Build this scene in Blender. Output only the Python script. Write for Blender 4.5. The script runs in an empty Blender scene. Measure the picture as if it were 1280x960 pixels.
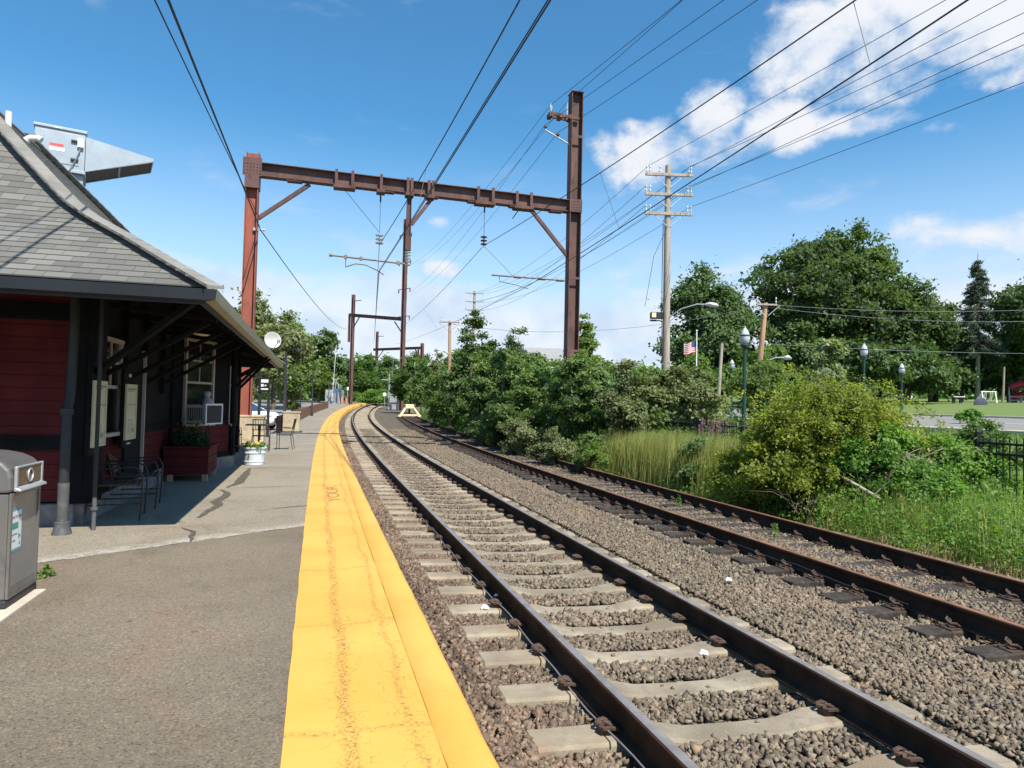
import bpy, math, random
import numpy as np
from mathutils import Matrix, Vector

sc = bpy.context.scene
COL = sc.collection
RNG = np.random.default_rng(7)
random.seed(7)

# ------------------------------------------------------------------ camera
cam = bpy.data.cameras.new('camera')
cam.sensor_width = 36.0
cam.lens = 36.0 * 850.9 / 1280.0
cam.clip_start = 0.05
cam.clip_end = 5000
cam_o = bpy.data.objects.new('camera', cam)
COL.objects.link(cam_o)
sc.camera = cam_o
_cp, _sp, _c, _s = math.cos(.0300), math.sin(.0300), math.cos(.0222), math.sin(.0222)
_r = (_c, -_sp * _s, _cp * _s)
_u = (-_s, -_sp * _c, _cp * _c)
_b = (0, -_cp, -_sp)
cam_o.matrix_world = Matrix(((_r[0], _u[0], _b[0], 0), (_r[1], _u[1], _b[1], 0), (_r[2], _u[2], _b[2], 1.5), (0, 0, 0, 1)))

# ------------------------------------------------------------------ sun, sky, exposure
SUN_AZ, SUN_EL = math.radians(145), math.radians(54)
sun = bpy.data.lights.new('sun', 'SUN')
sun.energy = 5.0
sun.angle = math.radians(0.5)
sun.color = (1.0, 0.92, 0.79)
sun_o = bpy.data.objects.new('sun', sun)
COL.objects.link(sun_o)
_d = Vector((-math.sin(SUN_AZ) * math.cos(SUN_EL), -math.cos(SUN_AZ) * math.cos(SUN_EL), -math.sin(SUN_EL)))
sun_o.rotation_euler = _d.to_track_quat('-Z', 'Y').to_euler()
sun_o.location = (30, -30, 60)

sc.view_settings.view_transform = 'Standard'
sc.view_settings.look = 'None'
sc.view_settings.gamma = 1.0
sc.view_settings.exposure = 0.68
sc.view_settings.use_curve_mapping = False
sc.render.engine = 'CYCLES'
sc.cycles.use_denoising = True
sc.cycles.max_bounces = 6
sc.cycles.diffuse_bounces = 3
sc.cycles.transparent_max_bounces = 6
sc.cycles.use_adaptive_sampling = True
sc.cycles.adaptive_threshold = 0.02


class NT:
    """small helper for writing node trees"""
    def __init__(s, tree):
        s.t = tree
    def n(s, typ, **kw):
        nd = s.t.nodes.new(typ)
        for k, v in kw.items():
            setattr(nd, k, v)
        return nd
    def put(s, sock, v):
        if isinstance(v, bpy.types.NodeSocket):
            s.t.links.new(v, sock)
        elif v is not None:
            if sock.type == 'RGBA' and isinstance(v, (tuple, list)) and len(v) == 3:
                v = (*v, 1)
            sock.default_value = v
    def math(s, op, a, b=None, c=None, clamp=False):
        nd = s.n('ShaderNodeMath', operation=op, use_clamp=clamp)
        s.put(nd.inputs[0], a)
        if b is not None: s.put(nd.inputs[1], b)
        if c is not None: s.put(nd.inputs[2], c)
        return nd.outputs[0]
    def mix(s, f, a, b, mode='MIX'):
        nd = s.n('ShaderNodeMix', data_type='RGBA', blend_type=mode)
        s.put(nd.inputs[0], f); s.put(nd.inputs[6], a); s.put(nd.inputs[7], b)
        return nd.outputs[2]
    def noise(s, vec, scale, detail=4, rough=.55, dist=0.0):
        nd = s.n('ShaderNodeTexNoise')
        if vec is not None: s.put(nd.inputs['Vector'], vec)
        s.put(nd.inputs['Scale'], scale); s.put(nd.inputs['Detail'], detail)
        s.put(nd.inputs['Roughness'], rough); s.put(nd.inputs['Distortion'], dist)
        return nd.outputs['Fac']
    def voro(s, vec, scale, feature='F1', out='Distance', rnd=1.0):
        nd = s.n('ShaderNodeTexVoronoi', feature=feature)
        s.put(nd.inputs['Vector'], vec); s.put(nd.inputs['Scale'], scale)
        s.put(nd.inputs['Randomness'], rnd)
        return nd.outputs[out]
    def ss(s, v, lo, hi, a=0.0, b=1.0):
        nd = s.n('ShaderNodeMapRange', interpolation_type='SMOOTHSTEP')
        s.put(nd.inputs[0], v); s.put(nd.inputs[1], lo); s.put(nd.inputs[2], hi)
        s.put(nd.inputs[3], a); s.put(nd.inputs[4], b)
        return nd.outputs[0]
    def ramp(s, v, stops, mode='LINEAR'):
        nd = s.n('ShaderNodeValToRGB')
        cr = nd.color_ramp
        cr.interpolation = mode
        while len(cr.elements) < len(stops):
            cr.elements.new(.5)
        for e, (p, c) in zip(cr.elements, stops):
            e.position = p; e.color = (*c, 1)
        s.put(nd.inputs[0], v)
        return nd.outputs[0]
    def xyz(s, vec):
        nd = s.n('ShaderNodeSeparateXYZ'); s.put(nd.inputs[0], vec)
        return nd.outputs
    def comb(s, x, y, z):
        nd = s.n('ShaderNodeCombineXYZ')
        for i, v in enumerate((x, y, z)): s.put(nd.inputs[i], v)
        return nd.outputs[0]
    def obj(s):
        return s.n('ShaderNodeTexCoord').outputs['Object']
    def uv(s):
        return s.n('ShaderNodeTexCoord').outputs['UV']
    def island(s):
        return s.n('ShaderNodeNewGeometry').outputs['Random Per Island']
    def bump(s, h, strength=.5, dist=.01):
        nd = s.n('ShaderNodeBump')
        s.put(nd.inputs['Strength'], strength); s.put(nd.inputs['Distance'], dist); s.put(nd.inputs['Height'], h)
        return nd.outputs[0]


world = bpy.data.worlds.new('World')
sc.world = world
world.use_nodes = True
world.node_tree.nodes.clear()
W = NT(world.node_tree)
sky = W.n('ShaderNodeTexSky', sky_type='NISHITA', sun_disc=False)
sky.sun_elevation = SUN_EL
sky.sun_rotation = SUN_AZ
sky.altitude = 0
sky.air_density = 1.0
sky.dust_density = 0.25
sky.ozone_density = 2.2
_dir = W.n('ShaderNodeTexCoord').outputs['Generated']
_x, _y, _z = W.xyz(_dir)
_az = W.math('ARCTAN2', _x, _y)
_el = W.math('ARCSINE', _z)
_p = W.comb(_az, W.math('MULTIPLY', _el, 1.25), 0.0)
_n1 = W.noise(_p, 9.0, 7, .58, .25)
_n2 = W.noise(_p, 34.0, 6, .6, .2)
_nn = W.math('ADD', W.math('MULTIPLY', W.math('SUBTRACT', _n1, .5), 2.2), W.math('MULTIPLY', W.math('SUBTRACT', _n2, .5), 0.75))
CLOUDS = [  # azimuth, elevation, half width, half height (radians), density
    (.400, .468, .075, .058, 1), (.500, .470, .130, .085, 1), (.610, .468, .130, .080, 1), (.500, .412, .075, .036, .9),
    (.628, .383, .030, .015, .75), (.190, .352, .085, .042, 1), (.281, .391, .042, .042, 1), (.265, .350, .095, .032, .9),
    (.377, .372, .066, .035, .9), (.447, .366, .080, .019, .8), (.590, .217, .110, .032, .75), (-.104, .192, .036, .014, .9),
    (-.114, .259, .019, .009, .6), (.168, .388, .030, .013, .7), (.575, .345, .03, .012, .5),
    (-1.1, .42, .16, .06, .8), (1.25, .36, .25, .09, 1)]
_den = None
for az, el, ra, re, k in CLOUDS:
    dx = W.math('DIVIDE', W.math('SUBTRACT', _az, az), ra)
    dy = W.math('DIVIDE', W.math('SUBTRACT', _el, el), re)
    r2 = W.math('ADD', W.math('MULTIPLY', dx, dx), W.math('MULTIPLY', dy, dy))
    v = W.math('MULTIPLY', W.math('SUBTRACT', 1.0, W.math('MULTIPLY', r2, .55)), k)
    _den = v if _den is None else W.math('MAXIMUM', _den, v)
_cov = W.ss(W.math('ADD', _den, _nn), .26, 1.02)
# thin low bank of cloud towards the horizon
_band = W.ss(_el, .27, .03)
_n3 = W.noise(W.comb(W.math('MULTIPLY', _az, 1.0), W.math('MULTIPLY', _el, 3.2), 3.7), 5.0, 6, .55, .4)
_wisp = W.math('MULTIPLY', W.ss(W.math('ADD', _n3, W.math('MULTIPLY', _band, .66)), .58, .98), .80)
_cov = W.math('MAXIMUM', _cov, _wisp)
_shade = W.math('ADD', .80, W.math('MULTIPLY', W.math('SUBTRACT', _n1, .42), .75), clamp=False)
_ccol = W.mix(W.ss(_shade, .72, .95), (4.9, 5.8, 7.2), (7.2, 7.4, 7.8))
_skyc = W.mix(1.0, sky.outputs[0], (0.63, 1.28, 1.49), 'MULTIPLY')
_skyc = W.mix(W.math('MULTIPLY', W.ss(_el, .40, .03), .78), _skyc, (6.4, 7.5, 8.9))
_col = W.mix(_cov, _skyc, _ccol)
_bg = W.n('ShaderNodeBackground')
W.put(_bg.inputs[0], _col)
_bg.inputs[1].default_value = 0.078
_wo = W.n('ShaderNodeOutputWorld')
W.t.links.new(_bg.outputs[0], _wo.inputs[0])

# ------------------------------------------------------------------ track frame: distance s along the line, offset to the right
TS = np.arange(-60, 900.01, .5)
def _heading(s):
    q = np.clip(s, -20, 170)
    return -.2819 + .000489 * q + 7.5e-6 * q * q
_h = _heading(TS)
_i0 = int(np.argmin(abs(TS)))
_cx = np.concatenate([[0], np.cumsum(np.sin((_h[1:] + _h[:-1]) / 2))]) * .5
_cy = np.concatenate([[0], np.cumsum(np.cos((_h[1:] + _h[:-1]) / 2))]) * .5
_cx += 2.573 - _cx[_i0]
_cy += .044 - _cy[_i0]
def grade(s):
    if s < 15: return 0.0
    if s < 105: return 1.14e-4 * (s - 15) ** 2
    q = min(s - 105, 40)
    return .923 + .0205 * (q - q * q / 80)
def T(s, off, z=0.0, g=True):
    x = float(np.interp(s, TS, _cx)); y = float(np.interp(s, TS, _cy)); h = float(np.interp(s, TS, _h))
    return Vector((x + off * math.cos(h), y - off * math.sin(h), z + (grade(s) if g else 0)))
def Th(s):
    return float(np.interp(s, TS, _h))
def track_of(x, y):
    i = int(np.argmin((_cx - x) ** 2 + (_cy - y) ** 2))
    dx, dy = x - _cx[i], y - _cy[i]
    return TS[i] + dx * math.sin(_h[i]) + dy * math.cos(_h[i]), dx * math.cos(_h[i]) - dy * math.sin(_h[i])
# cross section of the land right of the platform edge
_SEC_O = [-400, -14, -13.9, -1.75, -1.7, -.5, 2.0, 3.2, 5.4, 6.4, 8.0, 9.4, 11.5, 13.0, 15.0, 32.0, 36, 60, 120, 400]
_SEC_Z = [-.06, -.06, -.5, -.5, -.40, -.42, -.47, -.46, -.45, -.58, -.42, -.25, .35, .80, 1.0, 1.30, 1.45, 2.55, 3.3, 3.6]
def land_z(s, off):
    return float(np.interp(off, _SEC_O, _SEC_Z)) + grade(s)
def land_at(x, y):
    s, o = track_of(x, y)
    return land_z(s, o)
# station frame: a along the platform, b towards the track
BO = Vector((-4.79, 7.83, 0))
BH = math.radians(-16.1)
BA = Vector((math.sin(BH), math.cos(BH), 0))
BB = Vector((math.cos(BH), -math.sin(BH), 0))
UP = Vector((0, 0, 1))
def B(a, b, z=0.0):
    return BO + BA * a + BB * b + UP * z

# ------------------------------------------------------------------ mesh building
def V(*a):
    return Vector(a)
class MB:
    def __init__(s):
        s.v, s.f, s.m, s.mi = [], [], [], 0
    def add(s, vs, fs):
        o = len(s.v)
        s.v.extend([tuple(v) for v in vs])
        s.f.extend([tuple(i + o for i in f) for f in fs])
        s.m.extend([s.mi] * len(fs))
        return s
    def par(s, o, ax, ay, az):
        o, ax, ay, az = Vector(o), Vector(ax), Vector(ay), Vector(az)
        if ax.cross(ay).dot(az) < 0:
            ax, ay = ay, ax
        vs = [o, o + ax, o + ax + ay, o + ay, o + az, o + ax + az, o + ax + ay + az, o + ay + az]
        return s.add(vs, [(3, 2, 1, 0), (4, 5, 6, 7), (0, 1, 5, 4), (1, 2, 6, 5), (2, 3, 7, 6), (3, 0, 4, 7)])
    def box(s, c, sx, sy, sz, X=(1, 0, 0), Y=(0, 1, 0), Z=(0, 0, 1)):
        """centre c, full sizes along the unit axes X, Y, Z"""
        X, Y, Z = Vector(X) * sx, Vector(Y) * sy, Vector(Z) * sz
        return s.par(Vector(c) - (X + Y + Z) / 2, X, Y, Z)
    def bar(s, p, q, w, h, up=(0, 0, 1)):
        """box beam from p to q, w wide and h high"""
        p, q = Vector(p), Vector(q)
        d = (q - p); L = d.length; d.normalize()
        x = d.cross(Vector(up))
        if x.length < 1e-4: x = d.cross(Vector((1, 0, 0)))
        x.normalize(); z = x.cross(d).normalized()
        return s.box((p + q) / 2, w, L, h, x, d, z)
    def tube(s, pts, r, n=6, cap=True):
        pts = [Vector(p) for p in pts]
        rs = r if isinstance(r, (list, tuple)) else [r] * len(pts)
        o = len(s.v); ref = None
        for i, p in enumerate(pts):
            d = (pts[min(i + 1, len(pts) - 1)] - pts[max(i - 1, 0)]).normalized()
            if ref is None:
                ref = d.cross(Vector((0, 0, 1)))
                if ref.length < .05: ref = d.cross(Vector((1, 0, 0)))
                ref.normalize()
            x = (ref - d * ref.dot(d)).normalized(); ref = x
            y = d.cross(x)
            for k in range(n):
                t = 2 * math.pi * k / n
                s.v.append(tuple(p + (x * math.cos(t) + y * math.sin(t)) * rs[i]))
        for i in range(len(pts) - 1):
            for k in range(n):
                a, b = o + i * n + k, o + i * n + (k + 1) % n
                s.f.append((a, b, b + n, a + n)); s.m.append(s.mi)
        if cap:
            s.f.append(tuple(o + k for k in reversed(range(n)))); s.m.append(s.mi)
            e = o + (len(pts) - 1) * n
            s.f.append(tuple(e + k for k in range(n))); s.m.append(s.mi)
        return s
    def lathe(s, base, prof, n=16, axis=(0, 0, 1)):
        """prof: list of (radius, height) from bottom to top"""
        ax = Vector(axis).normalized()
        x = ax.orthogonal().normalized(); y = ax.cross(x)
        base = Vector(base); o = len(s.v)
        for r, h in prof:
            for k in range(n):
                t = 2 * math.pi * k / n
                s.v.append(tuple(base + ax * h + (x * math.cos(t) + y * math.sin(t)) * max(r, 1e-4)))
        for i in range(len(prof) - 1):
            for k in range(n):
                a, b = o + i * n + k, o + i * n + (k + 1) % n
                s.f.append((a, b, b + n, a + n)); s.m.append(s.mi)
        s.f.append(tuple(o + k for k in reversed(range(n)))); s.m.append(s.mi)
        e = o + (len(prof) - 1) * n
        s.f.append(tuple(e + k for k in range(n))); s.m.append(s.mi)
        return s
    def prism(s, poly, vec):
        """closed polygon pushed along vec"""
        poly = [Vector(p) for p in poly]; vec = Vector(vec); n = len(poly)
        nrm = Vector((0, 0, 0))
        for i in range(n):
            a, b = poly[i], poly[(i + 1) % n]
            nrm += a.cross(b)
        if nrm.dot(vec) < 0: poly.reverse()
        vs = poly + [p + vec for p in poly]
        fs = [tuple(reversed(range(n))), tuple(range(n, 2 * n))]
        fs += [(i, (i + 1) % n, n + (i + 1) % n, n + i) for i in range(n)]
        return s.add(vs, fs)
    def ibeam(s, p, q, w, h, t, up):
        """rolled H section from p to q: h between flanges along up, flanges w wide, metal t"""
        p, q, up = Vector(p), Vector(q), Vector(up).normalized()
        d = (q - p).normalized(); x = d.cross(up).normalized(); L = (q - p).length; c = (p + q) / 2
        s.box(c + up * (h - t) / 2, w, L, t, x, d, up)
        s.box(c - up * (h - t) / 2, w, L, t, x, d, up)
        s.box(c, t, L, h - 2 * t, x, d, up)
        return s
    def build(s, name, m, parent=None, bevel=0, smooth=0, local=False):
        me = bpy.data.meshes.new(name)
        off = Vector((0, 0, 0)) if local else world_loc(parent)
        vs = np.array(s.v, dtype=np.float64) - np.array(off)
        loc = None
        if parent is None and not local:
            loc = np.array([(vs[:, 0].min() + vs[:, 0].max()) / 2, (vs[:, 1].min() + vs[:, 1].max()) / 2, vs[:, 2].min()])
            vs = vs - loc
        me.from_pydata(vs.tolist(), [], s.f)
        for k in (m if isinstance(m, (list, tuple)) else [m]):
            me.materials.append(k)
        if isinstance(m, (list, tuple)):
            me.polygons.foreach_set('material_index', s.m)
        if smooth:
            me.polygons.foreach_set('use_smooth', [True] * len(me.polygons))
            me.set_sharp_from_angle(angle=math.radians(smooth))
        me.update()
        o = bpy.data.objects.new(name, me)
        COL.objects.link(o)
        if loc is not None: o.location = loc
        if parent is not None: o.parent = parent
        if bevel:
            bv = o.modifiers.new('bevel', 'BEVEL'); bv.width = bevel; bv.segments = 2
            bv.limit_method = 'ANGLE'; bv.angle_limit = math.radians(40)
        return o
def world_loc(p):
    v = Vector((0, 0, 0))
    while p is not None:
        v = v + p.location; p = p.parent
    return v
def quads(name, P, m, parent=None, uvs=None):
    """P: (n, k, 3) array of loose k-gons as one mesh"""
    P = np.asarray(P, dtype=np.float32)
    n, k = P.shape[:2]
    off = np.array(world_loc(parent), dtype=np.float32)
    P = P - off
    loc = None
    if parent is None:
        f = P.reshape(-1, 3)
        loc = np.array([(f[:, 0].min() + f[:, 0].max()) / 2, (f[:, 1].min() + f[:, 1].max()) / 2, f[:, 2].min()])
        P = P - loc
    me = bpy.data.meshes.new(name)
    me.vertices.add(n * k); me.vertices.foreach_set('co', P.reshape(-1).astype(np.float32))
    me.loops.add(n * k); me.loops.foreach_set('vertex_index', np.arange(n * k, dtype=np.int32))
    me.polygons.add(n); me.polygons.foreach_set('loop_start', np.arange(0, n * k, k, dtype=np.int32))
    me.polygons.foreach_set('loop_total', np.full(n, k, dtype=np.int32))
    me.materials.append(m)
    me.update(calc_edges=True)
    o = bpy.data.objects.new(name, me)
    COL.objects.link(o)
    if loc is not None: o.location = loc.tolist()
    if parent is not None: o.parent = parent
    return o
def indexed(name, Vt, F, m, parent=None):
    """Vt: (n,3), F: (k,3 or 4) index arrays"""
    Vt = np.asarray(Vt, dtype=np.float32) - np.array(world_loc(parent), dtype=np.float32)
    F = np.asarray(F, dtype=np.int32); n, k = F.shape
    me = bpy.data.meshes.new(name)
    me.vertices.add(len(Vt)); me.vertices.foreach_set('co', Vt.reshape(-1))
    me.loops.add(n * k); me.loops.foreach_set('vertex_index', F.reshape(-1))
    me.polygons.add(n); me.polygons.foreach_set('loop_start', np.arange(0, n * k, k, dtype=np.int32))
    me.polygons.foreach_set('loop_total', np.full(n, k, dtype=np.int32))
    me.materials.append(m)
    me.update(calc_edges=True)
    o = bpy.data.objects.new(name, me); COL.objects.link(o)
    if parent is not None: o.parent = parent
    return o
def tag(o, label=None, cat=None, group=None, kind=None):
    if label: o['label'] = label
    if cat: o['category'] = cat
    if group: o['group'] = group
    if kind: o['kind'] = kind
    return o
def thing(name, loc, label, cat, group=None):
    o = bpy.data.objects.new(name, None)
    o.empty_display_size = .2
    COL.objects.link(o); o.location = loc
    return tag(o, label, cat, group)
def structure(o):
    o['kind'] = 'structure'; return o
def copy_tree(o, parent=None):
    c = o.copy(); COL.objects.link(c)
    if parent is not None: c.parent = parent
    for ch in [k for k in bpy.data.objects if k.parent == o]:
        copy_tree(ch, c)
    return c
def text(name, body, size, origin, X, Y, m, parent=None, extrude=.001, align='LEFT', stretch=1.0):
    """writing laid on a surface: X is the reading direction, Y the up direction of the letters"""
    cu = bpy.data.curves.new(name, 'FONT'); cu.body = body; cu.size = size; cu.extrude = extrude
    cu.align_x = align
    cu.materials.append(m)
    o = bpy.data.objects.new(name, cu); COL.objects.link(o)
    X, Y = Vector(X).normalized(), Vector(Y).normalized(); Z = X.cross(Y); X = X * stretch
    L = Vector(origin) - world_loc(parent)
    o.matrix_local = Matrix(((X[0], Y[0], Z[0], L[0]), (X[1], Y[1], Z[1], L[1]), (X[2], Y[2], Z[2], L[2]), (0, 0, 0, 1)))
    bpy.context.view_layer.update()
    me = bpy.data.meshes.new_from_object(o.evaluated_get(bpy.context.evaluated_depsgraph_get()))
    r = bpy.data.objects.new(name, me); COL.objects.link(r); r.matrix_local = o.matrix_local.copy()
    bpy.data.objects.remove(o)
    if parent is not None:
        r.parent = parent
    return r

# ------------------------------------------------------------------ materials
def new_mat(name):
    m = bpy.data.materials.new(name); m.use_nodes = True
    m.node_tree.nodes.clear()
    t = NT(m.node_tree)
    out = t.n('ShaderNodeOutputMaterial')
    p = t.n('ShaderNodeBsdfPrincipled')
    m.node_tree.links.new(p.outputs[0], out.inputs[0])
    return m, t, p
def mul(c, k):
    return tuple(min(1, x * k) for x in c)
def mat(name, col, rough=.7, metal=0.0, var=.18, scale=2.0, bump=0.0, bscale=60, bdist=.004, dirt=None, dirt_amt=.5, stretch=None, spec=.4):
    m, t, p = new_mat(name)
    v = t.obj()
    if stretch:
        mp = t.n('ShaderNodeMapping'); mp.inputs['Scale'].default_value = stretch
        t.put(mp.inputs[0], v); v = mp.outputs[0]
    n = t.noise(v, scale, 6, .6)
    c = t.mix(t.ss(n, .3, .7), mul(col, 1 - var), mul(col, 1 + var))
    if dirt:
        d = t.noise(v, scale * 2.7, 7, .65, .6)
        c = t.mix(t.math('MULTIPLY', t.ss(d, .48, .68), dirt_amt), c, dirt)
    t.put(p.inputs['Base Color'], c)
    r = t.math('ADD', rough - .08, t.math('MULTIPLY', t.noise(v, scale * 5, 3), .16))
    t.put(p.inputs['Roughness'], r)
    p.inputs['Metallic'].default_value = metal
    p.inputs['Specular IOR Level'].default_value = spec
    if bump:
        t.put(p.inputs['Normal'], t.bump(t.noise(v, bscale, 5, .6), bump, bdist))
    return m
def leaf_mat(name, c1, c2, c3, trans=.58, rough=.55):
    m, t, p = new_mat(name)
    r = t.island()
    big = t.noise(t.obj(), .55, 2)
    tr_ = t.n('ShaderNodeObjectInfo').outputs['Random']
    f = t.math('ADD', t.math('ADD', t.math('MULTIPLY', r, .42), t.math('MULTIPLY', t.ss(big, .35, .65), .40)), t.math('MULTIPLY', tr_, .18))
    c1, c2, c3 = [(q[0] * 1.2, q[1] * 1.1, q[2] * 1.25) for q in (c1, c2, c3)]
    c = t.ramp(f, [(0, c1), (.5, c2), (1, c3)])
    t.put(p.inputs['Base Color'], c)
    p.inputs['Roughness'].default_value = rough
    p.inputs['Specular IOR Level'].default_value = .3
    tr = t.n('ShaderNodeBsdfTranslucent')
    t.put(tr.inputs[0], t.mix(1.0, c, (1.5, 1.7, .6), 'MULTIPLY'))
    mx = t.n('ShaderNodeMixShader'); mx.inputs[0].default_value = trans
    m.node_tree.links.new(p.outputs[0], mx.inputs[1]); m.node_tree.links.new(tr.outputs[0], mx.inputs[2])
    out = [n for n in m.node_tree.nodes if n.type == 'OUTPUT_MATERIAL'][0]
    m.node_tree.links.new(mx.outputs[0], out.inputs[0])
    return m

M = {}
M['rust'] = mat('rusted_steel_red', (.27, .085, .058), .8, 0, .22, 1.6, .25, 40, .003, (.10, .045, .04), .55, (1, 1, .35))
M['rust_dark'] = mat('rusted_steel_brown', (.115, .062, .055), .8, 0, .25, 1.2, .25, 40, .003, (.04, .028, .028), .6, (1, 1, .4))
M['steel_dark'] = mat('dark_steel', (.035, .036, .04), .55, .3, .2, 3)
M['galv'] = mat('galvanised_steel', (.46, .48, .50), .45, .6, .1, 3)
M['gray_metal'] = mat('painted_grey_metal', (.33, .39, .45), .45, .1, .08, 2, dirt=(.28, .31, .33), dirt_amt=.35)
M['insul'] = mat('grey_porcelain', (.45, .48, .50), .25, 0, .1, 4)
M['insul_brown'] = mat('brown_porcelain', (.10, .06, .05), .25, 0, .1, 4)
M['wood_pole'] = mat('weathered_pole_timber', (.36, .31, .26), .85, 0, .22, 2.5, .3, 50, .004, (.2, .17, .14), .5, (3, 3, .25))
M['wood_tan'] = mat('tan_pole_timber', (.40, .25, .15), .85, 0, .2, 2.5, .3, 50, .004, (.22, .13, .08), .5, (3, 3, .25))
M['wire'] = mat('dark_wire', (.03, .03, .035), .6, .2, .1, 1)
M['wire_gray'] = mat('grey_wire', (.22, .23, .25), .6, .2, .1, 1)
M['concrete_tan'] = mat('tan_concrete', (.42, .35, .24), .9, 0, .15, 2.2, .4, 90, .004, (.2, .17, .11), .6)
M['concrete_pale'] = mat('pale_concrete', (.48, .43, .35), .9, 0, .12, 2.5, .3, 90, .003, (.3, .26, .2), .5)
M['white'] = mat('white_paint', (.78, .78, .76), .5, 0, .04, 3)
M['cream'] = mat('cream_paint', (.72, .62, .38), .6, 0, .08, 3, dirt=(.45, .36, .2), dirt_amt=.4)
M['black'] = mat('black_paint', (.014, .016, .018), .5, 0, .2, 3)
M['text_dark'] = mat('dark_lettering', (.05, .045, .04), .7, 0, .05, 5)
# ================================================================== SETTING
# ---- land
m, t, p = new_mat('soil_and_turf')
v = t.obj()
n1 = t.noise(v, .35, 5); n2 = t.noise(v, 6, 6, .65); n3 = t.noise(v, 40, 4, .6)
grass = t.mix(n2, (.075, .12, .028), (.16, .22, .055))
soil = t.mix(n3, (.09, .07, .045), (.20, .165, .11))
uvx, uvy, _ = t.xyz(t.uv())           # u = metres to the right of the track
lawn = t.ss(t.math('ADD', uvx, t.math('MULTIPLY', t.math('SUBTRACT', n2, .5), 3.0)), 7.6, 9.6)
t.put(p.inputs['Base Color'], t.mix(lawn, t.mix(t.ss(n1, .42, .6), soil, t.mix(.5, soil, grass)), grass))
p.inputs['Roughness'].default_value = .95
t.put(p.inputs['Normal'], t.bump(n2, .6, .05))
M['land'] = m

m, t, p = new_mat('road_asphalt')
v = t.obj()
c = t.mix(t.noise(v, .5, 4), (.19, .185, .18), (.25, .245, .235))
t.put(p.inputs['Base Color'], t.mix(t.math('MULTIPLY', t.noise(v, 90, 3), .5), c, (.13, .13, .13)))
p.inputs['Roughness'].default_value = .9
M['road'] = m

def track_sheet(name, ss, oo, zf, m, close=None):
    """grid in track coordinates; close = depth of a skirt round the rim"""
    mb = MB(); no = len(oo)
    for s in ss:
        for o in oo:
            mb.v.append(tuple(T(s, o, zf(s, o), g=False)))
    for i in range(len(ss) - 1):
        for j in range(no - 1):
            a = i * no + j
            mb.f.append((a, a + 1, a + 1 + no, a + no)); mb.m.append(0)
    o = mb.build(name, m, local=True)
    uv = o.data.uv_layers.new(name='UVMap')
    vi = np.empty(len(o.data.loops), dtype=np.int32); o.data.loops.foreach_get('vertex_index', vi)
    S = np.repeat(np.array(ss, dtype=float), no); O = np.tile(np.array(oo, dtype=float), len(ss))
    uv.data.foreach_set('uv', np.stack([O[vi], S[vi]], 1).reshape(-1).astype(np.float32))
    return o
SS = list(np.arange(-40, 60, 1.0)) + list(np.arange(60, 200, 4.0)) + [210, 240, 300, 400, 600, 880]
OO = [-400, -200, -120, -80, -50, -30, -20, -14, -13.9, -8, -4, -1.75, -1.7, -1.2, -.5, .5, 1.4, 2, 3.2, 4.2, 5.4, 5.9, 6.4, 7.2, 8, 8.7, 9.4, 10.4, 11.5, 12.2, 13, 14, 15, 20, 26, 32, 36, 45, 60, 90, 120, 180, 260, 330]
structure(track_sheet('ground', SS, OO, lambda s, o: land_z(s, o) - (.16 if -1.7 <= o <= 5.5 else 0), M['land']))

# ---- road beyond the fence, its markings and kerb
RS = list(np.arange(-40, 130, 2.0))
structure(track_sheet('road', RS, [15, 19, 23.5, 28, 32], lambda s, o: land_z(s, o) + .03, M['road']))
M['mark_white'] = mat('road_marking_white', (.75, .74, .70), .8, 0, .12, 6)
mk = MB()
def strip(mb, s0, s1, o0, o1, dz, step=2.0):
    s = s0
    while s < s1 - 1e-6:
        e = min(s + step, s1)
        vs = [T(q, o, land_z(q, o) + dz, False) for q, o in ((s, o0), (s, o1), (e, o1), (e, o0))]
        mb.add(vs, [(0, 1, 2, 3)]); s = e
for o in (16.0, 31.0):
    strip(mk, -40, 128, o, o + .14, .036)
for k in range(-8, 26):
    strip(mk, k * 5.0, k * 5.0 + 2.6, 23.4, 23.56, .036, 1.3)
structure(mk.build('road_markings', M['mark_white']))
kb = MB()
for o in (14.75, 32.0):
    for k in range(len(RS) - 1):
        a, b = RS[k], RS[k + 1]
        pts = [T(q, oo, land_z(q, oo) + dz, False) for q, oo, dz in ((a, o, -.1), (a, o + .22, -.1), (a, o + .22, .13), (a, o, .13))]
        kb.prism(pts, T(b, o, land_z(b, o), False) - T(a, o, land_z(a, o), False))
structure(kb.build('kerb', M['concrete_pale']))

# ---- car park beyond the platform and the street that crosses the line
structure(track_sheet('car_park', list(np.arange(10, 118, 3.0)), [-44, -30, -18, -9, -4.62], lambda s, o: grade(s) - .045, M['road']))
structure(track_sheet('crossing_street', [121, 124, 127, 130, 133], [-60, -30, -14, -6, -3, -1, 1, 3, 6, 12, 15], lambda s, o: grade(s) - .16, M['road']))

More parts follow.
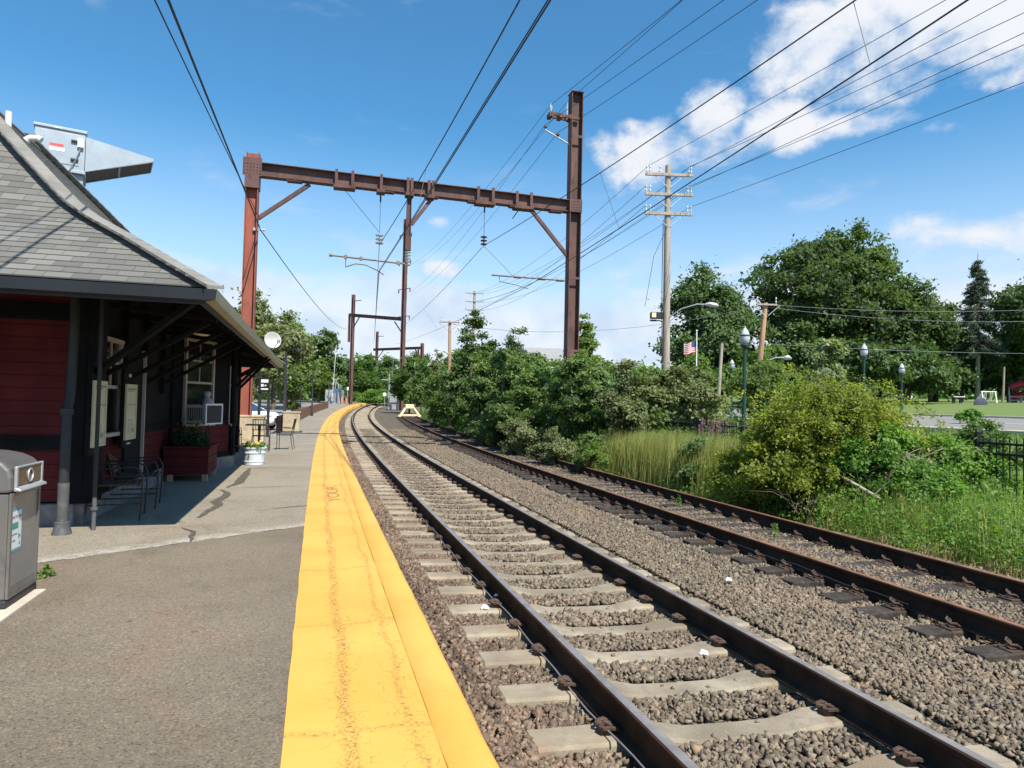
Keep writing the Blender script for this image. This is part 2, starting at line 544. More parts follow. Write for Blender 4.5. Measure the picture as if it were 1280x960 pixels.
# ---- platform
m, t, p = new_mat('platform_asphalt')
v = t.obj()
px, py, pz = t.xyz(v)
big = t.noise(v, .55, 5, .55); mid = t.noise(v, 4, 5, .6); fine = t.noise(v, 130, 3, .7); grit = t.voro(v, 105, 'F1', 'Color')
g1 = t.xyz(grit)[0]
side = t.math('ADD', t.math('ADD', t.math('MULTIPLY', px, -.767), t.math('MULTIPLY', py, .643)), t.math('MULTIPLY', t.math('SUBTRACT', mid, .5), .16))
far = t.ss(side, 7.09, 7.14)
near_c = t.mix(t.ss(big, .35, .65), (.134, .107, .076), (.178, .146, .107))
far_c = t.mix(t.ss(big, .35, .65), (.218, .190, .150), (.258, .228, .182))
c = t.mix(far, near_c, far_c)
seam = t.math('MULTIPLY', t.math('MULTIPLY', t.ss(side, 7.09, 7.15), t.ss(side, 7.42, 7.16)), t.ss(t.noise(v, 9, 4), .3, .6))
c = t.mix(seam, c, (.36, .34, .30))
edge = t.math('MULTIPLY', t.ss(t.math('ABSOLUTE', t.math('SUBTRACT', side, 7.105)), .022, .008), t.ss(t.noise(v, 3, 3), .42, .55))
c = t.mix(edge, c, (.05, .045, .04))
c = t.mix(t.ss(t.noise(v, 1.3, 6, .65, .5), .55, .75), c, t.mix(1.0, c, (.74, .74, .74), 'MULTIPLY'))
c = t.mix(t.math('MULTIPLY', t.ss(t.noise(v, .8, 4, .5, .8), .56, .66), .45), c, (.19, .125, .085))
gum = t.voro(v, 1.7, 'F1', 'Distance')
c = t.mix(t.math('MULTIPLY', t.ss(gum, .045, .03), .75), c, (.06, .055, .05))
c = t.mix(t.math('MULTIPLY', t.ss(t.noise(v, .45, 6, .7, 1.0), .57, .66), .35), c, (.10, .085, .065))
c = t.mix(t.ss(g1, .80, .97), c, t.mix(1.0, c, (1.5, 1.48, 1.42), 'MULTIPLY'))
c = t.mix(t.ss(g1, .26, .05), c, t.mix(1.0, c, (.55, .55, .55), 'MULTIPLY'))
t.put(p.inputs['Base Color'], c)
p.inputs['Roughness'].default_value = .85
t.put(p.inputs['Normal'], t.bump(t.math('ADD', t.math('MULTIPLY', fine, .7), t.math('MULTIPLY', g1, .5)), .55, .006))
M['platform'] = m
def plat_poly(ss, o_in, o_out):
    """slab between two offsets with a face at the outer edge and the back"""
    mb = MB(); n = len(ss)
    for s in ss:
        oi = o_in(s) if callable(o_in) else o_in
        for o, z in ((oi, -.5), (oi, 0), (o_out, 0), (o_out, -.5)):
            mb.v.append(tuple(T(s, o, z)))
    for i in range(n - 1):
        for j in range(3):
            a = i * 4 + j
            mb.f.append((a, a + 4, a + 5, a + 1)); mb.m.append(0)
    mb.f.append((3, 2, 1, 0)); mb.m.append(0)
    e = (n - 1) * 4
    mb.f.append((e, e + 1, e + 2, e + 3)); mb.m.append(0)
    return mb
PS = list(np.arange(-12, 60, 1.0)) + list(np.arange(60, 121, 3.0))
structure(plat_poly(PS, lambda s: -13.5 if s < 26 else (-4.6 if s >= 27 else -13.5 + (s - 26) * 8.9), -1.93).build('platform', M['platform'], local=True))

# yellow paint, cracked and worn along the old joints
def yellow(name, cracks):
    m, t, p = new_mat(name)
    v = t.obj(); u, s, _ = t.xyz(t.uv())
    wob = t.math('MULTIPLY', t.math('SUBTRACT', t.noise(v, 1.1, 4), .5), .16)
    uu = t.math('ADD', u, wob)
    fine = t.noise(v, 26, 8, .78, 1.4)
    c = t.mix(t.ss(t.noise(v, .9, 4), .35, .65), (.60, .325, .055), (.66, .375, .078))
    c = t.mix(t.math('MULTIPLY', t.ss(t.noise(v, 7, 6, .7), .55, .8), .35), c, (.62, .40, .10))
    if cracks:
        near1 = t.math('ABSOLUTE', t.math('SUBTRACT', uu, -2.30)); near2 = t.math('ABSOLUTE', t.math('SUBTRACT', uu, -2.02))
        # cross joints every 1.55 m
        fr = t.math('FRACT', t.math('DIVIDE', t.math('ADD', s, t.math('MULTIPLY', t.math('SUBTRACT', t.noise(v, 1.9, 3), .5), .35)), 1.55))
        cross = t.math('MULTIPLY', t.math('ABSOLUTE', t.math('SUBTRACT', fr, .5)), 1.55)
        vein = t.voro(t.comb(t.math('MULTIPLY', u, 1.0), s, t.noise(v, 4, 3)), 9, 'DISTANCE_TO_EDGE')
        line = t.math('MAXIMUM', t.ss(near1, .05, .008), t.math('MULTIPLY', t.ss(near2, .03, .006), .75))
        line = t.math('MAXIMUM', line, t.math('MULTIPLY', t.ss(cross, .035, .006), .7))
        crk = t.math('MULTIPLY', line, t.ss(t.noise(v, 62, 7, .8, 1.0), .515, .56))
        hair = t.math('MULTIPLY', t.ss(vein, .02, .004), t.math('MULTIPLY', t.ss(t.math('MINIMUM', near1, near2), .14, .04), t.ss(fine, .42, .52)))
        k = t.math('MAXIMUM', crk, t.math('MULTIPLY', hair, .8))
        k = t.math('MAXIMUM', k, t.math('MULTIPLY', t.ss(fine, .72, .76), .6))
        c = t.mix(t.math('MULTIPLY', k, .9), c, (.055, .042, .025))
        c = t.mix(t.math('MULTIPLY', t.ss(t.noise(v, 45, 3), .70, .74), line), c, (.075, .052, .036))
        t.put(p.inputs['Normal'], t.bump(t.math('SUBTRACT', t.math('MULTIPLY', t.noise(v, 70, 3), .25), k), .4, .006))
    else:
        f = t.ss(t.noise(v, 55, 6, .7), .66, .72)
        c = t.mix(t.math('MULTIPLY', f, .6), c, (.3, .2, .07))
        t.put(p.inputs['Normal'], t.bump(t.noise(v, 40, 5), .35, .008))
    t.put(p.inputs['Base Color'], c)
    p.inputs['Roughness'].default_value = .62
    return m
M['yellow'] = yellow('worn_yellow_paint', True)
M['yellow_kerb'] = yellow('yellow_kerb_paint', False)
YS = list(np.arange(-6, 40, .25)) + list(np.arange(40, 121, 1.5))
# ragged inner edge of the painted strip
rag = {float(s): -2.575 + float(RNG.normal(0, .0025)) for s in YS}
mb = MB()
for s in YS:
    for o in (rag[float(s)], -2.25, -1.919):
        mb.v.append(tuple(T(s, o, .004)))
for i in range(len(YS) - 1):
    for j in range(2):
        a = i * 3 + j
        mb.f.append((a, a + 1, a + 4, a + 3)); mb.m.append(0)
o = structure(mb.build('yellow_edge_stripe', M['yellow'], local=True))
def uv_track(o, cols, ss):
    uv = o.data.uv_layers.new(name='UVMap'); vi = np.empty(len(o.data.loops), dtype=np.int32)
    o.data.loops.foreach_get('vertex_index', vi)
    tab = np.array([[c if not callable(c) else c(s), s] for s in ss for c in cols], dtype=np.float32)
    uv.data.foreach_set('uv', tab[vi].reshape(-1))
uv_track(o, [-2.575, -2.25, -1.935], YS)
# rounded nosing beam at the very edge
mb = MB()
prof = [(-1.918, -.5), (-1.918, -.001), (-1.912, .006), (-1.76, .006), (-1.715, -.006), (-1.692, -.03), (-1.688, -.5)]
for s in YS:
    j = float(RNG.normal(0, .002))
    for o, z in prof:
        mb.v.append(tuple(T(s, o + j, z)))
k = len(prof)
for i in range(len(YS) - 1):
    for j in range(k - 1):
        a = i * k + j
        mb.f.append((a, a + 1, a + k + 1, a + k)); mb.m.append(0)
o = structure(mb.build('platform_nosing', M['yellow_kerb'], local=True, smooth=50))
uv_track(o, [q[0] for q in prof], YS)

# faded stencil letters on the stripe
M['stencil'] = mat('faded_black_stencil', (.26, .16, .055), .8, 0, .5, 40)
wrd = text('stencil_lettering', 'YOUR', .26, T(11.1, -2.10, .0065), BA, -BB, M['stencil'], None, .0003, 'LEFT', 2.6)
tag(wrd, 'faded dark stencil letters worn into the yellow platform edge', 'lettering')

# tar filled cracks and straight joints in the platform
M['tar'] = mat('crack_sealing_tar', (.085, .075, .062), .75, 0, .3, 20)
def ribbon(mb, pts, w, z=.005):
    pts = [Vector((x, y, 0)) for x, y in pts]
    fine = []
    for i in range(len(pts) - 1):
        for k in range(4):
            q = pts[i].lerp(pts[i + 1], k / 4)
            fine.append(q + Vector((random.uniform(-.012, .012), random.uniform(-.012, .012), 0)))
    fine.append(pts[-1])
    L, R_ = [], []
    n = len(fine)
    for i, q in enumerate(fine):
        d = (fine[min(i + 1, n - 1)] - fine[max(i - 1, 0)]).normalized(); x = Vector((d.y, -d.x, 0))
        ww = w * (.3 + .7 * math.sin(math.pi * min(1, (i + .6) / n))) * random.uniform(.75, 1.2) / 2
        L.append(q - x * ww + UP * z); R_.append(q + x * ww + UP * z)
    mb.add(L + R_, [(i, i + n, i + n + 1, i + 1) for i in range(n - 1)])
mb = MB()
ribbon(mb, [(-3.87, 8.54), (-3.96, 9.02), (-4.05, 9.55), (-4.23, 9.86), (-4.35, 10.51), (-4.46, 10.81), (-4.69, 11.12)], .13)
ribbon(mb, [(-4.75, 11.47), (-4.78, 12.06), (-5.02, 12.79), (-5.22, 13.5), (-5.57, 14.63)], .16)
ribbon(mb, [(-3.74, 7.86), (-3.5, 7.65), (-3.42, 7.4), (-3.3, 7.12)], .06)
ribbon(mb, [(-3.25, 9.37), (-2.85, 9.72)], .03)
for s, o0, w in ((12.9, -3.9, .022), (16.3, -4.4, .016), (19.8, -4.6, .03), (24.5, -4.5, .03), (29, -4.5, .03), (33.8, -4.5, .04), (39.6, -4.5, .12), (50, -4.5, .05)):
    a, b = T(s, o0), T(s + random.uniform(-.1, .2), -2.6)
    pts = [(a.x + (b.x - a.x) * k / 5, a.y + (b.y - a.y) * k / 5) for k in range(6)]
    ribbon(mb, pts, w, .005 + grade(s))
structure(mb.build('crack_sealing', M['tar'], local=True))

# ---- ballast
m, t, p = new_mat('ballast_bed')
v = t.obj()
cell = t.voro(v, 17, 'F1', 'Color'); dist = t.voro(v, 17, 'F1', 'Distance')
c = t.ramp(t.xyz(cell)[0], [(0, (.085, .068, .05)), (.5, (.16, .13, .095)), (1, (.25, .205, .15))])
t.put(p.inputs['Base Color'], t.mix(t.ss(dist, .35, .7), c, (.05, .042, .034)))
p.inputs['Roughness'].default_value = .95
t.put(p.inputs['Normal'], t.bump(t.math('SUBTRACT', 1, dist), 1.0, .04))
M['ballast_bed'] = m
CANT = .033
def off2(s):
    return 3.93 + (s - 5) * .0128 if s < 75 else 4.83
def bed_z(s, o):
    """top of the stones relative to the platform top"""
    if o < -1.3: z = -.345 - .02 * (o + 1.3)
    elif o < 1.35: z = -.412 - CANT * o
    elif o < 2.6: z = -.415 - (o - 1.35) * .012
    elif o < 5.5: z = -.462 + .014 * math.sin((o - 2.6) * 2.1) - (.03 if o < 3.4 else -.022)
    else: z = -.455 - (o - 5.5) * .10
    return z + grade(s)
BS = list(np.arange(-4, 50, .5)) + list(np.arange(50, 122, 2.0)) + list(np.arange(133, 200, 4.0))
BOo = [-1.69, -1.3, -.9, -.4, .4, .9, 1.35, 1.7, 2.2, 2.6, 3.2, 4, 4.8, 5.5, 6.2]
structure(track_sheet('ballast_bed', BS, BOo, lambda s, o: bed_z(s, o) - .03, M['ballast_bed']))

def stone_mat(name, stops):
    m, t, p = new_mat(name)
    c = t.ramp(t.island(), stops)
    c = t.mix(t.math('MULTIPLY', t.noise(t.obj(), 45, 3), .5), c, (.13, .11, .09))
    c = t.mix(t.math('MULTIPLY', t.ss(t.noise(t.obj(), .45, 3), .5, .7), .35), c, (.30, .22, .16))
    t.put(p.inputs['Base Color'], c); p.inputs['Roughness'].default_value = .9
    p.inputs['Specular IOR Level'].default_value = .25
    return m
M['stone'] = stone_mat('grey_brown_stone', [(0, (.085, .068, .050)), (.3, (.140, .112, .081)), (.65, (.195, .158, .116)), (.93, (.275, .228, .168)), (1, (.34, .235, .15))])
M['stone_red'] = stone_mat('reddish_stone', [(0, (.055, .037, .028)), (.35, (.125, .084, .060)), (.75, (.19, .13, .094)), (1, (.30, .23, .17))])
_ICO = np.array([(1, 0, 0), (-1, 0, 0), (0, 1, 0), (0, -1, 0), (0, 0, 1), (0, 0, -1)]) * 1.05
_ICF = np.array([(0, 2, 4), (2, 1, 4), (1, 3, 4), (3, 0, 4), (2, 0, 5), (1, 2, 5), (3, 1, 5), (0, 3, 5)])
SL0, SLP = 4.875, .6076          # first tie centre abreast and the spacing
def stones(name, m, n, s0, s1, o0, o1, rule):
    """loose stones, denser near, each its own little polyhedron"""
    # density falls with distance: sample s with pdf ~ min(1, (9/s)^1.25)
    sg = np.linspace(s0, s1, 2000); w = np.minimum(1, (9 / np.maximum(sg, .1)) ** 1.25); cdf = np.cumsum(w); cdf /= cdf[-1]
    S = np.interp(RNG.random(n), cdf, sg); O = RNG.uniform(o0, o1, n)
    keep = rule(S, O)
    S, O = S[keep], O[keep]; n = len(S)
    x = np.interp(S, TS, _cx); y = np.interp(S, TS, _cy); h = np.interp(S, TS, _h)
    z = np.array([bed_z(a, b) for a, b in zip(S, O)]) + RNG.normal(0, .006, n)
    r = RNG.uniform(.014, .0265, n) * np.where(RNG.random(n) < .10, 1.35, 1) * np.clip((S / 12) ** .25, 1, 1.5)
    base = np.stack([x + O * np.cos(h), y - O * np.sin(h), z], 1)
    Vt = _ICO[None] + RNG.uniform(-.48, .48, (n, 6, 3))
    Vt = Vt * (RNG.uniform(.55, 1.3, (n, 1, 3)) * r[:, None, None])
    # random rotation
    q = RNG.normal(size=(n, 4)); q /= np.linalg.norm(q, axis=1, keepdims=True)
    a, b, c, d = q.T
    Rm = np.stack([np.stack([1 - 2 * (c * c + d * d), 2 * (b * c - a * d), 2 * (b * d + a * c)], -1),
                   np.stack([2 * (b * c + a * d), 1 - 2 * (b * b + d * d), 2 * (c * d - a * b)], -1),
                   np.stack([2 * (b * d - a * c), 2 * (c * d + a * b), 1 - 2 * (b * b + c * c)], -1)], 1)
    Vt = np.einsum('nij,nkj->nki', Rm, Vt) + base[:, None, :]
    F = (_ICF[None] + (np.arange(n) * 6)[:, None, None]).reshape(-1, 3)
    return indexed(name, Vt.reshape(-1, 3), F, m)
def clear_of_ties(S, O):
    ph = np.abs((S - SL0 + SLP / 2) % SLP - SLP / 2)
    on = (ph < .135) & (np.abs(O) < 1.29)
    loose = RNG.random(len(S)) < .02
    rail = (np.abs(np.abs(O) - .7525) < .10)
    o2 = np.array([off2(s) for s in S])
    rail2 = np.abs(np.abs(O - o2) - .7525) < .09
    tie2 = (np.abs((S - 5.0 + .28) % .56 - .28) < .12) & (O - o2 > -1.28) & (O - o2 < -.6)
    deep = (np.abs(O - o2) < .66) & (RNG.random(len(S)) < .25)
    return ~((on & ~loose) | rail | rail2 | (tie2 & (RNG.random(len(S)) > .05)) | deep)
N_ST = 235000
o = stones('ballast_stones', M['stone'], N_ST, .9, 46, -1.05, 5.7, clear_of_ties)
tag(o, 'grey brown crushed stone ballast around and between the tracks', 'ballast', kind='stuff')
o = stones('ballast_stones', M['stone_red'], 33000, .9, 40, -1.70, -.92, clear_of_ties)
tag(o, 'rusty reddish ballast stones along the platform edge', 'ballast', kind='stuff')
# ================================================================== TRACKS
m, t, p = new_mat('rail_side_rust')
v = t.obj()
c = t.mix(t.ss(t.noise(v, 3, 6, .65), .35, .7), (.024, .0155, .011), (.054, .033, .023))
t.put(p.inputs['Base Color'], c); p.inputs['Roughness'].default_value = .85; p.inputs['Specular IOR Level'].default_value = .15
t.put(p.inputs['Normal'], t.bump(t.noise(v, 60, 4), .2, .002))
M['rail'] = m
M['rail_top'] = mat('polished_rail_head', (.34, .30, .275), .42, .55, .18, 8)
M['rail_top_rust'] = mat('rusty_rail_head', (.24, .115, .065), .6, .2, .25, 5)
M['clip'] = mat('rusty_clip', (.085, .055, .042), .7, .2, .3, 14, .4, 70, .003)
m, t, p = new_mat('sleeper_concrete')
v = t.obj()
c = t.mix(t.ss(t.noise(v, 1.2, 5), .35, .65), (.175, .145, .103), (.315, .274, .206))
c = t.mix(t.math('MULTIPLY', t.ss(t.noise(v, 4, 8, .75, .6), .46, .66), .8), c, (.175, .145, .108))
c = t.mix(t.ss(t.noise(v, 120, 3), .6, .75), c, (.42, .38, .31))
c = t.mix(t.math('MULTIPLY', t.ss(t.noise(v, 2.6, 5), .55, .72), .5), c, (.26, .165, .10))
t.put(p.inputs['Base Color'], c); p.inputs['Roughness'].default_value = .9
t.put(p.inputs['Normal'], t.bump(t.noise(v, 70, 5, .65), .45, .006))
M['sleeper'] = m
M['tie'] = mat('creosoted_tie_timber', (.035, .028, .024), .85, 0, .3, 4, .5, 40, .006, (.11, .095, .08), .45, (1, 1, 1))

RAIL_P = [(-.076, 0), (-.076, .012), (-.018, .03), (-.010, .05), (-.010, .125), (-.036, .142), (-.037, .168), (-.028, .178), (-.026, .1785), (.026, .1785), (.028, .178), (.037, .168), (.036, .142), (.010, .125), (.010, .05), (.018, .03), (.076, .012), (.076, 0)]
def rail(ss, offf, ztop, mats, parent):
    mb = MB(); k = len(RAIL_P)
    for s in ss:
        o = offf(s)
        for x, z in RAIL_P:
            mb.v.append(tuple(T(s, o + x, ztop(s, o) - .1785 + z)))
    for i in range(len(ss) - 1):
        for j in range(k):
            a, b = i * k + j, i * k + (j + 1) % k
            mb.f.append((a, a + k, b + k, b)); mb.m.append(1 if 7 <= j <= 9 else 0)
    mb.f.append(tuple(range(k))); mb.m.append(0)
    mb.f.append(tuple((len(ss) - 1) * k + q for q in reversed(range(k)))); mb.m.append(0)
    return mb.build('rail', mats, parent, smooth=40)
RT = -.1834
trk = thing('railway_track', T(0, 0, -.5), 'nearer track with shiny rails on pale concrete sleepers beside the yellow platform edge', 'railway track')
LS = list(np.arange(-4, 40, .5)) + list(np.arange(40, 190, 1.5))
for o in (-.7525, .7525):
    rail(LS, lambda s, o=o: o, lambda s, q: RT - CANT * q, [M['rail'], M['rail_top']], trk)

def sleeper_mesh(mb, s, jit=(0, 0)):
    th = Th(s); X = Vector((math.cos(th), -math.sin(th), 0)); X = (X + UP * -CANT).normalized()
    Y = Vector((math.sin(th), math.cos(th), 0)); Z = X.cross(Y)
    c = T(s, jit[0], RT - .182 + jit[1])
    st = [(-1.31, -.03, .105), (-1.29, 0, .118), (-.95, .0, .125), (-.55, .0, .125), (-.32, -.04, .108), (0, -.045, .106), (.32, -.04, .108), (.55, .0, .125), (.95, .0, .125), (1.29, .0, .118), (1.31, -.03, .105)]
    o = len(mb.v); k = 6
    for x, dz, hw in st:
        for y, z in ((-hw - .03, -.2), (-hw, dz - .018), (-hw + .018, dz), (hw - .018, dz), (hw, dz - .018), (hw + .03, -.2)):
            mb.v.append(tuple(c + X * x + Y * y + Z * z))
    for i in range(len(st) - 1):
        for j in range(k):
            a, b = o + i * k + j, o + i * k + (j + 1) % k
            mb.f.append((a, a + k, b + k, b)); mb.m.append(0)
    mb.f.append(tuple(o + q for q in range(k))); mb.m.append(0)
    mb.f.append(tuple(o + (len(st) - 1) * k + q for q in reversed(range(k)))); mb.m.append(0)
    return c, X, Y, Z
def clip_mesh(mb, P, X, Y, Z, sgn, fine=True):
    """spring clip and its cast shoulder beside the rail foot; sgn points away from the rail"""
    q = lambda x, y, z: P + X * (x * sgn) + Y * y + Z * z
    mb.box(q(.045, 0, .016), .075, .075, .032, X, Y, Z)
    if fine:
        mb.tube([q(-.012, -.055, .034), q(.03, -.06, .05), (q(.075, -.05, .045)), q(.085, -.025, .04), q(.07, -.004, .047), q(.02, 0, .052), q(.07, .008, .047), q(.088, .028, .04), q(.075, .052, .045), q(.03, .062, .05), q(-.012, .055, .034)], .0125, 5)
        mb.tube([q(.02, -.035, .05), q(.055, 0, .058), q(.02, .035, .05)], .011, 5)
    else:
        mb.box(q(.035, 0, .04), .085, .12, .035, X, Y, Z)
rest = MB(); rest_clip = MB()
k = 0
for i in range(-6, 235):
    s = SL0 + SLP * i
    if s > 148 or 120.5 < s < 133.5: continue
    j = (random.uniform(-.012, .012), random.uniform(-.006, .002))
    if i < 92:
        mb = MB(); c, X, Y, Z = sleeper_mesh(mb, s, j)
        so = mb.build('sleeper', M['sleeper'], trk, bevel=0)
    else:
        c, X, Y, Z = sleeper_mesh(rest, s, j); so = None
    for rx in (-.7525, .7525):
        for sg in (-1, 1):
            P = c + X * (rx + sg * .06) + Z * .0
            if i < 19:
                cb = MB(); clip_mesh(cb, P, X, Y, Z, sg)
                cb.build('rail_clip', M['clip'], so, smooth=50)
            elif s < 75:
                clip_mesh(rest_clip, P, X, Y, Z, sg, False)
o = rest.build('sleeper', M['sleeper'], trk); o['kind'] = 'stuff'
o = rest_clip.build('rail_clip', M['clip'], trk); o['kind'] = 'stuff'

sid = thing('railway_siding', T(0, off2(0), -.5), 'farther disused track with rusty rails on dark timber ties beside the weeds', 'railway track')
DS = list(np.arange(-3, 73, .75))
RT2 = -.235
for o in (-.7525, .7525):
    rail(DS, lambda s, o=o: off2(s) + o, lambda s, q: RT2, [M['rail'], M['rail_top_rust']], sid)
rest_clip = MB(); rest_tie = MB(); n_t = 0
for i in range(-4, 122):
    s = 5.0 + .56 * i + random.uniform(-.05, .05)
    if s > 72: break
    th = Th(s) + random.uniform(-.03, .03)
    X = Vector((math.cos(th), -math.sin(th), 0)); Y = Vector((math.sin(th), math.cos(th), 0))
    c = T(s, off2(s) + random.uniform(-.06, .06), RT2 - .1785 - .092 + random.uniform(-.012, 0))
    tgt = MB() if n_t < 100 else rest_tie
    tgt.box(c, 2.55, .23, .18, X, Y, UP)
    if n_t < 100:
        to = tgt.build('timber_tie', M['tie'], sid, bevel=.012); n_t += 1
    for rx in (-.7525, .7525):
        P = T(s, off2(s) + rx, RT2 - .1785)
        for sg in (-1, 1):
            cb = MB()
            q = lambda x, y, z: P + X * ((.07 + x) * sg) + Y * y + UP * z
            fine = i < 30
            tg = cb if (fine and n_t <= 25) else rest_clip
            tg.box(q(.05, 0, -.003), .16, .17, .014, X, Y, UP)
            tg.tube([q(-.01, -.05, .012), q(.04, -.055, .045), q(.09, -.04, .05), q(.1, 0, .075), q(.07, .02, .085), q(.05, 0, .06), q(.07, -.03, .03), q(.03, .05, .02)], .011, 5)
            if tg is cb: cb.build('rail_anchor', M['clip'], to, smooth=50)
if rest_tie.v:
    o = rest_tie.build('timber_tie', M['tie'], sid); o['kind'] = 'stuff'
o = rest_clip.build('rail_anchor', M['clip'], sid); o['kind'] = 'stuff'

# bumping post at the end of the siding
bp = thing('bumping_post', T(70.5, off2(70), -.4), 'pale yellow wedge shaped bumping post at the end of the rusty siding', 'buffer stop')
M['bump'] = mat('faded_yellow_paint', (.78, .68, .42), .7, 0, .1, 3, dirt=(.5, .35, .16), dirt_amt=.5)
def at2(s, o, z): return T(s, off2(70) + o, z)
for sg in (-1, 1):
    mb = MB()
    mb.bar(at2(69.6, .95 * sg, -.22), at2(70.6, .28 * sg, .72), .16, .16)
    mb.bar(at2(72.4, .95 * sg, -.22), at2(70.7, .28 * sg, .66), .14, .14)
    mb.box(at2(69.6, .98 * sg, -.22), .3, .4, .2)
    mb.build('strut', M['bump'], bp, bevel=.01)
mb = MB(); mb.box(at2(70.4, 0, .72), .85, .35, .42, (math.cos(Th(70)), -math.sin(Th(70)), 0), (math.sin(Th(70)), math.cos(Th(70)), 0)); mb.build('buffer_head', M['bump'], bp, bevel=.02)
mb = MB(); mb.bar(at2(69.7, -.95, -.14), at2(69.7, .95, -.14), .2, .18); mb.build('cross_beam', M['cream'], bp, bevel=.01)

# cables lying on the ballast
mb = MB()
mb.tube([T(s, -.7525 - .1 - .015 * math.sin(s * 1.7), -.305 + .012 * math.sin(s * 5.2)) for s in np.arange(1.5, 22, .2)], .005, 5)
tag(mb.build('bond_cable', M['wire_gray'], smooth=60), 'thin pale wire running along the foot of the rail nearest the platform', 'cable')
mb = MB()
mb.tube([T(6 + q * .4, off2(7) - .7525 - .11 - .02 * math.sin(q * .9), RT2 - .12 + .015 * math.sin(q * 2.1)) for q in range(26)], .007, 5)
tag(mb.build('bond_cable', M['wire'], smooth=60), 'dark wire slung along the foot of the rusty siding rail', 'cable')
mb = MB()
for a, b in ((-1.6, -.9), (-.6, .6), (.9, 3.3)):
    mb.tube([T(36.2 + .5 * math.sin(o * 1.3), o, bed_z(36, o) - grade(36) + .05) for o in np.arange(a, b + .01, .1)], .035, 6)
tag(mb.build('signal_cable', M['black'], smooth=60), 'dark cable hose crossing the ballast below the rails from platform to siding', 'cable')

# scraps of litter on the stones
M['paper'] = mat('white_scrap', (.8, .8, .8), .6, 0, .05, 9)
sp = [(6.62, -.98), (6.95, -.78), (5.3, .42), (7.2, 1.9), (5.05, 3.25), (6.6, 5.05), (5.55, 4.5)]
lb = ['white scrap of paper on a sleeper left of the near rail', 'small white scrap against the near rail foot', 'bright white scrap between the sleepers by the right hand rail', 'white speck of paper on the open ballast between the tracks',
      'white scrap beside a dark tie end of the siding', 'white scrap at the foot of the far rusty rail', 'white scrap on the gravel between the rusty rails']
for (s, o), l in zip(sp, lb):
    mb = MB(); c = T(s, o, bed_z(s, o) - grade(s) + .05)
    mb.tube([c + V(-.03, 0, 0), c + V(-.01, .012, .015), c + V(.02, -.01, .012), c + V(.035, .01, 0)], [.012, .024, .02, .008], 6)
    tag(mb.build('paper_scrap', M['paper'], smooth=30), l, 'litter')
# ================================================================== STATION BUILDING
def clap(name, c1, c2):
    m, t, p = new_mat(name); v = t.obj()
    c = t.mix(t.ss(t.noise(v, 2.2, 5), .35, .65), c1, c2)
    c = t.mix(t.math('MULTIPLY', t.ss(t.noise(v, 16, 6, .7), .6, .7), .5), c, mul(c1, .5))
    c = t.mix(t.math('MULTIPLY', t.ss(t.noise(v, 3.3, 8, .75, .3), .70, .73), .8 if 'red' in name else 0.0), c, (.5, .46, .44))
    t.put(p.inputs['Base Color'], c); p.inputs['Roughness'].default_value = .8; p.inputs['Specular IOR Level'].default_value = .12
    t.put(p.inputs['Normal'], t.bump(t.noise(v, 35, 5), .15, .004))
    return m
M['clap_red'] = clap('red_painted_boards', (.070, .013, .015), (.098, .018, .020))
M['trim_black'] = clap('black_painted_trim', (.0055, .006, .0075), (.010, .011, .013))
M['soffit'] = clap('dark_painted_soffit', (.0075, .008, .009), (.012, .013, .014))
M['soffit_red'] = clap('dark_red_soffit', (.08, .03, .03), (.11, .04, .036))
M['gutter'] = mat('dark_blue_grey_gutter', (.020, .025, .033), .45, .1, .12, 2)
M['frame'] = mat('greyish_window_paint', (.36, .32, .30), .6, 0, .08, 4)
M['stone_base'] = mat('grey_foundation_stone', (.17, .165, .16), .9, 0, .2, 3, .6, 25, .01, (.32, .31, .3), .5)
m, t, p = new_mat('dark_window_glass')
p.inputs['Base Color'].default_value = (.012, .014, .016, 1); p.inputs['Roughness'].default_value = .06
p.inputs['Specular IOR Level'].default_value = .6
M['glass'] = m
m, t, p = new_mat('asphalt_shingles')
u, w, _ = t.xyz(t.uv())
br = t.n('ShaderNodeTexBrick'); br.offset = .5; br.offset_frequency = 2; br.squash = 1.0
t.put(br.inputs['Vector'], t.uv()); br.inputs['Scale'].default_value = 1.0
br.inputs['Brick Width'].default_value = .235; br.inputs['Row Height'].default_value = .14
br.inputs['Mortar Size'].default_value = .004; br.inputs['Mortar Smooth'].default_value = .2; br.inputs['Bias'].default_value = 0.0
br.inputs['Color1'].default_value = (0, 0, 0, 1); br.inputs['Color2'].default_value = (1, 1, 1, 1); br.inputs['Mortar'].default_value = (.1, .1, .1, 1)
k = t.ramp(br.outputs['Color'], [(0, (.088, .089, .084)), (.5, (.125, .126, .119)), (1, (.168, .168, .158))])
k = t.mix(t.ss(t.noise(t.obj(), .9, 4), .4, .7), k, t.mix(1.0, k, (1.18, 1.15, 1.08), 'MULTIPLY'))
k = t.mix(t.math('MULTIPLY', br.outputs['Fac'], .8), k, (.03, .03, .03))  # dark mortar paints in the shadow lines between the shingles
k = t.mix(t.math('MULTIPLY', t.noise(t.obj(), 220, 2), .5), k, (.12, .12, .115))
t.put(p.inputs['Base Color'], k); p.inputs['Roughness'].default_value = .95
t.put(p.inputs['Normal'], t.bump(t.noise(t.obj(), 150, 3), .4, .004))
M['shingle'] = m
M['shingle_cap'] = mat('hip_cap_shingles', (.19, .187, .175), .95, 0, .14, 3, .5, 150, .003)
M['lead'] = mat('aged_white_pipe', (.72, .71, .68), .5, 0, .06, 3)

